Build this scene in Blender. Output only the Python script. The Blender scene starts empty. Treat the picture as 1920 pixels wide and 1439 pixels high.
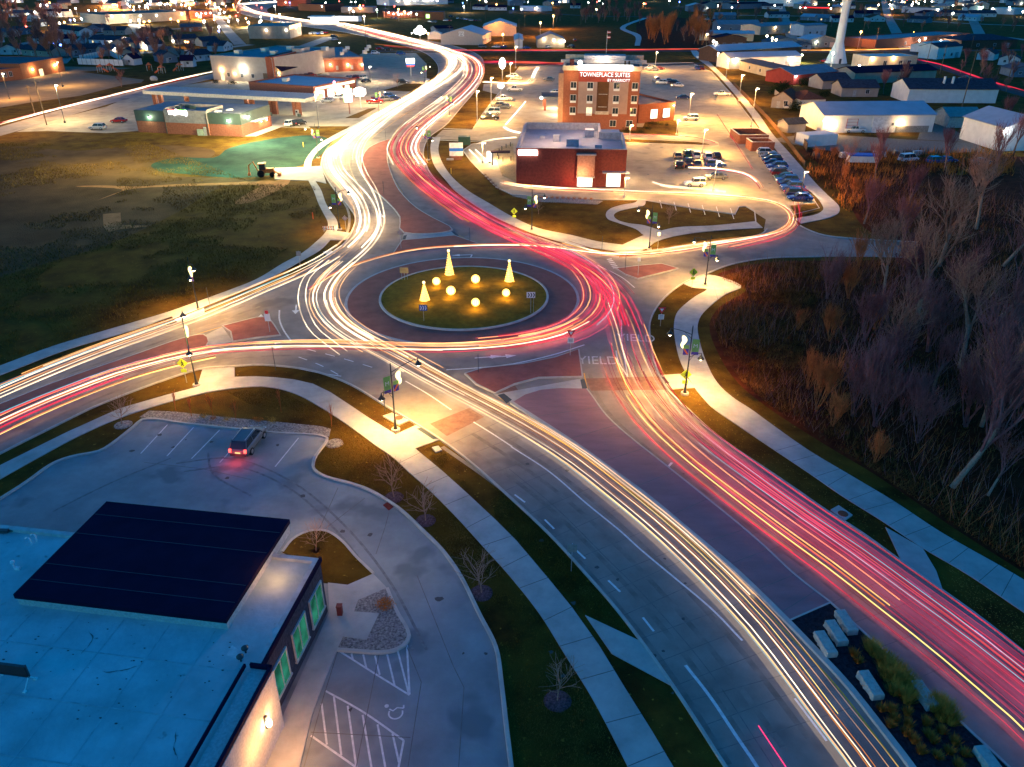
import bpy, math, random
from mathutils import Vector, geometry, Matrix
R = math.radians
KE, LG = .2, 1.0        # the camera is exposed 2.3 stops up, so every lamp is stated at a fifth
rnd = random.Random(7)
# ---------------------------------------------------------------- camera
FPX, PITCH, CAMH = 1440.0, R(28.5), 40.0     # focal length in photo pixels, tilt below horizontal, height in metres
scn = bpy.context.scene
cam = bpy.data.cameras.new('camera'); camo = bpy.data.objects.new('camera', cam)
scn.collection.objects.link(camo); scn.camera = camo
camo.location = (0, 0, CAMH); camo.rotation_euler = (math.pi/2-PITCH, 0, 0)
cam.sensor_width = 36; cam.lens = 36*FPX/1920; cam.clip_end = 6000; cam.clip_start = .5
# ---------------------------------------------------------------- dusk sky
w = bpy.data.worlds.new('World'); scn.world = w; w.use_nodes = True
nt = w.node_tree; bg = nt.nodes['Background']
sky = nt.nodes.new('ShaderNodeTexSky'); sky.sky_type = 'NISHITA'; sky.sun_disc = False
sky.sun_elevation = R(3); sky.sun_rotation = R(250); sky.ozone_density = 6; sky.air_density = 1.0; sky.dust_density = .3
mul = nt.nodes.new('ShaderNodeMix'); mul.data_type = 'RGBA'; mul.blend_type = 'MULTIPLY'; mul.inputs[0].default_value = 1
mul.inputs[7].default_value = (.15, .98, .86, 1)
nt.links.new(sky.outputs[0], mul.inputs[6]); nt.links.new(mul.outputs[2], bg.inputs[0]); bg.inputs[1].default_value = .135
# ---------------------------------------------------------------- last afterglow
sl = bpy.data.lights.new('sun', 'SUN'); sl.energy = .012; sl.angle = R(20); sl.color = (.75, .6, 1.0)
so = bpy.data.objects.new('sun', sl); scn.collection.objects.link(so); so.rotation_euler = (R(70), 0, R(-60))
# ---------------------------------------------------------------- exposure
vs = scn.view_settings; vs.view_transform = 'Standard'; vs.look = 'None'; vs.exposure = 2.32; vs.gamma = 1
scn.cycles.use_denoising = True; scn.cycles.max_bounces = 4; scn.cycles.diffuse_bounces = 2; scn.cycles.glossy_bounces = 2
scn.cycles.transparent_max_bounces = 24; scn.cycles.sample_clamp_indirect = 4; scn.cycles.sample_clamp_direct = 0
scn.cycles.caustics_reflective = False; scn.cycles.caustics_refractive = False
# ---------------------------------------------------------------- survey helpers
cp, sp_ = math.cos(PITCH), math.sin(PITCH)
def P(x, y, z=0.0):
    """photo pixel -> world point on the level plane z (how the place was surveyed)"""
    u, v = (x-960)/FPX, (719.5-y)/FPX
    d = Vector((u, cp+v*sp_, -sp_+v*cp)); t = (z-CAMH)/d.z
    return Vector((d.x*t, d.y*t, z))
def proj(p):
    dz = p.z-CAMH; dep = p.y*cp-dz*sp_; up = p.y*sp_+dz*cp
    return 960+FPX*p.x/dep, 719.5-FPX*up/dep
def hgt(bx, by, ty):
    b = P(bx, by); lo, hi = 0, 60
    for _ in range(40):
        m = (lo+hi)/2
        if proj(Vector((b.x, b.y, m)))[1] > ty: lo = m
        else: hi = m
    return lo
def Pd(x, y, Y):
    """point on the vertical plane at world Y seen at pixel x,y"""
    u, v = (x-960)/FPX, (719.5-y)/FPX
    d = Vector((u, cp+v*sp_, -sp_+v*cp)); t = Y/d.y
    return Vector((d.x*t, Y, CAMH+d.z*t))
C = scn.collection.objects
def smooth(pts, n=6, closed=False):
    pts = [Vector(p) for p in pts]; out = []; N = len(pts)
    if N < 3: return pts
    rng = range(N) if closed else range(N-1)
    for i in rng:
        p0 = pts[(i-1) % N] if closed or i > 0 else pts[0]*2-pts[1]
        p1, p2 = pts[i], pts[(i+1) % N]
        p3 = pts[(i+2) % N] if closed or i+2 < N else pts[-1]*2-pts[-2]
        d1 = max((p1-p0).length, 1e-3)**.5; d2 = max((p2-p1).length, 1e-3)**.5; d3 = max((p3-p2).length, 1e-3)**.5
        m1 = (p1-p0)/d1-(p2-p0)/(d1+d2)+(p2-p1)/d2; m2 = (p2-p1)/d2-(p3-p1)/(d2+d3)+(p3-p2)/d3
        m1, m2 = m1*d2, m2*d2
        for k in range(n):
            t = k/n
            out.append((2*p1-2*p2+m1+m2)*t**3+(-3*p1+3*p2-2*m1-m2)*t*t+m1*t+p1)
    if not closed: out.append(pts[-1].copy())
    return out
def resample(pts, step):
    out = [pts[0].copy()]; acc = 0
    for a, b in zip(pts, pts[1:]):
        L = (b-a).length
        if L < 1e-6: continue
        s = step-acc
        while s <= L:
            out.append(a.lerp(b, s/L)); s += step
        acc = (acc+L) % step
    out.append(pts[-1].copy()); return out
def normals(pts):
    out = []
    for i in range(len(pts)):
        d = pts[min(i+1, len(pts)-1)]-pts[max(i-1, 0)]; d.z = 0
        if d.length < 1e-9: d = Vector((1, 0, 0))
        d.normalize(); out.append(Vector((-d.y, d.x, 0)))
    return out
def offset(pts, o):
    ns = normals(pts); return [p+n*o for p, n in zip(pts, ns)]
# ---------------------------------------------------------------- mesh builder
class MB:
    def __init__(s): s.v = []; s.f = []; s.m = []; s.mi = 0
    def add(s, vs, fs):
        b = len(s.v); s.v += [tuple(v) for v in vs]
        for f in fs: s.f.append(tuple(i+b for i in f)); s.m.append(s.mi)
        return s
    def box(s, c, d, rz=0, rx=0, ry=0, taper=1.0):
        hx, hy, hz = d[0]/2, d[1]/2, d[2]/2
        M = Matrix.Translation(Vector(c)) @ Matrix.Rotation(rz, 4, 'Z') @ Matrix.Rotation(ry, 4, 'Y') @ Matrix.Rotation(rx, 4, 'X')
        vs = []
        for z in (-hz, hz):
            k = taper if z > 0 else 1
            for x, y in ((-hx, -hy), (hx, -hy), (hx, hy), (-hx, hy)): vs.append(M @ Vector((x*k, y*k, z)))
        return s.add(vs, [(3, 2, 1, 0), (4, 5, 6, 7), (0, 1, 5, 4), (1, 2, 6, 5), (2, 3, 7, 6), (3, 0, 4, 7)])
    def prism(s, poly, z0, z1):
        """poly list of (x,y), vertical walls and a top"""
        n = len(poly); vs = [(p[0], p[1], z0) for p in poly]+[(p[0], p[1], z1) for p in poly]
        b = len(s.v); s.v += vs
        tri = geometry.tessellate_polygon([[Vector((p[0], p[1], 0)) for p in poly]])
        for t in tri:
            a, bb, c = [Vector((poly[i][0], poly[i][1], 0)) for i in t]
            t = t if (bb-a).cross(c-a).z > 0 else (t[0], t[2], t[1])
            s.f.append(tuple(i+b+n for i in t)); s.m.append(s.mi)
        area = sum(poly[i][0]*poly[(i+1) % n][1]-poly[(i+1) % n][0]*poly[i][1] for i in range(n))
        if z1-z0 > .002:
            for i in range(n):
                j = (i+1) % n
                q = (b+i, b+j, b+n+j, b+n+i)
                s.f.append(q if area > 0 else q[::-1]); s.m.append(s.mi)
        return s
    def tube(s, pts, r, seg=6, cap=True):
        """r number or list"""
        n = len(pts); rs = r if isinstance(r, (list, tuple)) else [r]*n
        vs = []; fs = []; ref = None
        for i, p in enumerate(pts):
            d = (pts[min(i+1, n-1)]-pts[max(i-1, 0)])
            if d.length < 1e-9: d = Vector((0, 0, 1))
            d.normalize()
            if ref is None: ref = Vector((1, 0, 0)) if abs(d.z) > .8 else Vector((0, 0, 1))
            a = d.cross(ref)
            if a.length < 1e-4: a = d.orthogonal()
            a.normalize(); b = d.cross(a)
            for k in range(seg):
                t = 2*math.pi*k/seg; vs.append(p+(a*math.cos(t)+b*math.sin(t))*rs[i])
        for i in range(n-1):
            for k in range(seg):
                k2 = (k+1) % seg; fs.append((i*seg+k, (i+1)*seg+k, (i+1)*seg+k2, i*seg+k2))
        if cap: fs += [tuple(range(seg)), tuple((n-1)*seg+k for k in range(seg))[::-1]]
        return s.add(vs, fs)
    def lathe(s, c, prof, seg=12):
        vs = []; fs = []; c = Vector(c)
        for r, z in prof:
            for k in range(seg):
                t = 2*math.pi*k/seg; vs.append(c+Vector((r*math.cos(t), r*math.sin(t), z)))
        n = len(prof)
        for i in range(n-1):
            for k in range(seg):
                k2 = (k+1) % seg; fs.append((i*seg+k, i*seg+k2, (i+1)*seg+k2, (i+1)*seg+k))
        fs += [tuple(range(seg))[::-1], tuple((n-1)*seg+k for k in range(seg))]
        return s.add(vs, fs)
    def ball(s, c, r, seg=8, rings=6, sq=(1, 1, 1)):
        vs = [Vector(c)+Vector((0, 0, -r*sq[2]))]; fs = []
        for i in range(1, rings):
            ph = -math.pi/2+math.pi*i/rings
            for k in range(seg):
                t = 2*math.pi*k/seg
                vs.append(Vector(c)+Vector((r*sq[0]*math.cos(ph)*math.cos(t), r*sq[1]*math.cos(ph)*math.sin(t), r*sq[2]*math.sin(ph))))
        vs.append(Vector(c)+Vector((0, 0, r*sq[2])))
        for k in range(seg):
            k2 = (k+1) % seg; fs.append((0, 1+k2, 1+k))
            for i in range(rings-2): a = 1+i*seg; fs.append((a+k, a+k2, a+seg+k2, a+seg+k))
            a = 1+(rings-2)*seg; fs.append((a+k, a+k2, len(vs)-1))
        return s.add(vs, fs)
    def quad(s, a, b, c, d): return s.add([a, b, c, d], [(0, 1, 2, 3)])
    def strip(s, pts, wd, z=None, o=0):
        ns = normals(pts); vs = []
        for p, n in zip(pts, ns):
            q = p+n*o; zz = p.z if z is None else z
            vs += [Vector((q.x-n.x*wd/2, q.y-n.y*wd/2, zz)), Vector((q.x+n.x*wd/2, q.y+n.y*wd/2, zz))]
        return s.add(vs, [(2*i, 2*i+2, 2*i+3, 2*i+1) for i in range(len(pts)-1)])
    def sweep(s, pts, wd, z0, h, o=0, top=None):
        """kerb: box section along a line"""
        ns = normals(pts); vs = []; t = top or wd*.8
        for p, n in zip(pts, ns):
            q = p+n*o
            for a, z in ((-wd/2, z0), (wd/2, z0), (t/2, z0+h), (-t/2, z0+h)): vs.append(Vector((q.x+n.x*a, q.y+n.y*a, z)))
        N = len(pts); fs = []
        for i in range(N-1):
            for k in range(1, 4): k2 = (k+1) % 4; fs.append((i*4+k, (i+1)*4+k, (i+1)*4+k2, i*4+k2))
        fs += [(0, 1, 2, 3), tuple((N-1)*4+k for k in (3, 2, 1, 0))]
        return s.add(vs, fs)
    def build(s, name, mats, parent=None, loc=None, sm=False, local=False):
        me = bpy.data.meshes.new(name)
        vs = s.v
        if loc is not None and not local: l = Vector(loc); vs = [(v[0]-l.x, v[1]-l.y, v[2]-l.z) for v in vs]
        me.from_pydata(vs, [], s.f)
        if not isinstance(mats, (list, tuple)): mats = [mats]
        for m in mats: me.materials.append(m)
        if len(mats) > 1: me.polygons.foreach_set('material_index', s.m)
        if sm: me.polygons.foreach_set('use_smooth', [True]*len(s.f))
        me.update()
        o = bpy.data.objects.new(name, me); C.link(o)
        if loc is not None: o.location = loc
        if parent is not None: o.parent = parent
        return o
LAB = {}
def tag(o, label, cat, group=None, kind=None):
    o['label'] = label; o['category'] = cat
    if group: o['group'] = group
    if kind: o['kind'] = kind
    return o
def thing(name, label, cat, loc=(0, 0, 0), rz=0, group=None):
    o = bpy.data.objects.new(name, None); C.link(o); o.location = loc; o.rotation_euler = (0, 0, rz); o.empty_display_size = .2
    return tag(o, label, cat, group)
def struct(o): o['kind'] = 'structure'; return o
KIDS = {}
def copy_tree(o, parent=None):
    c = o.copy(); C.link(c); c.parent = parent
    for ch in list(o.children): copy_tree(ch, c)
    return c
def setcol(o, col, names=None):
    if names is None or o.name.split('.')[0] in names: o.color = (*col, 1)
    for ch in o.children: setcol(ch, col, names)
# ---------------------------------------------------------------- materials
MATS = {}
def mat(name, col, rough=.8, var=.25, scale=1.5, bump=.0, col2=None, metal=0, detail=6, objcol=False, spots=None, bscale=None, stretch=None, spec=.5):
    if name in MATS: return MATS[name]
    m = bpy.data.materials.new(name); m.use_nodes = True; t = m.node_tree; b = t.nodes['Principled BSDF']
    b.inputs['Roughness'].default_value = rough; b.inputs['Metallic'].default_value = metal; b.inputs['Specular IOR Level'].default_value = spec if spec != .5 or rough < .7 else (.04 if rough >= .9 else .15)
    tc = t.nodes.new('ShaderNodeTexCoord'); src = tc.outputs['Object']
    if stretch:
        mp = t.nodes.new('ShaderNodeMapping'); mp.inputs['Scale'].default_value = stretch[:3]
        if len(stretch) > 3: mp.inputs['Rotation'].default_value = (0, 0, stretch[3])
        t.links.new(src, mp.inputs[0]); src = mp.outputs[0]
    n = t.nodes.new('ShaderNodeTexNoise'); n.inputs['Scale'].default_value = scale; n.inputs['Detail'].default_value = detail; n.inputs['Roughness'].default_value = .65
    t.links.new(src, n.inputs['Vector'])
    r = t.nodes.new('ShaderNodeValToRGB'); r.color_ramp.elements[0].position = .32; r.color_ramp.elements[1].position = .68
    c2 = col2 or tuple(min(1, c*(1+var)) for c in col); c1 = col if col2 else tuple(c*(1-var) for c in col)
    r.color_ramp.elements[0].color = (*c1, 1); r.color_ramp.elements[1].color = (*c2, 1)
    t.links.new(n.outputs['Fac'], r.inputs[0]); out = r.outputs[0]
    if objcol:
        oi = t.nodes.new('ShaderNodeObjectInfo'); mx = t.nodes.new('ShaderNodeMix'); mx.data_type = 'RGBA'; mx.blend_type = 'MULTIPLY'; mx.inputs[0].default_value = 1
        t.links.new(oi.outputs['Color'], mx.inputs[6]); t.links.new(out, mx.inputs[7]); out = mx.outputs[2]
    if spots:   # (scale, colour, threshold)
        n2 = t.nodes.new('ShaderNodeTexNoise'); n2.inputs['Scale'].default_value = spots[0]; n2.inputs['Detail'].default_value = 3
        t.links.new(src, n2.inputs['Vector']); r2 = t.nodes.new('ShaderNodeValToRGB')
        r2.color_ramp.elements[0].position = spots[2]; r2.color_ramp.elements[1].position = spots[2]+.08
        mx = t.nodes.new('ShaderNodeMix'); mx.data_type = 'RGBA'; mx.inputs[7].default_value = (*spots[1], 1)
        t.links.new(n2.outputs['Fac'], r2.inputs[0]); t.links.new(r2.outputs[0], mx.inputs[0]); t.links.new(out, mx.inputs[6]); out = mx.outputs[2]
    t.links.new(out, b.inputs['Base Color'])
    if bump:
        nb = t.nodes.new('ShaderNodeTexNoise'); nb.inputs['Scale'].default_value = bscale or scale*6; nb.inputs['Detail'].default_value = 5
        t.links.new(src, nb.inputs['Vector'])
        bp = t.nodes.new('ShaderNodeBump'); bp.inputs['Strength'].default_value = min(1, bump); bp.inputs['Distance'].default_value = .1*max(1, bump)
        t.links.new(nb.outputs['Fac'], bp.inputs['Height']); t.links.new(bp.outputs[0], b.inputs['Normal'])
    MATS[name] = m; return m
def emit(name, col, strength, add=False, sample=True, vary=None):
    if name in MATS: return MATS[name]
    m = bpy.data.materials.new(name); m.use_nodes = True; t = m.node_tree
    for n in list(t.nodes): t.nodes.remove(n)
    o = t.nodes.new('ShaderNodeOutputMaterial'); e = t.nodes.new('ShaderNodeEmission')
    e.inputs[0].default_value = (*col, 1); e.inputs[1].default_value = strength*KE
    if vary:    # (noise scale, low, high): brightness that wanders along the lamp or window
        tc = t.nodes.new('ShaderNodeTexCoord'); n = t.nodes.new('ShaderNodeTexNoise'); n.inputs['Scale'].default_value = vary[0]; n.inputs['Detail'].default_value = 3
        mr = t.nodes.new('ShaderNodeMapRange'); mr.inputs[1].default_value = .35; mr.inputs[2].default_value = .65; mr.inputs[3].default_value = strength*KE*vary[1]; mr.inputs[4].default_value = strength*KE*vary[2]
        t.links.new(tc.outputs['Object'], n.inputs['Vector']); t.links.new(n.outputs['Fac'], mr.inputs[0]); t.links.new(mr.outputs[0], e.inputs[1])
    if add:
        tr = t.nodes.new('ShaderNodeBsdfTransparent')
        if add is True:
            a = t.nodes.new('ShaderNodeAddShader'); t.links.new(e.outputs[0], a.inputs[0]); t.links.new(tr.outputs[0], a.inputs[1])
        else:
            a = t.nodes.new('ShaderNodeMixShader'); a.inputs[0].default_value = add; t.links.new(tr.outputs[0], a.inputs[1]); t.links.new(e.outputs[0], a.inputs[2])
        t.links.new(a.outputs[0], o.inputs[0])
    else: t.links.new(e.outputs[0], o.inputs[0])
    if not sample: m.cycles.emission_sampling = 'NONE'
    MATS[name] = m; return m
def lamp(loc, energy, col, radius=.15, spot=None, rot=(0, 0, 0)):
    l = bpy.data.lights.new('lamp_light', 'SPOT' if spot else 'POINT'); l.energy = energy*KE*LG; l.color = col; l.shadow_soft_size = radius
    if spot: l.spot_size = R(spot); l.spot_blend = .6
    o = bpy.data.objects.new('lamp_light', l); C.link(o); o.location = loc; o.rotation_euler = rot; return o
WARM = (1, .56, .14); WARM2 = (1, .60, .24); COOL = (.75, .95, .8)
# ================================================================ ground, roads, pavements
m_grass = mat('lawn', (.050, .022, .006), .95, scale=.22, col2=(.16, .092, .014), bump=1, bscale=9, detail=12, spots=(2.2, (.30, .19, .03), .66))
m_soil = mat('bare_soil', (.06, .034, .017), .95, scale=.12, col2=(.14, .08, .038), bump=1, bscale=4, detail=10)
m_soil2 = mat('light_soil', (.36, .17, .07), .95, scale=.5, var=.3, bump=.6, bscale=4)
m_wood = mat('leaf_litter', (.06, .012, .006), .95, scale=.5, col2=(.15, .035, .014), bump=1, bscale=3, detail=10)
m_field = mat('meadow', (.05, .045, .018), .95, scale=.15, col2=(.10, .085, .03), bump=1, bscale=6, detail=10)
m_conc = mat('road_concrete', (.29, .25, .215), .78, scale=.35, var=.2, bump=.15, bscale=14, detail=12, spots=(.16, (.21, .18, .16), .57))
m_lot = mat('lot_concrete', (.38, .32, .23), .8, scale=.3, var=.18, bump=.15, bscale=14, detail=12, spots=(.2, (.28, .24, .18), .58))
m_walk = mat('walk_concrete', (.46, .44, .40), .8, scale=.45, var=.2, bump=.12, bscale=14, detail=9)
m_kerb = mat('kerb_concrete', (.5, .47, .42), .8, scale=.9, var=.15)
m_red = mat('red_paver', (.34, .115, .09), .8, scale=.5, var=.22, bump=.25, bscale=10, detail=9)
m_asph = mat('asphalt', (.06, .055, .052), .85, scale=.4, var=.3, bump=.2, bscale=12)
m_white = mat('road_paint', (.75, .75, .73), .6, scale=3, var=.18)
m_yel = mat('yellow_paint', (.75, .42, .05), .6, scale=3, var=.18)
m_joint = mat('joint_filler', (.19, .18, .165), .9)
m_rock = mat('river_rock', (.13, .11, .105), .9, scale=6, col2=(.45, .40, .36), bump=1.5, bscale=5, detail=2)
m_dome = mat('tactile_panel', (.07, .085, .09), .7, scale=20)
m_mulch = mat('mulch', (.10, .04, .03), .95, scale=5, var=.5, bump=1, bscale=9)
def px(l): return [P(*p) for p in l]
def sheet(name, l, z, m, n=5, h=0, sm=True):
    pts = smooth(px(l), n, True) if sm else px(l)
    b = MB(); b.prism([(p.x, p.y) for p in pts], z, z+h)
    return struct(b.build(name, m))
g = MB(); g.add([(-3500, -300, 0), (3500, -300, 0), (3500, 6000, 0), (-3500, 6000, 0)], [(0, 1, 2, 3)])
struct(g.build('ground', m_grass))
# --- outlines of the roadway, as surveyed
W_N = [(-260, 815), (-120, 767), (0, 722), (100, 683), (175, 655), (250, 632), (332, 607), (382, 590), (430, 572), (480, 553), (525, 533), (567, 510), (615, 482), (645, 458), (661, 432), (666, 408), (655, 390), (638, 370), (620, 347), (606, 322), (602, 308), (612, 283), (640, 264), (672, 242), (720, 213), (770, 183), (800, 163), (818, 145), (822, 128), (815, 114), (795, 99), (750, 84), (700, 72), (640, 60), (570, 50), (500, 38), (450, 25), (440, 12), (470, 3), (560, -8)]
N_E = [(580, 0), (520, 10), (500, 20), (520, 31), (560, 38), (640, 48), (700, 58), (760, 70), (820, 80), (870, 92), (900, 106), (908, 125), (905, 145), (893, 168), (862, 205), (835, 236), (805, 258), (794, 284), (798, 306), (811, 331), (841, 358), (893, 394), (930, 416), (962, 431), (1010, 447), (1060, 462), (1110, 474), (1160, 483)]
E_N = [(1220, 477), (1300, 461), (1380, 449), (1425, 441), (1438, 430)]
E_end = [(1500, 424), (1518, 433), (1550, 443), (1632, 450), (1720, 455), (1725, 485), (1636, 482)]
E_S = [(1540, 482), (1440, 485), (1370, 497), (1325, 514), (1283, 531), (1248, 557), (1228, 582), (1218, 608), (1221, 648), (1228, 684), (1242, 716), (1261, 742), (1293, 772), (1335, 811), (1374, 840), (1440, 884), (1490, 918), (1552, 961), (1610, 997), (1690, 1055), (1765, 1108), (1840, 1162), (1920, 1226), (2050, 1335), (2200, 1470), (2300, 1580)]
S_W = [(1500, 1640), (1430, 1540), (1360, 1439), (1312, 1364), (1262, 1288), (1210, 1214), (1155, 1142), (1100, 1079), (1036, 1009), (960, 937), (880, 866), (830, 828), (780, 796), (745, 775), (717, 758), (692, 742), (655, 721), (610, 703), (570, 693), (520, 687), (480, 685), (440, 688), (380, 692), (317, 711), (250, 735), (175, 765), (120, 792), (0, 852), (-120, 915), (-260, 990)]
outline = W_N+N_E+E_N+E_end+E_S+S_W
def flat(l, z, m, name, h=0):
    b = MB(); b.prism([(p.x, p.y) for p in l], z, z+h); return struct(b.build(name, m))
sW, sN, sE, sS, sO = [smooth(px(l), 5) for l in (W_N, N_E, E_N, E_S, S_W)]
flat(sW+sN+sE+px(E_end)+sS+sO, .012, m_conc, 'road')
kb = MB()
for l in (sW, sN, sE, sS, sO): kb.sweep(resample(l, 1.2), .22, 0, .15)
kb.sweep(resample(smooth(px(E_end[:5]), 5), 1), .22, 0, .15)
struct(kb.build('kerb', m_kerb))
# --- roundabout
cT, cB = P(872, 487), P(866, 646); RC = Vector(((P(650, 563).x+P(1083, 557).x)/2, (cT.y+cB.y)/2, 0))
RA = (P(1083, 560).x-P(650, 560).x)/2
def circ(r, n=96, c=None, z=0): c = c or RC; return [Vector((c.x+r*math.cos(2*math.pi*k/n), c.y+r*math.sin(2*math.pi*k/n), z)) for k in range(n)]
RI = RA*.725; IC = P(870, 560); IC = Vector((IC.x+.0, RC.y, 0))
flat(circ(RA), .02, m_red, 'truck_apron', .09)
k2 = MB(); k2.sweep(circ(RA)+circ(RA)[:1], .45, 0, .12); k2.sweep(circ(RI, c=IC)+circ(RI, c=IC)[:1], .35, .1, .2); k2 = struct(k2.build('kerb', m_kerb))
isl = MB(); NR = 8; vs = []; fs = []
for i in range(NR+1):
    rr = RI*(1-i/NR); zz = .22+.55*(1-(rr/RI)**2)
    for k in range(48): vs.append((IC.x+rr*math.cos(2*math.pi*k/48), IC.y+rr*math.sin(2*math.pi*k/48), zz))
for i in range(NR):
    for k in range(48): q = (k+1) % 48; fs.append((i*48+k, i*48+q, (i+1)*48+q, (i+1)*48+k))
isl.add(vs, fs); struct(isl.build('central_island_lawn', mat('island_lawn', (.13, .080, .012), .95, scale=1.2, col2=(.26, .17, .022), bump=1, bscale=9, detail=10), sm=True))
def islz(p): return .22+.55*max(0, 1-((p-IC).length/RI)**2)
# --- splitter islands and medians (raised, with their own kerbs)
def median(l, m=m_red, h=.13, name='median', n=5, kw=.22, sm=True):
    pts = smooth(px(l), n, True) if sm else px(l)
    flat(pts, .012, m, name, h)
    k = MB(); k.sweep(pts+pts[:1], kw, .01, h+.03); struct(k.build('kerb', m_kerb))
median([(732, 262), (712, 268), (692, 278), (680, 296), (678, 320), (690, 345), (707, 362), (731, 384), (750, 408), (757, 437), (815, 439), (848, 432), (812, 410), (781, 391), (750, 360), (735, 330), (726, 300), (728, 275)], n=3)
median([(754, 452), (800, 448), (852, 443), (896, 458), (850, 463), (790, 468), (738, 476)], sm=False)
median([(-200, 830), (0, 760), (100, 720), (250, 668), (350, 634), (382, 629), (387, 651), (312, 668), (250, 688), (150, 722), (60, 762), (0, 790), (-200, 885)], n=3)
median([(417, 613), (433, 624), (437, 642), (480, 635), (526, 630), (515, 612), (503, 596), (480, 597)], sm=False)
median([(872, 702), (905, 692), (980, 684), (1040, 672), (1085, 657), (1092, 708), (1010, 710), (965, 722), (928, 739), (893, 722)], sm=False)
median([(1155, 505), (1195, 500), (1240, 496), (1272, 505), (1245, 512), (1196, 524), (1172, 516)], sm=False)
m_pconc = mat('median_concrete', (.34, .18, .19), .75, scale=.25, var=.14, bump=.35, bscale=7, stretch=(1, 3.2, 1, .5))
med_L = [(960, 757), (1030, 802), (1090, 842), (1152, 887), (1217, 935), (1285, 992), (1340, 1038), (1385, 1077), (1440, 1130), (1477, 1167)]
med_R = [(1557, 1132), (1490, 1080), (1440, 1033), (1397, 995), (1310, 924), (1235, 864), (1172, 814), (1135, 779), (1112, 747), (1100, 731)]
mL, mR = smooth(px(med_L), 5), smooth(px(med_R), 5)
flat(mL+mR+px([(1050, 730), (1015, 733), (985, 742)]), .012, m_pconc, 'median', .12)
bed_L = [(1477, 1167), (1530, 1222), (1590, 1287), (1657, 1372), (1710, 1441), (1800, 1570)]
bed_R = [(2010, 1560), (1890, 1440), (1815, 1370), (1715, 1275), (1610, 1180), (1557, 1132)]
bL, bR = smooth(px(bed_L), 5), smooth(px(bed_R), 5)
flat(bL+bR, .012, mat('bed_gravel', (.025, .027, .035), .95, scale=4, var=.5, bump=1.5, bscale=6), 'planting_bed', .1)
k = MB(); k.sweep(resample(mL+bL[1:], 1.2), .5, .01, .16); k.sweep(resample(bR+mR[1:], 1.2), .2, .01, .15); k.sweep(px([(1477, 1167), (1557, 1132)]), .15, .01, .14)
struct(k.build('kerb', m_kerb))
# --- pavements
def walk(l, name='pavement', z=.03, h=.07, m=m_walk, n=5, sm=True):
    pts = smooth(px(l), n, True) if sm else px(l)
    return flat(pts, z-.02, m, name, h)
def band(a, b, name='pavement', z=.01, h=.07, m=m_walk, n=5):
    A, B = smooth(px(a), n), smooth(px(b), n); return flat(A+B[::-1], z, m, name, h)
s_lo = [(-150, 985), (0, 900), (75, 858), (150, 818), (225, 785), (300, 760), (375, 740), (425, 731), (480, 726), (517, 729), (555, 740), (605, 767), (655, 800), (705, 837), (737, 859), (767, 887), (805, 920), (855, 970), (905, 1025), (952, 1077), (1010, 1150), (1060, 1230), (1110, 1310), (1177, 1439), (1240, 1570)]
s_up = [(-150, 950), (0, 874), (125, 812), (225, 767), (312, 742), (370, 727), (380, 693), (440, 690), (440, 708), (480, 707), (517, 709), (552, 713), (587, 721), (620, 737), (655, 760), (692, 785), (742, 816), (781, 798), (823, 826), (778, 842), (830, 885), (880, 930), (930, 977), (968, 1015), (1027, 1085), (1072, 1140), (1122, 1210), (1172, 1292), (1222, 1372), (1262, 1439), (1330, 1570)]
flat(smooth(px(s_lo), 5)+px(s_up)[::-1], .01, m_walk, 'pavement', .07)
walk([(1097, 1155), (1197, 1202), (1211, 1214), (1264, 1290), (1147, 1227)], sm=False, name='driveway_apron')
walk([(1660, 990), (1730, 1030), (1755, 1072), (1767, 1107), (1690, 1054)], sm=False, name='driveway_apron')
band([(1283, 532), (1328, 516), (1390, 537), (1360, 553), (1335, 572), (1315, 592), (1308, 612), (1312, 642), (1325, 682), (1345, 719), (1372, 745), (1410, 770), (1440, 792), (1515, 845), (1590, 890), (1677, 942), (1765, 1000), (1900, 1077), (2050, 1170)],
     [(1283, 534), (1300, 540), (1325, 543), (1305, 556), (1290, 567), (1271, 585), (1264, 605), (1266, 640), (1277, 682), (1302, 727), (1318, 747), (1335, 765), (1385, 800), (1440, 837), (1515, 887), (1577, 930), (1652, 977), (1727, 1027), (1815, 1079), (1920, 1150), (2050, 1235)])
walk([(1236, 705), (1282, 702), (1303, 728), (1258, 731)], sm=False, z=.034)
band([(-150, 742), (0, 687), (100, 650), (200, 620), (312, 587), (375, 565), (430, 545), (480, 525), (530, 495), (567, 475), (592, 455), (610, 437), (615, 420), (606, 400), (597, 382), (588, 358), (575, 332), (570, 310), (580, 290), (600, 270), (630, 252), (660, 237), (700, 215), (750, 190), (785, 165), (800, 148)],
     [(-150, 762), (0, 705), (125, 657), (250, 620), (322, 594), (382, 575), (430, 555), (480, 537), (530, 510), (562, 492), (600, 470), (620, 450), (632, 432), (632, 415), (620, 397), (611, 382), (602, 357), (590, 337), (584, 307), (593, 288), (613, 271), (640, 256), (672, 238), (710, 216), (757, 192), (790, 168), (806, 149)])
walk([(322, 594), (382, 575), (384, 590), (334, 606)], sm=False, z=.034)
walk([(612, 440), (632, 434), (656, 438), (650, 451), (618, 451)], sm=False, z=.034)
walk([(515, 316), (570, 314), (602, 312), (612, 345), (590, 340), (515, 337)], sm=False, z=.034, name='driveway_stub')
band([(810, 258), (807, 282), (815, 312), (837, 340), (855, 360), (905, 395), (942, 415), (1010, 442), (1072, 459), (1147, 471), (1172, 478)],
     [(826, 258), (822, 282), (830, 307), (850, 335), (880, 360), (917, 382), (960, 407), (1010, 429), (1072, 442), (1122, 454), (1167, 460)])
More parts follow.
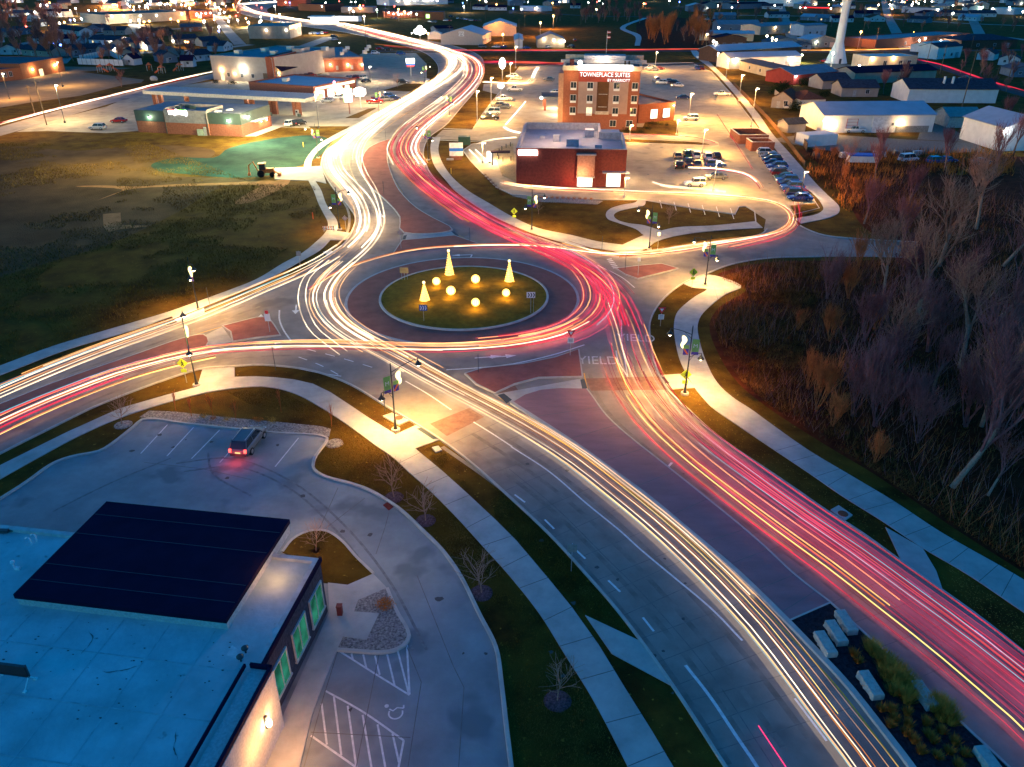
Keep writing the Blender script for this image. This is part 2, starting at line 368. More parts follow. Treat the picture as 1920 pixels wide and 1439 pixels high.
band([(1172, 478), (1205, 470), (1235, 452), (1285, 440), (1360, 432), (1430, 428)], [(1165, 461), (1210, 441), (1237, 434), (1272, 427), (1335, 424), (1417, 416)], z=.014)
band([(1237, 436), (1210, 442), (1192, 430), (1160, 419), (1141, 412), (1136, 402), (1145, 392), (1167, 385), (1190, 381), (1197, 374)], [(1239, 433), (1232, 431), (1205, 423), (1180, 420), (1159, 414), (1151, 404), (1160, 397), (1185, 391), (1207, 386), (1211, 375)], z=.018)
band([(1295, 95), (1302, 106), (1335, 131), (1372, 171), (1400, 205), (1424, 240), (1448, 272), (1470, 303), (1497, 345), (1522, 362), (1541, 384), (1543, 394), (1530, 403), (1490, 411)],
     [(1306, 95), (1316, 104), (1360, 145), (1395, 182), (1425, 218), (1447, 250), (1478, 285), (1505, 316), (1530, 345), (1552, 367), (1573, 388), (1572, 400), (1555, 409), (1502, 420)], name='trail', m=m_walk)
sc_end = [(1160, 55), (1187, 62), (1200, 72), (1197, 88)]
band([(1205, 34), (1162, 53), (1190, 68), (1190, 86)], [(1215, 34), (1172, 53), (1200, 66), (1200, 86)], name='trail')
# --- car parks
walk([(0, 937), (50, 905), (100, 870), (137, 857), (187, 847), (212, 832), (250, 802), (270, 787), (345, 795), (430, 804), (520, 813), (613, 821), (600, 845), (590, 860), (587, 880), (610, 895), (655, 907), (692, 920), (730, 942), (755, 960), (792, 995), (827, 1030), (862, 1078), (900, 1155), (930, 1215), (940, 1280), (950, 1367), (960, 1450), (965, 1600), (-300, 1600), (-300, 1100)], 'car_park', z=.03, h=.004, m=mat('near_lot_concrete', (.29, .31, .31), .8, scale=.25, var=.2, bump=.15, bscale=14, detail=12, spots=(.22, (.20, .22, .225), .57)), n=4)
k = MB(); k.sweep(resample(smooth(px([(-120, 1010), (0, 937), (50, 905), (100, 870), (137, 857), (187, 847), (212, 832), (250, 802), (270, 787), (345, 795), (430, 804), (520, 813), (613, 822), (600, 845), (590, 860), (588, 880), (610, 895), (655, 907), (692, 920), (730, 942), (755, 960), (792, 995), (827, 1030), (862, 1078), (900, 1155), (930, 1215), (940, 1280), (950, 1367), (960, 1450)]), 4), .6), .3, .01, .14)
isl1 = [(530, 1037), (550, 1012), (580, 998), (610, 997), (640, 1015), (667, 1045), (700, 1077), (652, 1099), (607, 1094), (590, 1070)]
k.sweep(resample(smooth(px(isl1[:7]), 5), .5), .25, .01, .15)
bedp = [(672, 1128), (726, 1105), (745, 1150), (765, 1185), (766, 1200), (750, 1217), (720, 1225), (690, 1224), (633, 1220)]
k.sweep(resample(smooth(px(bedp[1:]), 5), .5), .3, .01, .15)
struct(k.build('kerb', m_kerb))
flat(px(isl1), .02, m_grass, 'lawn_island', .1)
walk([(615, 1094), (652, 1099), (700, 1078), (726, 1105), (672, 1128), (664, 1150), (635, 1215), (608, 1280), (585, 1345), (560, 1450), (540, 1600), (300, 1600), (500, 1439), (533, 1340), (618, 1150)], sm=False, z=.036, h=.1, name='pavement')
flat(px([(672, 1128), (726, 1105), (745, 1150), (765, 1185), (766, 1200), (750, 1217), (720, 1225), (690, 1224), (633, 1220), (644, 1196), (664, 1150)]), .02, m_rock, 'rock_bed', .12)
walk([(662, 1150), (711, 1153), (688, 1203), (644, 1197)], sm=False, z=.05, h=.14, name='pavement_slab')
flat(px([(262, 784), (280, 772), (330, 774), (430, 785), (520, 793), (600, 801), (620, 806), (617, 820), (440, 803)]), .01, m_rock, 'rock_bed', .1)
# hotel and restaurant car park, with the lane round the restaurant
lotA = [(812, 261), (830, 244), (886, 244), (905, 214), (935, 178), (905, 170), (907, 158), (948, 158), (974, 126), (1060, 122), (1300, 118), (1335, 135), (1372, 176), (1420, 238), (1468, 306), (1522, 368), (1536, 392), (1485, 404), (1495, 425), (1432, 432), (1436, 412), (1398, 388), (1385, 389), (1378, 403), (1300, 392), (1208, 376), (1100, 375), (1010, 370), (960, 366), (930, 352), (905, 326), (882, 302), (868, 283), (885, 271), (930, 265)]
walk(lotA, 'car_park', z=.028, h=.004, m=m_lot, sm=False)
k = MB(); k.sweep(px([(815, 263), (880, 266), (930, 265), (885, 271), (868, 283), (882, 302), (905, 326), (930, 352), (960, 366), (1010, 370), (1100, 375), (1208, 376), (1300, 392), (1378, 403), (1385, 389), (1398, 388), (1415, 397), (1417, 416)]), .2, .01, .15)
k.sweep(px([(832, 242), (886, 244), (905, 214), (974, 126), (1060, 122), (1300, 118)]), .2, .01, .15); k.sweep(px([(1302, 121), (1335, 138), (1372, 178), (1420, 240), (1468, 308), (1522, 370), (1536, 392), (1483, 405), (1496, 424)]), .2, .01, .15)
struct(k.build('kerb', m_kerb))
def lawn(l, name='lawn', z=.04, h=.1, m=m_grass, sm=False):
    return flat(smooth(px(l), 4, True) if sm else px(l), z, m, name, h)
lawn([(1212, 226), (1268, 226), (1272, 256), (1190, 252), (1140, 246), (1150, 236), (1205, 240)])
lawn([(1120, 265), (1330, 272), (1310, 268), (1180, 262)])
lawn([(1482, 387), (1536, 382), (1542, 396), (1492, 408)])
lawn([(925, 282), (962, 270), (968, 342), (942, 330)], m=mat('gold_gravel', (.3, .25, .15), .9, scale=3, var=.3, bump=1, bscale=6), name='gravel_bed')
lawn([(960, 368), (1100, 376), (1130, 378), (1120, 384), (1010, 379)], m=m_rock, name='rock_bed', z=.01)
# gas station and shops
walk([(30, 248), (110, 222), (200, 200), (270, 170), (420, 150), (600, 140), (680, 100), (780, 100), (800, 120), (800, 150), (760, 180), (712, 208), (668, 237), (640, 243), (500, 238), (470, 232), (400, 236), (200, 250), (90, 246)], 'car_park', z=.02, h=.004, m=m_lot, sm=False)
lawn([(648, 222), (690, 205), (706, 203), (672, 222)], z=.02); lawn([(580, 238), (655, 238), (640, 247), (585, 244)], z=.02); lawn([(720, 170), (760, 158), (790, 158), (770, 172)], z=.02)
walk([(470, 238), (497, 232), (535, 236), (480, 256), (440, 256)], 'pavement', sm=False, z=.03, h=.03)
walk([(150, 135), (250, 128), (0, 122), (-60, 130), (-60, 205), (0, 202), (60, 192), (150, 180), (230, 160), (265, 155), (270, 150)], 'car_park', sm=False, z=.02, h=.003, m=mat('sandy_asphalt', (.22, .17, .11), .9, scale=.3, var=.15))
def road(l, wd, z=.016, name='road', m=m_conc, nn=5):
    b = MB(); b.strip(smooth(px(l), nn), wd, z); return struct(b.build(name, m))
road([(-200, 300), (0, 247), (100, 218), (200, 190), (300, 166), (400, 143), (470, 125), (560, 92), (620, 70)], 9, z=.03)
road([(905, 118), (960, 121), (1080, 124), (1200, 123), (1320, 119), (1460, 112)], 6, z=.036, m=m_asph)
road([(700, 96), (830, 98), (960, 97), (1300, 96), (1450, 98), (1720, 96), (1920, 94), (2100, 92)], 8, z=.022, m=m_asph)
road([(1700, 95), (1720, 112), (1760, 125), (1810, 141), (1870, 163), (1930, 180), (2050, 215)], 7, z=.026, m=m_asph)
road([(560, -6), (300, 12), (120, 26), (0, 34)], 9, m=m_asph)
road([(880, 18), (960, 20), (1100, 30), (1230, 32)], 8, m=m_asph)
walk([(1440, 262), (1520, 250), (1700, 262), (1830, 268), (1850, 285), (1700, 290), (1560, 285)], 'yard', sm=False, z=.02, h=.004, m=mat('gravel_yard', (.2, .18, .15), .95, scale=2, var=.3))
walk([(1740, 205), (1760, 215), (1780, 240), (1835, 268), (1720, 262)], 'yard', sm=False, z=.024, h=.004, m=MATS['gravel_yard'])
walk([(1545, 118), (1600, 122), (1640, 150), (1500, 150)], 'yard', sm=False, z=.024, h=.004, m=MATS['gravel_yard'])
# bare field with wheel tracks
fl = lambda l, m, nm, z: flat(smooth(px(l), 4, True), z, m, nm)
fl([(-300, 330), (0, 275), (150, 283), (260, 272), (395, 280), (395, 295), (300, 315), (330, 330), (480, 338), (420, 350), (330, 400), (200, 460), (100, 490), (0, 520), (-300, 620)], m_soil, 'bare_field', .006)
fl([(140, 350), (190, 348), (250, 350), (330, 346), (420, 343), (520, 340), (440, 380), (500, 350), (330, 350), (240, 356), (180, 377), (230, 356)], m_soil2, 'wheel_track', .010)
fl([(440, 383), (520, 338), (545, 338), (470, 380)], m_soil2, 'wheel_track', .014)
flat(px([(193, 402), (226, 399), (228, 422), (285, 424), (228, 430), (202, 436), (194, 425)]), .010, m_soil2, 'digging')
flat(smooth(px([(285, 308), (330, 296), (400, 296), (430, 278), (500, 262), (585, 254), (618, 262), (600, 292), (560, 312), (500, 330), (440, 334), (360, 328), (300, 322)]), 4, True), .016, mat('teal_turf', (.012, .030, .030), .95, scale=.12, col2=(.035, .085, .065), bump=1, bscale=8), 'teal_lawn')  # patch of ground coloured teal-green, laid over the field grass
# wood floor on the right
fl([(1340, 520), (1440, 492), (1640, 488), (1760, 470), (1640, 440), (1590, 380), (1540, 310), (1500, 280), (1700, 295), (2300, 300), (2700, 1500), (2060, 1160), (1910, 1068), (1780, 985), (1640, 890), (1540, 830), (1440, 765), (1385, 720), (1350, 670), (1330, 610), (1350, 575), (1400, 540)], m_wood, 'woodland_floor', .006)
fl([(1220, 30), (1330, 40), (1345, 60), (1300, 92), (1210, 92), (1195, 70)], m_wood, 'woodland_floor', .006)
# --- road markings
mk = MB(); Z1 = .018
def line(l, wd=.14, b=None, z=Z1, o=0, dash=None, nn=5):
    b = b or mk; pts = resample(smooth(px(l), nn), .7)
    if o: pts = offset(pts, o)
    if not dash: b.strip(pts, wd, z); return
    on, off = dash; n1, n2 = max(1, round(on/.7)), round(off/.7); i = 0
    while i+n1 < len(pts): b.strip(pts[i:i+n1+1], wd, z); i += n1+n2
line([(958, 838), (1030, 885), (1100, 945), (1165, 998), (1200, 1030), (1260, 1080), (1335, 1143), (1392, 1202)], .16)
line([(1285, 1248), (1330, 1305), (1380, 1380), (1420, 1439), (1450, 1490)], .22)
line([(965, 928), (1000, 955), (1060, 1013), (1115, 1065), (1180, 1128), (1235, 1195), (1262, 1222)], .17, dash=(1.4, 2.6))
line([(1700, 1085), (1780, 1145), (1850, 1200), (1920, 1260), (1990, 1320)], .13, dash=(2.1, 3.6))
line([(1490, 1310), (1520, 1350), (1550, 1390)], .15)
line([(760, 715), (800, 738), (846, 769)], .15); line([(888, 792), (925, 815), (960, 838)], .16)
line([(837, 694), (900, 690), (960, 683), (1040, 665), (1096, 647)], .2)
line([(1155, 658), (1160, 680), (1177, 707)], .14); line([(1165, 600), (1167, 650), (1177, 705)], .12)
line([(524, 582), (524, 600), (532, 620), (546, 640)], .2)
line([(705, 378), (713, 400), (715, 425)], .13)
line([(560, 692), (600, 700), (640, 706)], .14); line([(1120, 498), (1165, 520), (1190, 540)], .18)
line([(100, 722), (40, 745), (-60, 785)], .13)
line([(560, 670), (600, 685), (640, 706)], .14, dash=(1.4, 1.4)); line([(575, 655), (640, 672), (700, 690)], .14, dash=(1.4, 1.4))
for a, b_ in (((1143, 487), (1158, 495)),): pass
for i in range(6): line([(1138+i*2.2, 487+i*3.2), (1147+i*2.6, 486+i*3.2)], .35)
for i in range(5): line([(515-i*.5, 645+i*8), (533-i*4, 640+i*10)], .4) if i in (0, 1) else None
for x in (314, 363, 412, 0, 560):   # stall lines, near car park
    if x: line([(x, 797 + (x-314)*.1), (x-53+(3 if x < 400 else 0)+(9 if x > 500 else 0), 851+(x-314)*.1)], .11)
line([(460, 815), (412, 868)], .11)
# hatched bays
line([(637, 1222), (700, 1262), (768, 1304)], .13); line([(763, 1210), (768, 1303)], .13)
for a, b_ in (((659, 1226), (662, 1238)), ((681, 1228), (687, 1253)), ((703, 1230), (712, 1266)), ((726, 1228), (740, 1286)), ((746, 1222), (766, 1300))): line([a, b_], .12)
line([(610, 1296), (680, 1335), (757, 1389)], .13); line([(583, 1380), (667, 1439), (700, 1463)], .13); line([(757, 1389), (747, 1441), (740, 1480)], .13)
for a, b_ in (((603, 1320), (613, 1397)), ((626, 1306), (640, 1417)), ((652, 1324), (668, 1438)), ((680, 1341), (700, 1460)), ((708, 1359), (728, 1470)), ((736, 1376), (748, 1430))): line([a, b_], .12)
# wheelchair symbol
cc = P(742, 1338); mk.strip([cc+Vector((.42*math.cos(t), .42*math.sin(t), 0)) for t in [R(a) for a in range(160, 400, 15)]], .1, .04)
mk.strip([P(730, 1330, .04), P(737, 1334), P(745, 1328), P(757, 1329)], .1, .04); mk.strip([P(757, 1329), P(757, 1323)], .1, .04); mk.add([cc+Vector((-.62+.14*math.cos(R(a)), .5+.14*math.sin(R(a)), .04)) for a in range(0, 360, 45)], [tuple(range(8))])
for i in range(6): line([(1237+i*26.5, 376+i*3), (1241+i*27, 391+i*4)], .12)
# lane arrows
def arrow(x, y, dx, dy, L=3.2):
    p = P(x, y); d = (P(x+dx, y+dy)-p).normalized(); n = Vector((-d.y, d.x, 0))
    mk.strip([p, p+d*L*.6], .22, Z1+.001); a = p+d*L*.6
    mk.add([(a+n*.5).to_tuple()[:2]+(Z1,), (a-n*.5).to_tuple()[:2]+(Z1,), (a+d*L*.4).to_tuple()[:2]+(Z1,)], [(0, 1, 2)])
for a in ((556, 572, -1, 8), (712, 400, 6, 6), (890, 672, 25, -2), (918, 671, 25, -2), (885, 478, -25, 1), (1260, 868, -8, 9), (486, 608, 1, -5), (885, 478, -2, 4)): arrow(*a)
for i in range(5): pass
struct(mk.build('road_marking', m_white))
my = MB()
line([(480, 596), (417, 611), (350, 631), (250, 665), (100, 716), (0, 755), (-200, 826)], .12, my, o=.35)
line([(752, 360), (781, 391), (850, 433), (900, 461)], .12, my, o=-.35); line([(700, 350), (733, 382), (755, 408), (760, 437)], .1, my, o=.5)
line([(758, 225), (735, 255), (722, 300), (735, 335), (752, 362)], .12, my, o=.3); line([(677, 320), (670, 295), (685, 270), (730, 235), (790, 195), (850, 160)], .12, my)
line(med_L, .13, my, o=-.7); line(bed_L, .13, my, o=-.7); line([(1095, 700), (1103, 735), (1125, 775), (1172, 822), (1235, 874), (1310, 934), (1397, 1004), (1490, 1092), (1557, 1145), (1610, 1192), (1715, 1287), (1815, 1382), (1890, 1450)], .13, my)
line([(905, 716), (935, 740), (957, 756)], .12, my, o=-.3)
struct(my.build('road_marking', m_yel))
# crosswalk in red pavers, tactile panels, joints
cw = MB()
for q in ([(806, 795), (880, 765), (908, 782), (838, 818)], [(1098, 710), (1240, 706), (1250, 731), (1108, 733)], [(930, 740), (965, 722), (975, 738), (945, 752)]): cw.add([P(*p, .016) for p in q], [(0, 1, 2, 3)])
struct(cw.build('crosswalk', mat('crosswalk_paver', (.24, .135, .10), .8, scale=1.5, var=.25, bump=.25, bscale=10, detail=9)))
td = MB()
for q in ([(781, 804), (789, 802), (822, 823), (812, 824)], [(1088, 712), (1096, 711), (1102, 730), (1092, 731)], [(933, 741), (945, 738), (960, 750), (950, 757)], [(757, 442), (763, 441), (760, 450), (754, 451)], [(846, 434), (851, 434), (861, 442), (855, 443)], [(1240, 707), (1246, 707), (1256, 719), (1248, 719)]): td.add([P(*p, .028 if q[0][0] not in (781, 1240) else .09) for p in q], [(0, 1, 2, 3)])
struct(td.build('tactile_paving', m_dome))
gp = MB()
for q in ([(757, 438), (850, 433), (856, 442), (754, 451)], [(384, 629), (417, 613), (437, 641), (388, 651)], [(925, 740), (1090, 710), (1103, 732), (1010, 732), (958, 756)]): gp.add([P(*p, .022) for p in q], [tuple(range(len(q)))])
struct(gp.build('crossing_refuge', m_walk))
jt = MB()
def cross(L, Rr, n, z, wd=.045, skew=0):
    for k in range(n):
        t = (k+.5)/n; i = int(t*(len(L)-1)); a = L[i]; b = min(Rr, key=lambda q: (q-a).length)
        jt.strip([a.lerp(b, q/6) for q in range(7)], wd, z)
lw = smooth(px([p for p in s_lo if p[0] > 735]), 5); uw = smooth(px([p for p in s_up if p[0] >= 778 and p[1] > 826]), 5)
cross(lw[::-1], uw[::-1], 14, .0835, .06)
sl_ = smooth(px([(830, 828), (880, 866), (960, 937), (1036, 1009), (1100, 1079), (1155, 1142), (1210, 1214), (1262, 1288), (1312, 1364), (1360, 1439)]), 5)
cross(sl_, smooth(px([(940, 752), (1000, 790), (1085, 848), (1150, 897), (1215, 945), (1283, 1002), (1380, 1087), (1470, 1177), (1580, 1300), (1690, 1439)]), 5), 16, .0145, .05)
sr_ = smooth(px([(1374, 840), (1440, 884), (1490, 918), (1552, 961), (1610, 997), (1690, 1055), (1765, 1108), (1840, 1162), (1920, 1226)]), 5)
cross(sr_, smooth(px([(1235, 864), (1310, 924), (1397, 995), (1440, 1033), (1490, 1080), (1557, 1132), (1610, 1180), (1715, 1275), (1815, 1370)]), 5), 10, .0145, .05)
mid = smooth(px([(955, 880), (1045, 955), (1130, 1040), (1220, 1130), (1330, 1260), (1450, 1439)]), 5); jt.strip(mid, .06, .0145)
cross(mL[::-1], mR, 9, .1345, .05)
cross(smooth(px([(1440, 837), (1515, 887), (1577, 930), (1652, 977), (1727, 1027), (1815, 1079), (1920, 1150)]), 5), smooth(px([(1440, 792), (1515, 845), (1590, 890), (1677, 942), (1765, 1000), (1900, 1077)]), 5), 12, .0835, .05)
for l in ([(270, 868), (380, 880), (470, 900)], [(634, 915), (600, 990), (585, 1000)], [(684, 935), (610, 992)], [(730, 960), (722, 990), (705, 1040)], [(782, 1080), (850, 1250), (870, 1290), (860, 1439)], [(745, 1170), (790, 1280), (765, 1439)], [(634, 1220), (606, 1310), (570, 1439)], [(712, 1222), (690, 1330), (668, 1439)], [(583, 1374), (770, 1384)]): jt.strip([p for p in px(l)], .05, .0355)
struct(jt.build('expansion_joint', m_joint))
# darker wheel paths worn into the lanes, oil spots in the bays
wt_ = MB(); m_trk = mat('worn_lane', (.245, .212, .182), .7, scale=.5, var=.3, detail=10)
for l, offs in (([(870, 820), (960, 880), (1045, 945), (1130, 1025), (1215, 1115), (1320, 1240), (1440, 1410)], (-2.6, -.9, 1.0, 2.8)), ([(1150, 700), (1180, 760), (1240, 815), (1330, 880), (1440, 960), (1560, 1045), (1700, 1150), (1850, 1265), (1980, 1370)], (-2.7, -.9, 1.0, 2.8)), ([(-60, 770), (60, 720), (200, 670), (350, 618), (480, 572)], (-.9, .9)), ([(-60, 850), (80, 785), (220, 725), (360, 680), (500, 662), (640, 662)], (-.9, .9)), ([(640, 290), (640, 340), (675, 400), (665, 450), (600, 500)], (-2, -.5, 1, 2.4))):
    pts = resample(smooth(px(l), 6), 1.5)
    for o_ in offs: wt_.strip(pts, .42, .0136, o_)
struct(wt_.build('wheel_path', m_trk))
oil = MB(); rr_ = random.Random(12)
def blot(x, y, r, z):
    c = P(x, y); n = 9; vs = [(c.x+r*(1+rr_.uniform(-.4, .4))*math.cos(6.283*k/n), c.y+r*(1+rr_.uniform(-.4, .4))*math.sin(6.283*k/n), z) for k in range(n)]; oil.add(vs, [tuple(range(n))])
for x, y in ((300, 815), (350, 822), (395, 830), (520, 838), (330, 835), (640, 1000), (700, 1000), (820, 1120), (660, 1330), (430, 900), (560, 930), (250, 850)): blot(x+rr_.uniform(-8, 8), y+rr_.uniform(-5, 5), rr_.uniform(.1, .32), .0345)
for i in range(46): blot(rr_.uniform(950, 1500), rr_.uniform(140, 360), rr_.uniform(.15, .5), .0325) if i % 2 else blot(rr_.uniform(850, 1300), rr_.uniform(860, 1300), rr_.uniform(.08, .2), .0142)
struct(oil.build('oil_stain', mat('oil', (.07, .065, .06), .5, scale=4)))
arc = MB()
for l in ([(330, 870), (430, 860), (540, 900), (640, 980), (730, 1090), (800, 1220)], [(345, 885), (440, 876), (540, 915), (625, 990), (710, 1100), (775, 1220)], [(390, 850), (400, 890), (470, 930)], [(100, 960), (200, 910), (320, 860)]): arc.strip(resample(smooth(px(l), 6), 1), .2, .0342)
struct(arc.build('tyre_mark', mat('tyre_mark', (.21, .22, .22), .75, scale=2, var=.3)))
# YIELD painted on the road
TXT = {}
def text(s, size, m, loc, rot, name, parent=None, ext=.01, align='CENTER', sx=1):
    key = (s, size, ext, align, m.name)
    if key not in TXT:
        cu = bpy.data.curves.new(name, 'FONT'); cu.body = s; cu.size = size; cu.extrude = ext; cu.align_x = align
        t = bpy.data.objects.new(name, cu); C.link(t); bpy.context.view_layer.update()
        me = bpy.data.meshes.new_from_object(t.evaluated_get(bpy.context.evaluated_depsgraph_get())); me.materials.clear(); me.materials.append(m); me.name = name
        bpy.data.objects.remove(t); TXT[key] = me
    o = bpy.data.objects.new(name, TXT[key]); C.link(o); o.location = loc; o.rotation_euler = rot; o.scale = (sx, 1, 1)
    if parent is not None: o.parent = parent
    return o
m_worn = mat('worn_paint', (.62, .61, .58), .7, scale=4, var=.4)
struct(text('YIELD', 2.9, m_worn, P(1122, 683, .02), (0, 0, R(-2)), 'road_lettering', ext=.001, sx=.62))
struct(text('YIELD', 2.9, m_worn, P(1193, 640, .02), (0, 0, R(-6)), 'road_lettering', ext=.001, sx=.62))
# ================================================================ shared object materials
m_black = mat('black_metal', (.015, .016, .018), .45, scale=4); m_dark = mat('dark_metal', (.05, .05, .055), .5, scale=3)
m_steel = mat('galvanised_steel', (.45, .46, .47), .4, scale=5, metal=.6); m_glass = mat('dark_glass', (.02, .03, .04), .08, scale=2, var=.1)
m_tyre = mat('tyre_rubber', (.012, .012, .013), .85, scale=8); m_rim = mat('wheel_rim', (.5, .5, .52), .3, metal=.8, scale=8)
m_paint = mat('car_paint', (.96, .96, .96), .22, var=.03, scale=1, objcol=True); m_plate = mat('number_plate', (.7, .7, .68), .5)
m_plasticw = mat('white_plastic', (.8, .8, .8), .5, scale=3, var=.06)
m_woodp = mat('weathered_timber', (.16, .11, .07), .85, scale=3, var=.35)
m_whitesteel = mat('white_panel', (.68, .67, .64), .6, scale=.6, var=.1); m_brick = mat('red_brick', (.23, .085, .055), .85, scale=2.5, var=.3, bump=.3)
m_bulb = emit('lamp_bulb', (1, .72, .4), 60); m_bulbw = emit('white_bulb', (1, .93, .8), 60); m_bulbo = emit('sodium_bulb', (1, .42, .08), 60)
m_bulbg = emit('green_white_bulb', (.8, 1, .75), 45); m_bulbb = emit('blue_bulb', (.08, .16, 1), 25); m_bulbr = emit('red_bulb', (1, .06, .04), 25)
m_orn = emit('string_lights', (1, .66, .24), 5); m_gold = emit('golden_string_lights', (1, .48, .07), 8)
m_tail = emit('lit_tail_lamp', (1, .04, .03), 9); m_tailoff = mat('tail_lamp', (.35, .01, .01), .3); m_head = mat('headlamp_glass', (.75, .76, .78), .1)
m_bark = mat('bark', (.26, .15, .11), .9, scale=4, var=.35, bump=.5); m_twig = mat('twigs', (.40, .17, .115), .9, scale=2, var=.35)
m_straw = mat('dry_grass', (.58, .31, .06), .9, scale=.8, var=.45); m_rust = mat('rusty_leaves', (.60, .19, .035), .9, scale=2, var=.4)
m_brush = mat('dry_brush', (.15, .055, .024), .9, scale=.35, var=.6)
# ================================================================ light trails of the traffic (open shutter)
TC = {'white': (emit('trail_white', (1, .74, .46), 1.0, True, vary=(.09, .35, 1.7)), 'white'), 'warm': (emit('trail_warm', (1, .46, .14), .75, True, vary=(.11, .3, 1.6)), 'pale orange'),
      'orange': (emit('trail_orange', (1, .30, .04), 1.1, .55), 'orange'), 'red': (emit('trail_red', (1, .035, .09), 1.15, .5, vary=(.09, .45, 1.6)), 'red'),
      'pink': (emit('trail_pink', (1, .09, .19), 1.0, .4, vary=(.1, .35, 1.7)), 'pink'), 'cyan': (emit('trail_cyan', (.25, .85, 1), .4, True), 'pale blue'),
      'haze': (emit('trail_soft_white', (1, .70, .42), .075, True), 'soft pale'), 'blush': (emit('trail_soft_red', (1, .06, .13), .07, True), 'soft rosy'),
      'hot': (emit('trail_bright', (1, .82, .6), 2.4, True), 'very bright white'), 'yellow': (emit('trail_yellow', (1, .7, .15), .9, True), 'yellow')}
def trails(path, where, mix, spread, rad=(.05, .1), z=(.55, .95), tmin=.35, lanes=None, step=2.5, seed=1, group=None, wob=.25, sh=0):
    """mix: dict colour->count; every streak is a thin tube of light at lamp height above the lane"""
    r = random.Random(seed); base = offset(resample(smooth(px(path), 6), step), sh); N = len(base); ns = normals(base)
    for colr, cnt in mix.items():
        for i in range(cnt):
            ln = r.uniform(tmin, 1)*N; a = max(0, int(r.uniform(-.25*N, N-ln*.75))); b = min(N, int(a+ln))
            if tmin >= .99: a, b = 0, N
            if b-a < 3: continue
            c0 = (r.choice(lanes)+r.uniform(-1, 1)*.75) if lanes else r.uniform(-1, 1)*spread
            ph, fr = r.uniform(0, 6), r.uniform(.02, .06); zz = r.uniform(*z); pts = []
            for k in range(a, b):
                o = c0+wob*math.sin(ph+k*fr*2); q = base[k]+ns[k]*o; pts.append(Vector((q.x, q.y, zz+.02*math.sin(k*.8+ph))))
            if colr in ('haze', 'blush'): rad_ = (.38, .6); c0 *= .6
            else: rad_ = rad
            rr = r.uniform(*rad_)*(.65 if r.random() < .45 else 1.0); mb = MB(); mb.tube(pts, rr, 4)
            o = mb.build('light_trail', TC[colr][0])
            tag(o, f'{TC[colr][1]} light trail {where}', 'light trail', f'{TC[colr][1]} light trails {where}')
P_W = [(640, 46), (700, 60), (770, 78), (820, 95), (843, 112), (842, 130), (818, 152), (772, 182), (722, 212), (676, 242), (640, 270), (622, 296), (628, 326), (650, 352), (672, 380), (683, 412), (678, 440), (650, 470)]
P_W2 = [(640, 46), (700, 58), (780, 78), (845, 98), (868, 112), (866, 130), (842, 152), (800, 178), (755, 205), (712, 238), (680, 268), (668, 300), (676, 330), (694, 362), (706, 396), (708, 430), (690, 466), (655, 500), (625, 528), (608, 560), (617, 594), (645, 624), (690, 650)]
trails(P_W, 'down the white lane north of the roundabout', {'white': 13, 'hot': 3, 'warm': 5, 'cyan': 1, 'haze': 3}, 3.0, (.07, .17), tmin=.6, seed=3)
trails(P_W2, 'on the inner southbound lane beside the paved median', {'white': 7, 'hot': 1, 'warm': 4}, 1.9, (.06, .13), tmin=.55, seed=4)
P_WL = [(650, 468), (610, 495), (560, 520), (500, 546), (440, 572), (380, 597), (300, 627), (200, 663), (100, 702), (0, 745), (-150, 812)]
trails(P_WL, 'leaving the roundabout westwards below the dark field', {'white': 5, 'warm': 4, 'cyan': 1, 'orange': 2}, 1.5, (.045, .08), tmin=.5, seed=5)
P_S = [(655, 500), (625, 528), (608, 560), (617, 594), (645, 624), (690, 652), (740, 678), (800, 712), (870, 750), (940, 787), (1010, 827), (1080, 873), (1150, 928), (1220, 985), (1290, 1048), (1360, 1118), (1430, 1195), (1500, 1285), (1560, 1365), (1640, 1470), (1720, 1590)]
trails(P_S, 'curving past the island and away to the south', {'white': 3, 'warm': 5, 'orange': 5, 'cyan': 1, 'yellow': 1, 'haze': 2}, 2.1, (.022, .05), tmin=.6, seed=6)
trails(P_S[:9], 'packed round the west side of the island', {'white': 6, 'warm': 5}, 1.9, (.04, .08), tmin=.6, seed=7)
P_N = [(2100, 1470), (1990, 1360), (1900, 1285), (1800, 1205), (1700, 1130), (1600, 1055), (1500, 985), (1400, 912), (1320, 850), (1260, 795), (1215, 735), (1190, 680), (1172, 620), (1150, 565), (1110, 523), (1050, 490), (980, 459), (910, 425), (850, 388), (800, 350), (766, 315), (752, 285), (768, 252), (805, 220), (845, 190), (872, 165), (888, 142), (884, 120), (862, 106), (810, 92), (740, 77), (640, 50)]
trails(P_N[:12], 'on the northbound lanes at the lower right', {'red': 20, 'pink': 12, 'orange': 3, 'yellow': 2, 'warm': 1, 'cyan': 2, 'blush': 5}, 2.9, (.022, .06), tmin=.45, seed=8, sh=.9)
trails(P_N[9:14], 'entering the roundabout from the south', {'red': 6, 'pink': 4, 'warm': 4, 'white': 1, 'blush': 2}, 2.6, (.03, .06), tmin=.5, seed=9)
trails(P_N[12:24], 'on the red northbound lanes past the restaurant', {'red': 12, 'pink': 10, 'warm': 2, 'orange': 1, 'blush': 3}, 2.8, (.06, .13), tmin=.5, seed=10)
trails(P_N[20:], 'on the red carriageway of the upper S bend', {'red': 12, 'pink': 5, 'warm': 5, 'white': 7, 'hot': 2}, 4.4, (.08, .18), tmin=.45, seed=11)
P_R = [(1000, 462), (1060, 485), (1100, 512), (1124, 545), (1126, 580), (1100, 612), (1050, 636), (980, 652), (900, 661), (820, 664), (740, 662), (660, 658), (560, 657), (480, 660), (400, 666), (320, 682), (220, 710), (120, 748), (40, 782), (-80, 840), (-200, 900)]
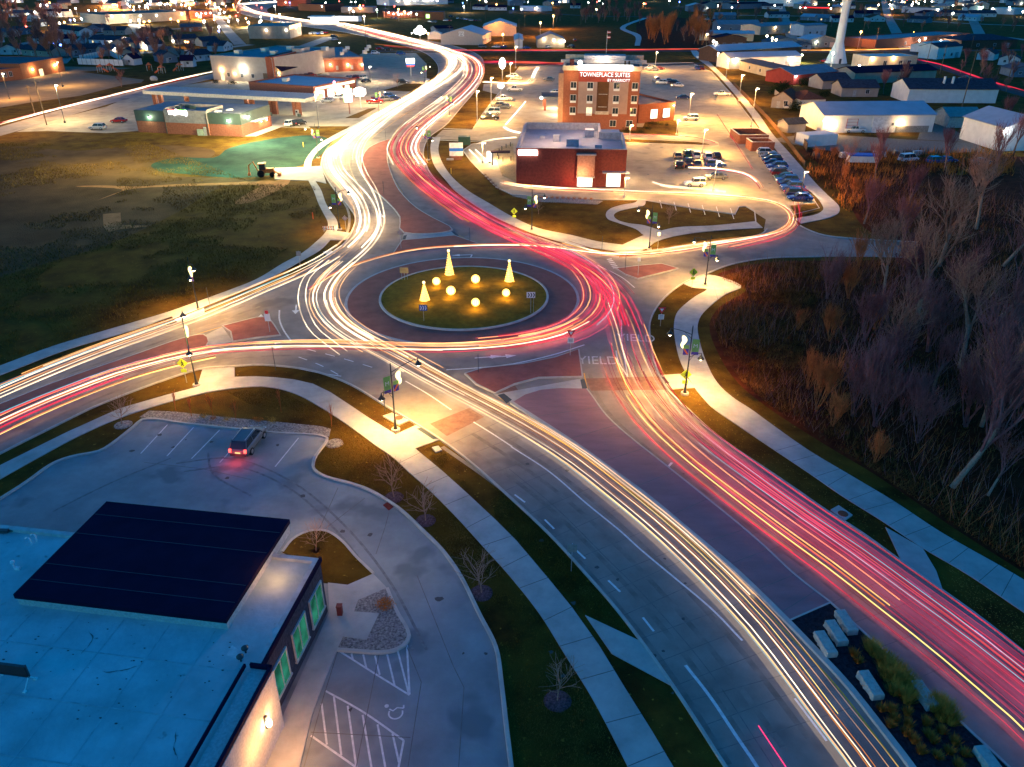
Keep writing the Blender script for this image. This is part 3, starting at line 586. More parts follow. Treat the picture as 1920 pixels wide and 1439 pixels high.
trails(P_R[:9], 'wrapped round the east side of the island', {'red': 12, 'pink': 9, 'warm': 2, 'yellow': 2, 'cyan': 1, 'blush': 4}, 2.5, (.04, .09), tmin=.5, seed=12)
trails(P_R[5:], 'running west below the roundabout island', {'white': 2, 'warm': 6, 'red': 4, 'cyan': 1, 'orange': 2}, 1.4, (.04, .075), tmin=.6, seed=13)
trails([(400, 668), (320, 686), (220, 716), (120, 755), (40, 790), (-80, 848), (-200, 908)], 'at the left edge of the west road', {'red': 7, 'pink': 4, 'orange': 3, 'yellow': 1}, 2.1, (.03, .075), tmin=.6, seed=14)
trails([(590, 552), (640, 520), (700, 497), (780, 478), (870, 470), (960, 468), (1040, 473), (1110, 482), (1190, 486), (1270, 478), (1350, 464), (1420, 452), (1465, 440), (1484, 420), (1476, 400), (1445, 384), (1390, 376), (1300, 370), (1200, 366), (1100, 362), (1010, 358), (945, 350)], 'from the top of the island out to the restaurant lane', {'warm': 3, 'orange': 2, 'red': 3, 'white': 1}, 1.1, (.05, .085), tmin=.5, seed=15)
trails([(1060, 462), (1130, 482), (1200, 481), (1290, 468), (1380, 457), (1440, 448), (1475, 432)], 'on the east approach road', {'white': 2, 'warm': 2, 'orange': 1}, 1.0, (.05, .08), tmin=.7, seed=16)
trails([(1488, 385), (1491, 410), (1484, 432), (1460, 450), (1420, 462), (1370, 473)], 'turning at the east end of the approach', {'red': 3, 'pink': 2, 'warm': 1}, .8, (.05, .08), tmin=.8, seed=17)
trails([(612, 498), (578, 528), (567, 560), (572, 595), (590, 630), (620, 655), (645, 674)], 'in the pair of thin arcs west of the ring', {'white': 2}, 1.4, (.06, .07), tmin=.99, seed=18, wob=0)
trails([(-150, 285), (0, 238), (100, 211), (200, 186), (300, 161), (400, 138)], 'on the street at the upper left', {'white': 4, 'hot': 1, 'red': 3}, 1.6, (.09, .16), tmin=.6, seed=19)
trails([(450, 9), (500, 6), (560, 2), (600, -4)], 'on the far bend at the top', {'white': 5, 'hot': 2}, 5, (.2, .4), tmin=.7, seed=20)
trails([(450, 12), (475, 24), (520, 33), (580, 42), (640, 48), (720, 66), (800, 86)], 'on the far S bend past the shops', {'white': 8, 'hot': 3, 'red': 4, 'warm': 3}, 4.2, (.13, .28), tmin=.6, seed=21)
trails([(905, 120), (960, 120), (1050, 123), (1080, 124)], 'on the cross street behind the hotel', {'red': 4, 'orange': 2}, 2, (.08, .14), tmin=.5, seed=22)
trails([(700, 86), (830, 96), (960, 97), (1200, 96), (1300, 95), (1440, 98)], 'on the far cross road in front of the sheds', {'red': 3, 'orange': 2}, 1.5, (.09, .15), tmin=.7, seed=23)
trails([(1450, 97), (1600, 97), (1720, 93)], 'behind the water tower', {'orange': 3, 'warm': 2}, 1.5, (.1, .16), tmin=.8, seed=24)
trails([(1715, 114), (1760, 124), (1810, 141), (1870, 161), (1930, 178)], 'on the road right of the water tower', {'red': 4}, 1.0, (.09, .13), tmin=.7, seed=25)
trails([(905, 158), (940, 160), (985, 161), (1000, 152)], 'turning into the hotel car park', {'white': 3, 'warm': 3}, 1.2, (.08, .14), tmin=.6, seed=26)
trails([(982, 196), (960, 222), (944, 240)], 'between the parked rows west of the hotel', {'hot': 2}, .7, (.14, .17), tmin=.99, seed=27, wob=0)
trails([(946, 243), (958, 250), (976, 254)], 'swinging in beside the restaurant', {'hot': 2}, .5, (.1, .12), tmin=.99, seed=28, wob=0)
trails([(896, 276), (915, 269), (940, 265), (968, 263)], 'at the lane entrance of the restaurant', {'white': 2, 'warm': 1}, .6, (.08, .11), tmin=.99, seed=29, wob=0)
trails([(886, 286), (898, 298), (906, 307)], 'in the drive-through lane by the sign', {'hot': 2}, .8, (.13, .16), tmin=.99, seed=30, wob=0)
trails([(940, 347), (965, 353), (1010, 357), (1060, 361), (1150, 365)], 'along the front of the restaurant', {'white': 2, 'warm': 2, 'red': 2}, .7, (.08, .11), tmin=.6, seed=31)
trails([(1344, 220), (1362, 248), (1385, 285), (1410, 324)], 'cutting across the hotel car park', {'red': 1}, .1, (.09, .1), tmin=.99, seed=32, wob=0)
trails([(1290, 322), (1340, 324), (1390, 332), (1412, 345), (1424, 362)], 'winding between the parked cars', {'red': 2, 'hot': 1, 'yellow': 1}, .9, (.08, .11), tmin=.7, seed=33)
trails([(1150, 257), (1230, 259), (1300, 263), (1335, 271), (1345, 277), (1325, 281)], 'looping round the lawn behind the restaurant', {'warm': 2, 'red': 1}, .5, (.09, .11), tmin=.8, seed=34)
trails([(1210, 345), (1245, 357), (1290, 361), (1360, 368)], 'at the back row of the restaurant lot', {'white': 2}, .5, (.09, .11), tmin=.8, seed=35)
trails([(1000, 150), (1005, 138), (1010, 130)], 'in the north-west corner of the hotel lot', {'hot': 2}, .8, (.15, .18), tmin=.99, seed=36, wob=0)
o = MB().tube([P(1422, 1361, .7), P(1448, 1400, .7), P(1476, 1442, .7)], .035, 4).build('light_trail', emit('trail_crimson', (1, .01, .12), .9, True)); tag(o, 'single short crimson light trail alone on the blue road at the bottom', 'light trail')
# ================================================================ near building
O_ = Vector((-13.0, 39.97, 0)); AN = -math.atan2(1.35, 9.0)
nb = thing('commercial_building', 'pale flat-roofed building with a raised navy roof block in the near corner', 'building', O_, AN)
m_roofw = mat('white_membrane', (.32, .40, .40), .65, scale=.30, col2=(.56, .64, .64), bump=.35, bscale=3, spots=(1.1, (.13, .15, .145), .675), detail=14)
m_navy = mat('navy_metal', (.016, .010, .032), .9, scale=.6, var=.15); m_dbrick = mat('charcoal_brick', (.06, .055, .075), .8, scale=4, var=.5, bump=.8, bscale=9)
m_bwhite = mat('white_brick', (.55, .53, .50), .8, scale=6, var=.2, bump=.4)
b = MB(); b.prism([(-40, -19.7), (0, -19.7), (0, 0), (-40, 0)], 0, 4.56); b.build('wall', m_dbrick, nb)
rf = MB(); rf.prism([(-39.7, -19), (-.36, -19), (-.36, -.36), (-39.7, -.36)], 4.45, 4.62); rf = rf.build('roof', m_roofw, nb)
pr = MB()
pr.box((-1.65, -.18, 4.7), (3.3, .36, .34)); pr.box((-.18, -4.83, 4.7), (.36, 8.94, .34)); pr.build('parapet', mat('cream_coping', (.50, .49, .47), .6, scale=1), nb); pr = MB(); pr.box((-28.6, -.18, 4.7), (22.8, .36, .34)); pr.build('parapet', mat('cream_coping', (.50, .49, .47), .6, scale=1), nb)
pd = MB(); pd.box((.04, -4.65, 4.74), (.14, 9.3, .36)); pd.box((-.0, .05, 4.74), (.2, .14, .36)); pd.box((.68, -14.2, 4.98), (.2, 9.8, .3)); pd.box((.1, -9.32, 4.98), (1.3, .16, .3)); pd.box((-.9, -14.2, 4.9), (.12, 9.8, .24)); pd.build('coping', m_navy, nb)
wb = MB(); wb.box((.15, -14.3, 2.4), (1.3, 9.9, 4.8)); wb.build('entrance_wall', m_bwhite, nb)
rb = MB(); rb.box((-10.25, -2.0, 4.95), (13.95, 9.4, .95)); up = rb.build('raised_block', m_bwhite, nb)
u2 = MB(); u2.box((-10.25, -2.0, 5.42), (14.1, 9.6, .34)); u2.build('navy_roof', m_navy, up)
u3 = MB()
for v in (-5.4, -3.9, -.8, 1.3): u3.box((-10.25, v, 5.594), (13.9, .05, .012))
u3.build('roof_seam', mat('seam', (.02, .024, .045), .6), up)
m_win = emit('green_lit_window', (.05, .42, .27), .42, vary=(.9, .35, 1.3)); m_wfr = mat('window_frame', (.5, .5, .5), .5)
for v0, v1 in ((-2.5, -.55), (-5.35, -3.4), (-8.2, -6.4)):
    f = MB(); f.box((.05, (v0+v1)/2, 3.32), (.12, v1-v0+.16, .1)); f.box((.05, (v0+v1)/2, .95), (.2, v1-v0+.3, .1)); f.box((.05, v0-.03, 2.13), (.12, .09, 2.3)); f.box((.05, v1+.03, 2.13), (.12, .09, 2.3)); f.box((.05, (v0+v1)/2, 2.13), (.1, .07, 2.3))
    f = f.build('window', m_wfr, nb); q = MB(); q.box((.02, (v0+v1)/2, 2.13), (.05, v1-v0, 2.26)); q.build('pane', m_win, f)
wl = MB(); wl.box((.87, -11.15, 2.75), (.16, .2, .9)); wl = wl.build('wall_lamp', m_dark, nb); q = MB(); q.ball((1.02, -11.15, 2.7), .17, sq=(1, 1, 1.9)); q.build('bulb', m_bulb, wl)
LAMPS_NB = [((2.2, -11.15, 2.9), 300, (1, .40, .08)), ((1.9, -12.8, 2.6), 200, (1, .45, .12)), ((-2.1, -2.2, 5.9), 110, (1, .5, .14)), ((-9, 4.8, 4.6), 260, (1, .60, .32)), ((-3.0, 5.2, 4.6), 520, (1, .60, .32)), ((4.2, 4.6, 4.4), 160, (1, .7, .45))]
st = MB(); cw_ = random.Random(5)
for i in range(150):
    x, y = cw_.uniform(-36, -1.2), cw_.uniform(-14, -7.4); st.ball((x, y, 4.622), cw_.uniform(.02, .07), 5, 3, (1.6, 1, .12))
st.build('roof_debris', m_dark, rf)
sm_ = MB()
for k in range(6): sm_.box((-.6-k*3.0-3.4, -12.9, 4.626), (.07, 12, .012))
for k in range(3): sm_.box((-20, -9.5-k*3.4, 4.629), (39, .07, .012))
sm_.build('membrane_seam', mat('seam_white', (.40, .47, .47), .6), rf)
sn = MB()
for k in range(15):
    x, y, a = cw_.uniform(-30, -2), cw_.uniform(-17, -7.6), cw_.uniform(-.5, .5)-.9
    pts = []
    for j in range(14): pts.append(Vector((x, y, 4.634+k*.0006))); a += cw_.uniform(-.35, .35); x += .16*math.cos(a); y += .16*math.sin(a)
    ns = normals(pts); vs = []
    for j, (p, n) in enumerate(zip(pts, ns)): w_ = cw_.uniform(.005, .05)*math.sin(math.pi*(j+.5)/14); vs += [p-n*w_, p+n*w_]
    sn.add(vs, [(2*j, 2*j+2, 2*j+3, 2*j+1) for j in range(13)])
sn.build('water_stain', mat('dirt_stain', (.13, .16, .15), .8, scale=5, var=.4), rf)
for a_, e_, c_ in LAMPS_NB: lamp(nb.matrix_basis @ Vector(a_), e_, c_, .25)
def L2W(u, v, z=0): c, s = math.cos(AN), math.sin(AN); return Vector((O_.x+u*c-v*s, O_.y+u*s+v*c, z))
def W2L(p): d = p-O_; c, s = math.cos(AN), math.sin(AN); return (d.x*c+d.y*s, -d.x*s+d.y*c)
# things standing on the roof
for i, (x, y) in enumerate(((60, 1022), (70, 1016))):
    p = P(x, y, 4.62); b = MB(); b.tube([Vector((0, 0, 0)), Vector((0, 0, .5)), Vector((-.05, 0, .62)), Vector((-.2, 0, .66)), Vector((-.3, 0, .58))], .05, 8)
    tag(b.build('gooseneck_vent', m_plasticw, loc=p, local=True), ('white gooseneck pipe on the pale roof, left one of the pair' if i == 0 else 'white gooseneck pipe on the pale roof, right one of the pair'), 'roof vent', 'gooseneck vents on the near roof')
for i, (x, y) in enumerate(((461, 1224), (452, 1240))):
    p = P(x, y, 4.62); b = MB(); b.lathe((0, 0, 0), [(.06, 0), (.06, .28), (.2, .3), (.22, .4), (.1, .52)], 10)
    tag(b.build('mushroom_vent', m_dark, loc=p, local=True), ('black round roof vent near the brick edge, the farther of two' if i == 0 else 'black round roof vent near the brick edge, the nearer of two'), 'roof vent', 'round vents on the near roof')
pt = MB(); pt.prism([W2L(P(*q, 4.63)) for q in ((435, 1210), (452, 1222), (448, 1236), (424, 1229))], 4.621, 4.627); pt.build('roof_patch', mat('roof_patch', (.62, .62, .6), .6), nb)
p = P(30, 1282, 4.62); sg = thing('equipment_screen', 'dark red screen panel on white legs standing on the near roof', 'screen', p, AN)
b = MB(); b.box((-1.2, .1, 1.0), (4.2, .06, .75)); b.build('panel', mat('maroon_panel', (.10, .02, .018), .6), sg)
fr = MB(); fr.box((-1.2, .1, 1.4), (4.3, .12, .06)); fr.box((-1.2, .1, .6), (4.3, .12, .06))
for u in (-3.2, -1.2, .9): fr.box((u, .15, 1.0), (.07, .1, .85))
fr.build('frame', m_dark, sg)
for u in (-3.2, -1.2, .9):
    for v in (-.45, .45): q = MB(); q.tube([Vector((u, .1, .62)), Vector((u, v, .05))], .035, 6); q.box((u, v, .04), (.16, .16, .08)); q.build('leg', m_plasticw, sg)
for (x, y) in ((28, 1068),):
    p = P(x, y, 4.62); b = MB(); b.tube([Vector((0, 0, 0)), Vector((0, 0, .55))], .05, 8); b.ball((0, 0, .62), .14); b.box((.2, 0, .1), (.3, .2, .2)); tag(b.build('roof_vent', m_plasticw, loc=p, local=True), 'small white capped pipe at the left edge of the near roof', 'roof vent')
p = P(8, 1000, 4.62); b = MB(); b.box((0, 0, .2), (.7, .25, .22)); b.tube([Vector((-.6, 0, .1)), Vector((.6, .1, .12))], .04, 6); tag(b.build('roof_equipment', m_dark, loc=p, local=True), 'dark pipework lying in the far left corner of the near roof', 'roof equipment')
# ================================================================ vehicles
def loft(b, secs, seg_close=True):
    """secs: list of (x, [(y,z)...]) cross sections, joined along x"""
    n = len(secs[0][1]); vs = [(x, y, z) for x, cs in secs for y, z in cs]; fs = []
    for i in range(len(secs)-1):
        for k in range(n): k2 = (k+1) % n; fs.append((i*n+k, i*n+k2, (i+1)*n+k2, (i+1)*n+k))
    fs.append(tuple(range(n))[::-1]); fs.append(tuple((len(secs)-1)*n+k for k in range(n))); return b.add(vs, fs)
def csec(w, z0, z1, r=.12): return [(-w+.06, z0), (w-.06, z0), (w, z0+.15), (w, z1-r), (w-r*.8, z1), (-w+r*.8, z1), (-w, z1-r), (-w, z0+.15)]
def make_car(kind, lit=False):
    root = thing(kind, 'x', 'car')
    W = .9; L = {'sedan': 4.7, 'suv': 4.7, 'pickup': 5.7, 'jeep': 4.3, 'van': 5.0}[kind]; H = {'sedan': 1.45, 'suv': 1.72, 'pickup': 1.85, 'jeep': 1.85, 'van': 1.9}[kind]
    belt = {'sedan': .92, 'suv': 1.05, 'pickup': 1.15, 'jeep': 1.15, 'van': 1.05}[kind]; hl = L/2
    hood = {'sedan': .82, 'suv': .98, 'pickup': 1.08, 'jeep': 1.08, 'van': .95}[kind]
    b = MB(); rear = belt-.02
    if kind == 'pickup':
        loft(b, [(-hl, csec(.84, .45, 1.0)), (-hl+.1, csec(.9, .4, 1.1)), (-hl+1.8, csec(.93, .38, 1.12)), (0, csec(.95, .36, belt)), (hl-1.5, csec(.95, .36, hood+.02)), (hl-.3, csec(.92, .38, hood-.04)), (hl, csec(.84, .42, .85))])
    else:
        loft(b, [(-hl, csec(.78, .42, rear-.1)), (-hl+.12, csec(.88, .34, rear)), (-hl*.4, csec(W+.02, .3, belt)), (hl-1.5, csec(W+.02, .3, hood+.06)), (hl-.35, csec(.88, .32, hood-.08)), (hl-.05, csec(.8, .36, hood-.25)), (hl, csec(.7, .42, hood-.35))])
    b.build('body', m_paint, root)
    c = MB(); r = MB()
    if kind == 'sedan': xs = (-1.75, -.95, .35, 1.15)
    elif kind == 'pickup': xs = (-.75, -.55, .75, 1.35)
    elif kind == 'jeep': xs = (-2.08, -1.98, .35, .6)
    elif kind == 'van': xs = (-2.3, -2.05, .9, 1.75)
    else: xs = (-2.2, -1.75, .4, 1.2)
    z = H-.05; wb_ = .8; wt = .66 if kind == 'sedan' else .70
    c.add([(xs[0], -wb_, belt-.03), (xs[0], wb_, belt-.03), (xs[1], wt, z), (xs[1], -wt, z), (xs[3], -wb_, belt-.03), (xs[3], wb_, belt-.03), (xs[2], wt, z), (xs[2], -wt, z)],
          [(0, 3, 2, 1), (4, 5, 6, 7), (0, 4, 7, 3), (1, 2, 6, 5), (3, 7, 6, 2)])
    c.build('windows', m_glass, root)
    r.add([(xs[1]-.06, -wt-.03, z), (xs[1]-.06, wt+.03, z), (xs[2]+.06, wt+.03, z), (xs[2]+.06, -wt-.03, z), (xs[1]+.05, -wt+.08, H), (xs[1]+.05, wt-.08, H), (xs[2]-.08, wt-.08, H), (xs[2]-.08, -wt+.08, H)],
          [(0, 1, 5, 4), (1, 2, 6, 5), (2, 3, 7, 6), (3, 0, 4, 7), (4, 5, 6, 7), (3, 2, 1, 0)])
    for s in (-1, 1):   # pillars
        for (xa, xb) in ((xs[0], xs[1]), (xs[3], xs[2]), ((xs[0]+xs[3])/2-.1, (xs[1]+xs[2])/2-.05)): r.tube([Vector((xa, s*(wb_+.005), belt-.03)), Vector((xb, s*(wt+.005), z+.01))], .035, 4)
    r.build('roof', m_paint, root)
    wr = .42 if kind in ('pickup', 'jeep') else .36 if kind != 'sedan' else .33
    for x in (-hl+.95, hl-.92):
        for s in (-1, 1):
            q = MB(); q.lathe((0, 0, 0), [(wr*.6, -.11), (wr, -.1), (wr, .1), (wr*.6, .11)], 16); q.v = [(v[0]+x, s*.84+v[2], v[1]+wr) for v in q.v]; q = q.build('wheel', m_tyre, root)
            q2 = MB(); q2.lathe((0, 0, 0), [(wr*.6, -.02), (wr*.62, .0), (wr*.25, .02)], 10); q2.v = [(v[0]+x, s*(.955+v[2]), v[1]+wr) for v in q2.v]; q2.build('rim', m_rim, q)
    for s in (-1, 1):
        q = MB(); q.box((hl-.16, s*.66, hood-.28), (.22, .3, .14)); q.build('headlight', m_head, root)
        q = MB(); q.box((-hl+.04, s*.72, rear-.14), (.16, .22, .3 if kind != 'sedan' else .18)); q.build('taillight', m_tail if lit else m_tailoff, root)
        q = MB(); q.box((xs[3]-.25, s*.99, belt+.05), (.12, .16, .12)); q.build('mirror', m_paint, root)
    if kind in ('pickup',): q = MB(); q.box((-hl+.95, 0, 1.115), (1.6, 1.5, .02)); q.build('truck_bed', m_dark, root)
    if kind == 'suv' and lit:
        q = MB(); q.box((-hl-.01, 0, .72), (.04, .5, .14)); q.build('number_plate', emit('plate_light', (1, .8, .3), 1.2), root)
        for s in (-1, 1): q = MB(); q.box((-.7, s*.6, H+.04), (2.1, .05, .05)); q.build('roof_rail', m_steel, root)
        q = MB(); q.box((-hl, 0, .5), (.1, 1.5, .22)); q.build('bumper', m_dark, root)
    return root
PROTO = {}; CARS = []
CN = {'white': (.75, .75, .73), 'silver': (.42, .43, .45), 'grey': (.15, .16, .17), 'black': (.015, .016, .02), 'blue': (.03, .08, .30), 'red': (.42, .015, .012), 'tan': (.35, .28, .18), 'dark blue': (.012, .02, .09), 'maroon': (.13, .01, .015), 'green': (.03, .10, .07)}
CW = {'sedan': 'sedan', 'suv': 'sport utility car', 'pickup': 'pickup truck', 'jeep': 'boxy off-road car', 'van': 'minivan'}
CC = {'sedan': 'car', 'suv': 'SUV', 'pickup': 'pickup truck', 'jeep': 'off-road car', 'van': 'van'}
def car(x, y, hd, kind, col, where, group=None):
    """hd: heading in degrees, world; x,y pixel of the middle of its footprint"""
    if kind not in PROTO: PROTO[kind] = o = make_car(kind)
    else: o = copy_tree(PROTO[kind])
    o.location = P(x, y, .035); o.rotation_euler = (0, 0, R(hd)); setcol(o, CN[col], ('body', 'roof', 'mirror'))
    o['category'] = CC[kind]; CARS.append((o, f'{col} {CW[kind]} {where}', x))
    if group: o['group'] = group
    elif 'group' in o: del o['group']
    return o
ns_ = make_car('suv', True); ns_.name = 'parked_car'; d_ = P(314, 797)-P(261, 851); ns_.location = P(468, 836, .035); ns_.rotation_euler = (0, 0, math.atan2(d_.y, d_.x)); setcol(ns_, CN['grey'], ('body', 'roof', 'mirror'))
_d = d_.normalized(); lamp((ns_.location.x-_d.x*3.0, ns_.location.y-_d.y*3.0, .8), 75, (1, .05, .06), .3)
tag(ns_, 'grey sport utility car with lit red tail lamps in the near car park', 'SUV')
# ================================================================ street lamps
m_bg = mat('banner_green', (.22, .45, .12), .7, scale=6, var=.1); m_bp = mat('banner_purple', (.10, .06, .35), .7, scale=6, var=.1); m_bo = mat('banner_orange', (.75, .18, .03), .7, scale=6, var=.1)
def street_lamp(bx, by, ty, ad, label, arm=3.0, light=260, orn=1, small=True, ban=1):
    b_ = P(bx, by, .08); h = hgt(bx, by, ty); a = R(ad)
    t = thing('street_lamp', label, 'street lamp', b_, a, 'black banner street lamps round the junction')
    q = MB(); q.lathe((0, 0, 0), [(.42, -.08), (.42, .12), (.4, .14)], 14); q.build('footing', m_kerb, t)
    q = MB(); q.lathe((0, 0, .12), [(.22, 0), (.2, .12), (.13, .25), (.11, .9), (.13, .95), (.075, 1.05), (.055, h-.5), (.05, h-.12), (.02, h)], 10); q.build('pole', m_black, t)
    top = h-.9
    def arm_(L, z, drop, nm):
        s = 1 if L > 0 else -1; q = MB(); pts = [Vector((L*k/8, 0, z+.55*math.sin(math.pi*.5*k/8))) for k in range(9)]; q.tube(pts, .035, 6); q.tube([Vector((0, 0, z-.45)), Vector((L*.35, 0, z+.28))], .022, 5)
        ar = q.build(nm, m_black, t); e = pts[-1]
        q = MB(); q.lathe((e.x, 0, e.z-.62), [(.36, 0), (.33, .06), (.14, .28), (.07, .42), (.03, .62)], 12); q.build('lamp_shade', m_black, ar)
        q = MB(); q.ball((e.x, 0, e.z-.68), .15); q.build('bulb', m_bulb, ar); return e
    e = arm_(arm, top, 0, 'arm'); c, s = math.cos(a), math.sin(a)
    lamp((b_.x+e.x*c, b_.y+e.x*s, e.z-.75), light*21, WARM, .2, 158)
    if small:
        e = arm_(-1.2, h*.55, 0, 'arm'); lamp((b_.x+e.x*c, b_.y+e.x*s, e.z-.75), light*7, WARM, .15, 158)
    z0 = h*.63
    if ban:
        q = MB(); q.box((-.5, 0, z0+.75), (.72, .03, 1.45)); q.mi = 1; q.box((-.5, 0, z0-.12), (.72, .034, .32)); bn = q.build('banner', [m_bg, m_bp], t)
        for yy, rz in ((-.02, 0), (.02, math.pi)): text('M', .62, m_white, (-.5, yy, z0+.52), (math.pi/2, 0, rz), 'letter', bn, .004)
        q = MB(); q.box((.42, 0, z0+.55), (.56, .03, .4)); q.mi = 1; q.box((.42, 0, z0+.0), (.56, .03, .7)); q.mi = 2; q.box((.42, 0, z0+.02), (.16, .036, .74), 0, 0, R(35)); q.build('banner', [m_bg, m_bp, m_bo], t)
    if orn:
        q = MB(); pts = [Vector((.75+.12*math.sin(k*.9), -.12, z0+.35+k*.17)) for k in range(9)]
        q.tube(pts, [.06, .11, .15, .18, .21, .23, .24, .2, .1], 8); q.build('lit_ornament', m_orn, t)
    return t
LL = [(742, 806, 683, 38, 'lamp with green banner beside the paver crosswalk on the near corner', 1.8), (372, 581, 484, -55, 'lamp on the pavement at the edge of the dark field', 1.3), (369, 722, 597, 112, 'lamp on the south kerb of the west road, above the grey car', 1.0),
      (637, 430, 352, 0, 'lamp by the striped barrier on the west pavement', 1.0), (597, 296, 233, 200, 'lamp at the corner of the teal lawn near the tractor', .9), (997, 432, 357, -20, 'lamp on the lawn in front of the restaurant', 1.1),
      (1217, 467, 385, 160, 'lamp where the curving footpath meets the east road', 1.2), (1322, 535, 443, 165, 'lamp on the corner of the east road by the scrub', 1.4), (1284, 738, 613, 172, 'lamp by the lower yellow crossing sign on the east pavement', 1.8),
      (803, 300, 232, 180, 'lamp at the driveway mouth opposite the tractor', .9), (843, 217, 176, 180, 'lamp standing in the grass beside the red upper carriageway', .8), (711, 213, 166, 0, 'lamp beside the gas price sign', .8), (797, 155, 120, 0, 'lamp on the outside of the bend by the shop sign', .8)]
for i, (x, y, ty, ad, lb, pw) in enumerate(LL): street_lamp(x, y, ty, ad, 'black street '+lb, 3.0 if i in (0, 2) else 2.2, 260*pw, 1, True, 1)
# ================================================================ island decorations
def light_cone(x, y, ty, label):
    b_ = P(x, y); z0 = islz(b_); h = hgt(x, y, ty)-z0+.6; t = thing('light_tree', label, 'light tree', (b_.x, b_.y, z0), 0, 'lit cone trees on the roundabout island')
    q = MB(); n = 110; pts = [Vector((.62*(1-k/n)*math.cos(k*.55)+.05*math.cos(k*.55), .62*(1-k/n)*math.sin(k*.55)+.05*math.sin(k*.55), h*.86*k/n)) for k in range(n+1)]
    q.tube(pts, .055, 4); q.build('light_string', m_gold, t)
    q = MB(); q.lathe((0, 0, 0), [(.5, .02), (.03, h*.84)], 8); q.build('frame', m_steel, t)
    q = MB(); q.ball((0, 0, h*.92), .2); q.build('topper', m_orn, t)
    lamp((b_.x-.3, b_.y-1.2, z0+1.3), 260, (1, .55, .08), .3)
light_cone(843, 523, 474, 'tallest lit cone tree at the back of the island'); light_cone(955, 535, 494, 'lit cone tree at the right of the island'); light_cone(797, 572, 535, 'smallest lit cone tree above the blue chevron board')
for x, y, r, lb in ((819, 543, .5, 'lit globe between the two left cone trees'), (846, 563, .58, 'lit globe left of the island centre'), (892, 540, .56, 'lit globe at the island centre, in front of the tall cone'), (892, 583, .5, 'lit globe nearest the lower kerb of the island'), (949, 564, .48, 'lit globe below the right cone tree')):
    b_ = P(x, y); z0 = islz(b_); t = thing('light_globe', 'glowing '+lb, 'light globe', (b_.x, b_.y, z0), 0, 'lit globes on the roundabout island')
    q = MB(); q.ball((0, 0, r+.05), r*.86, 12, 8); q.build('globe', m_orn, t); q = MB()
    for k in range(5): q.tube([Vector((r*math.cos(a)*math.cos(k*.63), r*math.cos(a)*math.sin(k*.63), r+.05+r*math.sin(a))) for a in [2*math.pi*j/16 for j in range(17)]], .045, 4)
    q.build('light_string', m_gold, t); lamp((b_.x, b_.y-1.3, z0+.8), 250, (1, .50, .07), .3)
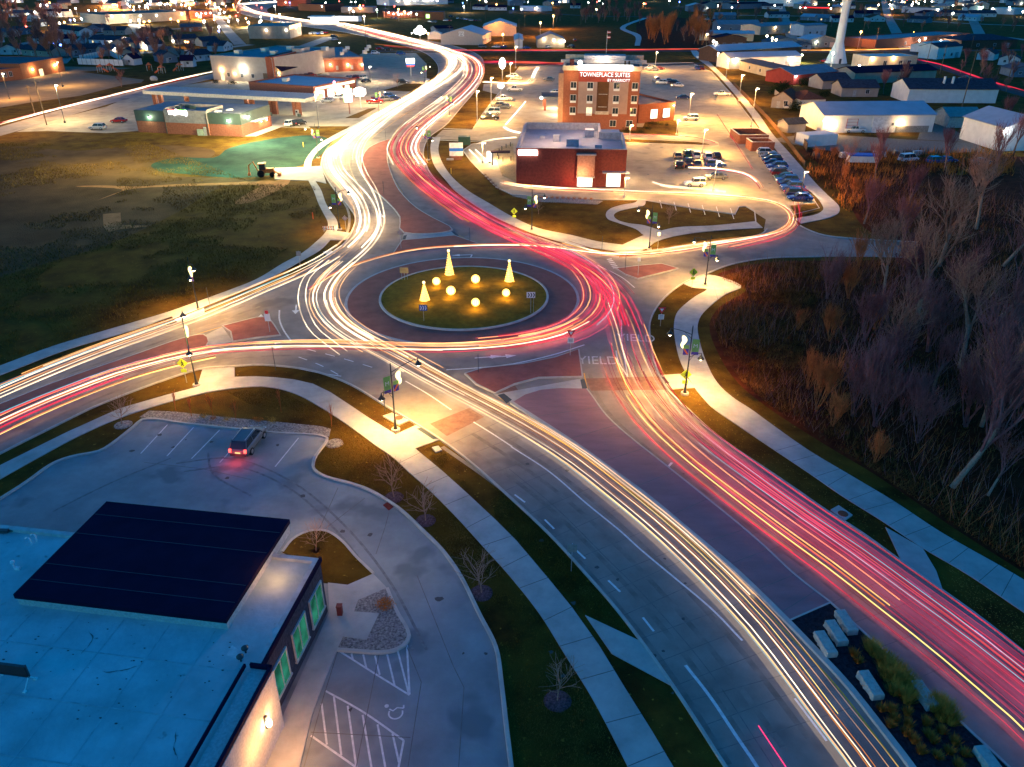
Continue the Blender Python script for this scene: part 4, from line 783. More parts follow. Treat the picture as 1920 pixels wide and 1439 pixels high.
# ================================================================ signs
def post_sign(x, y, ty, label, kind, face=-90, name='road_sign', cat='road sign', group=None):
    b_ = P(x, y, .05); h = max(1.6, hgt(x, y, ty)); t = thing(name, label, cat, b_, R(face+90), group)
    q = MB(); q.tube([Vector((0, .04, 0)), Vector((0, .04, h))], .035, 6); q.build('post', m_steel if kind != 'plain' else m_dark, t)
    def panel(nm, poly, z, m, yy=0, par=t):
        q = MB(); v = [(p[0], yy-.03, z+p[1]) for p in poly]+[(p[0], yy, z+p[1]) for p in poly]; n = len(poly)
        q.add(v, [tuple(range(n)), tuple(range(n, 2*n))[::-1]]+[(i, i+n, (i+1) % n+n, (i+1) % n) for i in range(n)]); return q.build(nm, m, par)
    m_r = mat('sign_red', (.65, .02, .03), .5, var=.05); m_w = mat('sign_white', (.8, .8, .8), .5, var=.04); m_y = mat('sign_yellow_green', (.60, .75, .04), .5, var=.05); m_b = mat('sign_black', (.01, .01, .01), .5)
    if kind == 'yield':
        p = panel('panel', [(-.5, .42), (.5, .42), (0, -.45)], h-.4, m_r); panel('face', [(-.24, .25), (.24, .25), (0, -.14)], h-.4, m_w, -.031, p)
        p = panel('plate', [(-.35, -.35), (.35, -.35), (.35, .3), (-.35, .3)], h-1.25, m_w); q = MB()
        for k in range(3): q.box((0, -.034, h-1.43+k*.17), (.5, .008, .06))
        q.build('lettering', m_b, p)
    elif kind == 'ped':
        p = panel('panel', [(0, -.6), (.6, 0), (0, .6), (-.6, 0)], h-.6, m_y); q = MB(); q.ball((0, -.035, h-.32), .07, 6, 4, (1, .2, 1)); q.tube([Vector((0, -.035, h-.4)), Vector((0, -.035, h-.65)), Vector((.12, -.035, h-.9))], .05, 4); q.tube([Vector((0, -.035, h-.65)), Vector((-.12, -.035, h-.9))], .04, 4); q.tube([Vector((-.15, -.035, h-.6)), Vector((0, -.035, h-.45)), Vector((.15, -.035, h-.62))], .03, 4); q.build('walking_figure', m_b, p)
        panel('plate', [(-.3, -.2), (.3, -.2), (.3, .2), (-.3, .2)], h-1.5, m_y)
    elif kind == 'chev':
        p = panel('panel', [(-.55, -.4), (.55, -.4), (.55, .4), (-.55, .4)], h-.4, m_w); q = MB()
        for k in range(3): x0 = -.42+k*.33; q.add([(x0, -.036, h-.1), (x0+.14, -.036, h-.1), (x0+.28, -.036, h-.4), (x0+.14, -.036, h-.7), (x0, -.036, h-.7), (x0+.14, -.036, h-.4)], [(0, 5, 2, 1), (5, 4, 3, 2)])
        q.build('chevrons', m_b, p); q = MB(); q.tube([Vector((.35, .04, 0)), Vector((.35, .04, h))], .03, 6); q.build('post', m_steel, t)
    elif kind == 'bluechev':
        p = panel('panel', [(-.5, -.4), (.5, -.4), (.5, .4), (-.5, .4)], h-.4, mat('sign_blue', (.02, .08, .35), .5)); q = MB()
        for k in range(3): x0 = -.4+k*.3; q.add([(x0, -.036, h-.1), (x0+.12, -.036, h-.1), (x0+.25, -.036, h-.4), (x0+.12, -.036, h-.7), (x0, -.036, h-.7), (x0+.12, -.036, h-.4)], [(0, 5, 2, 1), (5, 4, 3, 2)])
        q.build('chevrons', m_w, p)
    elif kind == 'tanboard': panel('panel', [(-.62, -.42), (.62, -.42), (.62, .42), (-.62, .42)], h-.42, mat('sign_back_tan', (.45, .33, .14), .6)); q = MB(); q.tube([Vector((.4, .05, 0)), Vector((.4, .05, h))], .03, 6); q.tube([Vector((-.4, .05, 0)), Vector((-.4, .05, h))], .03, 6); q.build('posts', m_steel, t)
    elif kind == 'diaback': panel('panel', [(0, -.5), (.5, 0), (0, .5), (-.5, 0)], h-.5, mat('sign_back_pink', (.45, .30, .26), .6))
    elif kind == 'rect': panel('panel', [(-.35, -.5), (.35, -.5), (.35, .5), (-.35, .5)], h-.5, m_w)
    elif kind == 'back': panel('panel', [(-.35, -.35), (.35, -.35), (.35, .35), (-.35, .35)], h-.4, mat('sign_back', (.3, .27, .25), .6))
    elif kind == 'redrect': p = panel('panel', [(-.35, -.5), (.35, -.5), (.35, .5), (-.35, .5)], h-.75, m_w); panel('plate', [(-.2, -.2), (.2, -.2), (.2, .25), (-.2, .25)], h-.1, m_r)
    elif kind == 'small': panel('panel', [(-.22, -.3), (.22, -.3), (.22, .3), (-.22, .3)], h-.3, m_w)
    return t
for a in ((1069, 668, 620, 'red and white yield sign on the splitter tip left of the painted letters', 'yield'), (1238, 612, 577, 'red and white yield sign in the grass strip beside the east pavement', 'yield'),
          (1282, 737, 693, 'yellow-green crossing sign in front of the lower right street lamp', 'ped'), (1297, 540, 503, 'yellow-green crossing sign left of the lamp on the east corner', 'ped'), (964, 424, 390, 'small yellow-green crossing sign on the lawn before the restaurant', 'ped'), (350, 718, 672, 'narrow yellow-green crossing sign beside the west road', 'ped'),
          (506, 624, 585, 'white sign with red top on the west splitter island', 'redrect'), (752, 467, 430, 'pale sign on the north splitter island beside the white trails', 'diaback'), (649, 433, 404, 'pinkish diamond sign back beside the west pavement lamp', 'diaback'),
          (881, 458, 427, 'slim sign post at the tip of the north splitter', 'plain'), (564, 507, 471, 'dark sign post in the narrow grass strip below the field', 'back'), (394, 577, 540, 'thin post beside the field lamp', 'plain'),
          (517, 695, 650, 'dark post on the near grass strip by the west road', 'plain'), (1172, 507, 476, 'dark post on the east splitter island', 'plain'), (1196, 518, 483, 'pale post on the east splitter island', 'small'), (1233, 468, 436, 'small white path sign beside the footpath lamp', 'small'),
          (1128, 478, 444, 'thin dark post in the grass by the east road', 'plain'), (1071, 1072, 1020, 'dark sign post with edge-on plate by the near blue lane', 'back'), (720, 368, 340, 'short post on the paved median', 'plain'), (724, 268, 245, 'thin post at the north end of the paved median', 'plain'),
          (897, 700, 665, 'thin post on the tip of the south splitter', 'plain'), (722, 772, 733, 'black post with bell lamp shadow on the near grass strip', 'plain')):
    post_sign(*a)
post_sign(995, 590, 548, 'white board with three black chevrons on the right of the island', 'chev'); post_sign(795, 606, 572, 'small blue board with white chevrons at the left of the island', 'bluechev'); post_sign(759, 528, 502, 'tan sign back on two posts at the far left of the island', 'tanboard')
# striped barrier
t = thing('barrier', 'low orange and white striped barrier across the west footpath', 'barrier', P(617, 434, .08), R(5)); q = MB(); q.box((0, 0, .75), (2.0, .04, .28)); q.box((0, 0, .35), (2.0, .04, .22)); q.build('board', m_plasticw, t)
q = MB()
for k in range(5): q.box((-.85+k*.42, -.025, .75), (.16, .02, .29), 0, 0, R(20)); q.box((-.85+k*.42, -.025, .35), (.16, .02, .23), 0, 0, R(20))
q.build('stripes', mat('sign_orange', (.8, .2, .03), .5), t)
for s in (-.8, .8): q = MB(); q.tube([Vector((s, 0, .9)), Vector((s, -.35, 0))], .03, 5); q.tube([Vector((s, 0, .9)), Vector((s, .35, 0))], .03, 5); q.build('leg', m_steel, t)
for x, y, col, lb in ((587, 411, (.8, .12, .03), 'orange marker post in the dark lawn west of the path'), (569, 276, (.8, .5, .05), 'yellow marker post on the teal lawn'), (846, 326, (.85, .45, .04), 'yellow marker post on the lawn inside the east walk')):
    q = MB(); q.tube([Vector((0, 0, 0)), Vector((0, 0, 1.1))], .09, 8); q.ball((0, 0, 1.12), .09, 8, 4); tag(q.build('marker_post', mat('post_'+lb[:5].strip(), col, .5), loc=P(x, y), local=True), lb, 'marker post')
# drains and covers
for pts, rd, lb in (((( 718, 782), (735, 776), (768, 790), (748, 799)), (748, 786), 'square concrete drain cover with rusty lid beside the near lamp'), (((810, 841), (822, 838), (829, 846), (817, 850)), None, 'small pale concrete cover in the near grass strip'), (((1557, 958), (1572, 950), (1598, 968), (1584, 978)), (1580, 966), 'concrete storm drain with rusty lid behind the right kerb'), (((478, 476), (500, 472), (512, 478), (490, 482)), None, 'manhole cover beside the white trails')):
    if pts[0][0] == 478: pts = ((606, 474), (620, 471), (629, 476), (614, 480))
    q = MB(); q.prism([(P(*p).x, P(*p).y) for p in pts], 0, .14); t = q.build('drain_cover', m_kerb); tag(t, lb, 'drain cover')
    if rd: c = P(*rd); q = MB(); q.lathe((c.x, c.y, .14), [(.42, 0), (.4, .03)], 14); q.build('lid', mat('rusty_iron', (.28, .08, .04), .8, scale=5), t)
q = MB(); q.prism([(P(*p).x, P(*p).y) for p in ((718, 948), (730, 940), (742, 948), (729, 958))], .0, .05); tag(q.build('storm_grate', mat('rust_grate', (.22, .03, .02), .8, scale=6)), 'rust-red storm grate at the kerb below the first young tree', 'storm grate')
q = MB(); q.box((0, 0, .4), (.35, .35, .8)); q.box((0, 0, .82), (.4, .4, .05)); tag(q.build('bollard', mat('bollard_red', (.20, .02, .02), .6), loc=P(638, 1152, .1), local=True), 'dark red bollard stub on the pavement by the green windows', 'bollard')
# limestone benches
m_stone = mat('limestone', (.46, .44, .40), .85, scale=2, var=.2, bump=1.2, bscale=5)
dB = (P(1605, 1265)-P(1557, 1190)); aB = math.atan2(dB.y, dB.x)
for i, (x, y, lb) in enumerate(((1585, 1172, 'limestone block bench farthest up the planting bed'), (1566, 1192, 'limestone block bench in the middle of the top three'), (1546, 1213, 'limestone block bench nearest the white kerb'), (1630, 1290, 'lone limestone block bench below the top three'), (1731, 1309, 'limestone block bench half hidden in the straw grass'), (1853, 1436, 'limestone block bench at the bottom corner of the bed'))):
    q = MB(); rr = random.Random(i); hx, hy, hz = .95, .38, .5; vs = []; nx = 10
    for k in range(nx+1):
        xx = -hx+2*hx*k/nx; j = lambda: rr.uniform(-.05, .05)
        vs += [(xx, -hy+j(), 0), (xx, -hy+j(), hz*.33), (xx, -hy+j(), hz*.66), (xx, -hy+.03, hz), (xx, hy-.03, hz), (xx, hy+j(), hz*.5), (xx, hy+j(), 0)]
    fs = [(k*7+a, (k+1)*7+a, (k+1)*7+a+1, k*7+a+1) for k in range(nx) for a in range(6)]+[tuple(range(7))[::-1], tuple(nx*7+a for a in range(7))]
    q.add(vs, fs); o = q.build('stone_bench', m_stone, loc=P(x, y, .11), local=True); o.rotation_euler = (0, 0, aB); tag(o, lb, 'stone bench', 'limestone benches in the planting bed')
LG = 2.2
# ================================================================ buildings of the middle distance
m_lit = emit('lit_window', (1, .72, .35), 2.2); m_litw = emit('bright_window', (1, .86, .62), 5); m_sign = emit('sign_glow', (1, .95, .86), 14); m_signo = emit('sign_glow_orange', (1, .5, .15), 7)
m_roofd = mat('dark_roofing', (.085, .09, .105), .8, scale=.8, var=.25); m_roofg = mat('grey_roofing', (.22, .23, .25), .7, scale=.5, var=.18, spots=(1.2, (.12, .12, .12), .68)); m_roofm = mat('metal_roof', (.36, .38, .42), .45, scale=.3, var=.12, metal=.2)
m_roofb = mat('brown_shingles', (.13, .055, .035), .9, scale=1.5, var=.3); m_roofl = mat('shingles', (.045, .05, .065), .9, scale=1.2, var=.35)
m_wallw = mat('white_siding', (.52, .52, .53), .8, scale=.6, var=.12, objcol=False); m_wallt = mat('tan_wall', (.40, .33, .25), .8, scale=.5, var=.14); m_walls = mat('stucco', (.33, .28, .24), .85, scale=.7, var=.12)
m_wallr = mat('red_panel', (.33, .045, .035), .7, scale=.8, var=.15); m_wallg = mat('green_metal', (.035, .055, .05), .5, scale=.8, var=.12); m_wallb = mat('blue_grey_siding', (.12, .17, .22), .7, scale=.8, var=.15); m_wallk = mat('brown_panel', (.11, .06, .04), .7, scale=1, var=.2)
m_door = mat('door_paint', (.35, .34, .33), .6); m_doord = mat('dark_door', (.06, .05, .045), .6)
class B:
    def __init__(s, name, label, cat, p0, p1, depth, h, wall, roof, style='flat', rh=0, z=0, group=None, par=.5, eave=.4):
        a, b = P(*p0), P(*p1); s.W = (b-a).length; s.D = depth; s.h = h; d = b-a; s.rz = math.atan2(d.y, d.x); s.o = a
        s.t = thing(name, label, cat, a, s.rz, group); W, D = s.W, depth
        q = MB(); q.prism([(0, 0), (W, 0), (W, D), (0, D)], 0, h)
        if style == 'gu': q.add([(0, 0, h), (0, D, h), (0, D/2, h+rh), (W, 0, h), (W, D, h), (W, D/2, h+rh)], [(0, 2, 1), (3, 4, 5)])
        if style == 'gv': q.add([(0, 0, h), (W, 0, h), (W/2, 0, h+rh), (0, D, h), (W, D, h), (W/2, D, h+rh)], [(0, 1, 2), (3, 5, 4)])
        s.wall = q.build('wall', wall, s.t); r = MB(); e = eave; th = .14
        if style == 'flat':
            r.prism([(.25, .25), (W-.25, .25), (W-.25, D-.25), (.25, D-.25)], h+.01, h+.06); s.roof = r.build('roof', roof, s.t)
            if par:
                r = MB(); pts = [(0, 0), (W, 0), (W, D), (0, D)]
                for (x, y, w_, d_) in ((W/2, .1, W+.06, .28), (W/2, D-.1, W+.06, .28)): r.box((x, y, h+par/2), (w_, d_, par))
                for (x, y, w_, d_) in ((.1, D/2, .28, D-.48), (W-.1, D/2, .28, D-.48)): r.box((x, y, h+par/2), (w_, d_, par-.01))
                r.build('parapet', wall, s.t)
        else:
            def slab(pts):
                n = Vector(pts[1])-Vector(pts[0]); n = n.cross(Vector(pts[3])-Vector(pts[0])).normalized()
                if n.z < 0: n = -n
                lo = [Vector(p)+n*.02 for p in pts]; hi = [Vector(p)+n*(.02+th) for p in pts]
                r.add(lo+hi, [(3, 2, 1, 0), (4, 5, 6, 7), (0, 1, 5, 4), (1, 2, 6, 5), (2, 3, 7, 6), (3, 0, 4, 7)])
            if style == 'gu':
                k = rh/(D/2)*e; slab([(-e, -e, h-k), (W+e, -e, h-k), (W+e, D/2, h+rh), (-e, D/2, h+rh)]); slab([(-e, D/2, h+rh), (W+e, D/2, h+rh), (W+e, D+e, h-k), (-e, D+e, h-k)])
            elif style == 'gv':
                k = rh/(W/2)*e; slab([(-e, -e, h-k), (W/2, -e, h+rh), (W/2, D+e, h+rh), (-e, D+e, h-k)]); slab([(W/2, -e, h+rh), (W+e, -e, h-k), (W+e, D+e, h-k), (W/2, D+e, h+rh)])
            elif style == 'hip':
                m = min(W, D)/2; A = [(-e, -e, h), (W+e, -e, h), (W+e, D+e, h), (-e, D+e, h)]
                T = [(m, D/2, h+rh), (W-m, D/2, h+rh)] if W >= D else [(W/2, m, h+rh), (W/2, D-m, h+rh)]
                if W >= D: r.add(A+T, [(0, 1, 5, 4), (1, 2, 5), (2, 3, 4, 5), (3, 0, 4), (3, 2, 1, 0)])
                else: r.add(A+T, [(0, 1, 4), (1, 2, 5, 4), (2, 3, 5), (3, 0, 4, 5), (3, 2, 1, 0)])
            s.roof = r.build('roof', roof, s.t)
    def pt(s, u, v, z): c, q = math.cos(s.rz), math.sin(s.rz); return Vector((s.o.x+u*c-v*q, s.o.y+u*q+v*c, z))
    def loc(s, p): d = p-s.o; c, q = math.cos(s.rz), math.sin(s.rz); return d.x*c+d.y*q, -d.x*q+d.y*c
    def u(s, x, y): return s.loc(P(x, y))[0]
    def face(s, x, y):
        """pixel on the front wall -> (u, z)"""
        d = Vector(((x-960)/FPX, cp+(719.5-y)/FPX*sp_, -sp_+(719.5-y)/FPX*cp)); n = Vector((-math.sin(s.rz), math.cos(s.rz), 0))
        t = (s.o-Vector((0, 0, CAMH))).dot(n)/d.dot(n); p = Vector((0, 0, CAMH))+d*t; return s.loc(p)[0], p.z
    def box(s, nm, u0, u1, v0, v1, z0, z1, m, par=None): q = MB(); q.box(((u0+u1)/2, (v0+v1)/2, (z0+z1)/2), (abs(u1-u0), abs(v1-v0), z1-z0)); return q.build(nm, m, par or s.t)
    def win(s, u, z, w_=1.2, h=1.3, face='f', lit=None, nm='window', fr=None):
        q = MB(); g_ = MB(); t = .1
        def bx(b, du, dz, ww, hh, pr, th):
            if face == 'f': b.box((u+du, -pr, z+dz), (ww, th, hh))
            elif face == 'r': b.box((s.W+pr, u+du, z+dz), (th, ww, hh))
            elif face == 'l': b.box((-pr, u+du, z+dz), (th, ww, hh))
        bx(q, 0, h/2+.04, w_+.2, .1, .03, .12); bx(q, 0, -h/2-.04, w_+.2, .1, .05, .16); bx(q, -w_/2-.05, 0, .1, h+.02, .03, .11); bx(q, w_/2+.05, 0, .1, h+.02, .03, .11); bx(q, 0, 0, .06, h, .025, .06)
        f = q.build(nm, fr or m_wfr, s.t); bx(g_, 0, 0, w_, h, .01, .04); g_.build('pane', lit or m_glass, f); return f
    def door(s, u, w_=1.1, h=2.1, m=None, face='f', nm='door'):
        q = MB(); q.box(((u, -.03, h/2) if face == 'f' else (s.W+.03, u, h/2)), ((w_, .08, h) if face == 'f' else (.08, w_, h))); return q.build(nm, m or m_door, s.t)
    def lite(s, u, z, face='f', e=120, col=WARM2, r=.16, m=None):
        x, y = (u, -.25) if face == 'f' else (s.W+.25, u) if face == 'r' else (-.25, u); q = MB(); q.box((x*1.0, y*1.0+(.1 if face == 'f' else 0), z+.12), (.3, .3, .12)); f = q.build('wall_lamp', m_dark, s.t); q = MB(); q.ball((x, y, z-.05), r, 6, 5); q.build('bulb', m or m_bulbw, f)
        p = s.pt(x if face != 'f' else u, y if face != 'f' else -.6, z-.2)
        if face == 'r': p = s.pt(s.W+.6, u, z-.2)
        if e: lamp(p, e, col, .2)
# ---- fuel station store
g1 = B('petrol_station_store', 'brick and dark green store with domed skylights in front of the fuel canopy', 'shop', (260, 248), (456, 257), 16, 3.0, m_brick, m_roofg, par=0)
q = MB(); W = g1.W; q.box((W/2, 8, 4.4), (W+.1, 16.1, 2.8)); q.build('metal_band', m_wallg, g1.t); q = MB(); q.prism([(.4, .5), (W-.4, .5), (W-.4, 15.6), (.4, 15.6)], 5.81, 5.84); q.build('roof_membrane', m_roofg, g1.roof)
ua, _ = g1.face(313, 235); ub, _ = g1.face(392, 235); g1.box('sign_wall', ua, ub, -.45, .2, 3.0, 6.3, mat('grey_panel', (.20, .19, .20), .6)); g1.box('brick_bay', ua, ub, -.43, .0, 0, 2.99, m_brick)
for x in (ua+.1, ub-.1): g1.box('equipment_screen', x-.1, x+.1, .25, 8, 5.8, 6.6, mat('screen_panel', (.30, .26, .24), .7))
g1.box('equipment_screen', ua+.2, ub-.2, 8, 8.2, 5.8, 6.6, MATS['screen_panel'])
for (u, v) in ((ub+1.9, 2.2), (ub+3.6, 5.2)): q = MB(); q.ball((u, v, 5.85), 1.1, 10, 6, (1, 1, .4)); q.build('skylight', m_whitesteel, g1.t)
for (u, v) in ((ua+2.5, 3), (ua+5.5, 5), (ua+3.5, 6)): g1.box('rooftop_unit', u-.7, u+.7, v-.5, v+.5, 5.84, 6.7, m_wallg)
u0, z0 = g1.face(318, 210); u1, _ = g1.face(352, 210); q = MB(); rr = random.Random(4); q.box(((u0+u1)/2, -.52, z0), (u1-u0, .12, .8))
for k in range(8): q.box((u0+.3+k*(u1-u0-.6)/7, -.56, z0+rr.uniform(-.15, .15)), (.34, .2, rr.uniform(.9, 1.5)))
sgn = q.build('illuminated_sign', m_sign, g1.t); q = MB(); q.box((u0+1.2, -.5, z0+.62), (2.4, .1, .22)); q.build('red_trim', emit('red_neon', (1, .04, .03), 5), sgn); q = MB(); q.box((u1-1.6, -.5, z0+.62), (3.2, .1, .18)); q.build('green_trim', emit('green_neon', (.2, 1, .05), 4), sgn)
for x, y in ((279, 219), (428, 226)): u, z = g1.face(x, y); g1.lite(u, z, e=260, col=(.8, 1, .62))
g1.lite(4, 4.6, 'r', 300, (.95, 1, .75)); g1.lite(10, 2.4, 'r', 300); g1.lite(13, 2.4, 'r', 300)
u, _ = g1.face(384, 250); g1.box('utility_box', u-1.6, u+.2, -.95, -.45, 0, 1.6, mat('utility_green', (.28, .34, .26), .6)); g1.box('utility_box', u+.3, u+1.0, -.8, -.45, 0, 2.2, m_steel)
for x in (314, 392): u, _ = g1.face(x, 240); g1.box('downpipe', u-.1, u+.1, -.62, -.46, 0, 5.6, m_doord)
g1.box('drive_window_canopy', W-.2, W+1.4, 5, 12, 3.0, 3.2, m_whitesteel)
# ---- fuel canopy
a, b_ = P(268, 176, 4.5), P(572, 192, 4.5); cz = 4.4
cn = thing('fuel_canopy', 'long white-edged fuel canopy on brick columns behind the green store', 'canopy', (a.x, a.y, 0), math.atan2(b_.y-a.y, b_.x-a.x)); Wc = (b_-a).length; Dc = 11
q = MB(); q.box((Wc/2, Dc/2, cz+.5), (Wc, Dc, 1.0)); q.build('fascia', mat('cream_fascia', (.55, .50, .42), .6), cn)
q = MB(); q.prism([(.2, .2), (Wc-.2, .2), (Wc-.2, Dc-.2), (.2, Dc-.2)], cz+1.0, cz+1.03); dk = q.build('deck', m_roofm, cn); q = MB()
for k in range(int(Wc/1.2)): q.box((.8+k*1.2, Dc/2, cz+1.07), (.06, Dc-.6, .07))
q.build('deck_ribs', mat('rib', (.2, .22, .26), .5), dk)
def cnl(x, y): p = P(x, y); d = p-cn.location; c, s = math.cos(cn.rotation_euler.z), math.sin(cn.rotation_euler.z); return d.x*c+d.y*s
for x in (299, 313, 350, 455, 467, 510, 519, 562, 571): u = cnl(x, 214 if x > 440 else 200); q = MB(); q.box((u, 3.4 if x not in (350,) else 8, cz/2), (1.1, 1.1, cz)); q.build('column', m_brick, cn)
q = MB()
for k in range(8): q.box((3+k*(Wc-6)/7, Dc/2, cz-.03), (.5, .5, .05))
q.build('underside_lamps', m_bulbg, cn)
for k in range(4): lamp(cn.matrix_basis @ Vector((5+k*(Wc-10)/3, Dc/2, cz-.4)), 500, (.95, 1, .8), .3)
lamp(P(470, 236, 6), 900, (1, .85, .5), .3); lamp(P(545, 232, 7), 1200, (1, .8, .45), .3)
for x, y, lb in ((504, 216, 'fuel pump under the canopy, left one of the right pair of columns'), (558, 218, 'fuel pump under the canopy, nearest the price sign')):
    t = thing('fuel_pump', 'grey '+lb, 'fuel pump', P(x, y, .03), cn.rotation_euler.z); q = MB(); q.box((0, 0, .9), (.9, .6, 1.8)); q.build('cabinet', m_steel, t); q = MB(); q.box((0, -.32, 1.3), (.6, .04, .5)); q.build('display', m_glass, t); q = MB(); q.box((1.2, -.9, .45), (.9, .7, .9)); q.build('waste_bin', m_wallg, t)
# ---- brick shop behind the canopy
g2 = B('petrol_shop', 'brick shop with a glowing corner front behind the right end of the canopy', 'shop', (470, 180), (590, 190), 24, 4.2, m_brick, m_roofm, par=.5)
for k, (u, w_) in enumerate(((4, 3), (9, 3.4), (14, 3.2), (18.5, 2.4))): g2.win(u, 1.7, w_, 2.4, 'r', m_litw)
g2.box('lit_fascia', g2.W+.05, g2.W+.2, 1, 23, 3.3, 4.1, emit('fascia_glow', (1, .8, .55), 3)); q = MB(); q.ball((g2.W+.4, 11, 4.6), .55, 8, 6, (.4, 1.4, 1.2)); q.build('illuminated_sign', emit('red_sign_glow', (1, .25, .3), 10), g2.t)
g2.lite(12, 3, 'r', 1500, (1, .8, .55)); g2.lite(2, 3, 'r', 900, (1, .9, .7))
g2.box('rooftop_unit', 8, 10, 8, 10, 4.3, 5.4, m_steel)
# ---- strip of shops
s1 = B('strip_mall', 'tan gabled-front shop block with navy awning beyond the fuel canopy', 'shop', (401, 150), (516, 156), 46, 8.6, mat('tan_eifs', (.42, .35, .30), .8, scale=.6, var=.1), m_roofg, par=.5)
for x, y in ((456, 128),): u, z = s1.face(x, y); s1.lite(u, z, e=1500, col=(1, .95, .7), r=.35)
u, _ = s1.face(418, 145); s1.lite(u, 4, e=500); s1.door(u, 1.6, 2.4, m_lit); s1.lite(u+6, 3, e=200)
for x in (429, 454, 474): u, _ = s1.face(x, 142); s1.win(u, 2.2, 1.2, 1.4, 'f', m_glass)
u, _ = s1.face(500, 142); s1.door(u, 3.2, 3.4, mat('bronze_door', (.16, .08, .04), .5))
s2 = B('strip_mall', 'red brick and glass shopfront with a lit sign and dark awning', 'shop', (517, 156), (567, 141), 3, 9.0, mat('orange_brick', (.36, .10, .055), .8, scale=2, var=.25), m_roofg, par=.4)
u, z = s2.face(540, 108); s2.box('illuminated_sign', 3, s2.W-2, -.3, 0, 6.6, 8.0, m_signo); q = MB(); q.add([(1.2, -.1, 6.0), (s2.W-1, -.1, 6.0), (s2.W-1, -2.6, 4.2), (1.2, -2.6, 4.2)], [(0, 3, 2, 1)]); q.add([(1.2, -.12, 5.9), (s2.W-1, -.12, 5.9), (s2.W-1, -2.6, 4.1), (1.2, -2.6, 4.1)], [(0, 1, 2, 3)]); q.build('awning', m_navy, s2.t)
for k in range(3): s2.win(3+k*4, 1.8, 3, 2.8, 'f', m_lit); s2.lite(3.2+k*3.6, 3.4, e=260)
s3 = B('strip_mall', 'pale tower-like shop bay with two narrow windows and a bright entrance', 'shop', (567, 143), (586, 137), 3, 10, MATS['tan_eifs'], m_roofg, par=.4)
for k in (-.9, .9): s3.win(s3.W/2+k, 6.6, .9, 2.6, 'f', m_doord)
s3.box('glowing_entrance', .5, s3.W-.3, -.3, .0, 0, 3.8, emit('entrance_glow', (1, .9, .72), 7)); s3.lite(s3.W/2, 4.4, e=900)
s4 = B('strip_mall', 'long orange brick shop wing with three wall lamps and a pale cornice', 'shop', (588, 137), (682, 133), 52, 5.4, MATS['orange_brick'], m_roofg, par=.3)
s4.box('cornice', -.1, s4.W+.1, -.35, -.12, 4.9, 5.75, mat('pink_cornice', (.45, .24, .16), .7))
for x in (592, 619, 652, 679): u, z = s4.face(x, 121); s4.lite(u, z, e=500, col=(1, .7, .4), r=.25)
for x in (632, 660): u, z = s4.face(x, 127); s4.box('meter_box', u-.5, u+.5, -.3, 0, .8, 2.4, m_steel)
for k in range(9): s4.box('rooftop_unit', 3+k*3.6, 4.8+k*3.6, 8+(k*13) % 36, 10+(k*13) % 36, 5.5, 6.8, m_steel)
for k in range(6): s1.box('rooftop_unit', 4+k*5, 6.4+k*5, 10+(k*11) % 30, 12.4+(k*11) % 30, 8.7, 10.2, m_steel)
# ---- school
sc1 = B('school', 'long low red-brown brick school with two wall lamps at the left edge', 'school', (-150, 170), (44, 149), 30, 4.2, mat('school_brick', (.26, .10, .05), .8, scale=2, var=.2), m_roofd, par=.2)
sc2 = B('school_hall', 'taller plain brick hall with two triangular pools of lamp light', 'school', (44, 149), (123, 134), 40, 5.6, MATS['school_brick'], m_roofd, par=.2)
for x in (4, 9, 20): u, z = sc1.face(x, 140); sc1.win(u, 2.4, 1.2, 1.8, 'f', m_glass)
for x, y in ((60, 130), (102, 122)): u, z = sc2.face(x, y); sc2.lite(u, z, e=1400, col=(1, .6, .25), m=m_bulb, r=.3)
u, _ = sc2.face(78, 138); sc2.door(u, 2.4, 2.6, m_lit)
lamp(P(470, 200, 9), 26000, (1, .86, .45), .4); lamp(P(420, 268, 7), 2600, (.45, 1, .6), .4); lamp(P(300, 260, 7), 5200, (1, .95, .35), .4); lamp(P(170, 236, 9), 5000, (1, .85, .3), .4); lamp(P(700, 140, 9), 9000, (1, .62, .3), .4); lamp(P(520, 236, 9), 12000, (1, .78, .32), .4); lamp(P(620, 205, 9), 14000, (1, .78, .36), .4)
lamp(P(60, 165, 9), 5000, (1, .55, .18), .4); lamp(P(120, 150, 9), 2500, (1, .6, .22), .4); lamp(P(10, 190, 9), 2600, (1, .5, .15), .4)
# ---- restaurant
rs = B('restaurant', 'dark red brick restaurant with an open purple-lit roof and tall parapets', 'restaurant', (968, 349), (1171, 353), 30, 6.2, mat('maroon_brick', (.17, .042, .032), .85, scale=2, var=.25, bump=.2), mat('grey_membrane', (.34, .33, .37), .6, scale=.4, var=.15, spots=(1, (.12, .12, .16), .66)), par=0)
W = rs.W; m_cap = mat('parapet_cap', (.42, .36, .34), .6); mb_ = MATS['maroon_brick']; m_pin = mat('parapet_inside', (.42, .37, .36), .8)
for nm, (u0, u1, v0, v1) in (('parapet', (0, W, 0, .35)), ('parapet', (0, .35, .36, 29)), ('parapet', (.36, W*.78, 28.6, 29)), ('parapet', (W*.78-.36, W*.78, 18, 28.55)), ('parapet', (W*.78+.01, W, 17.6, 18))):
    q_ = rs.box(nm, u0, u1, v0, v1, 6.2, 7.7, m_pin); q = MB(); q.box(((u0+u1)/2, (v0+v1)/2, 7.74), (u1-u0+.14, v1-v0+.14, .08)); q.build('cap', m_cap, q_)
rs.box('parapet_face', -.02, W+.02, -.03, 0, 6.2, 7.7, mb_); rs.box('parapet_face', -.05, -.01, 0, 29, 6.2, 7.7, mb_); rs.box('parapet', W-.35, W, .36, 17.5, 6.2, 7.7, m_pin)
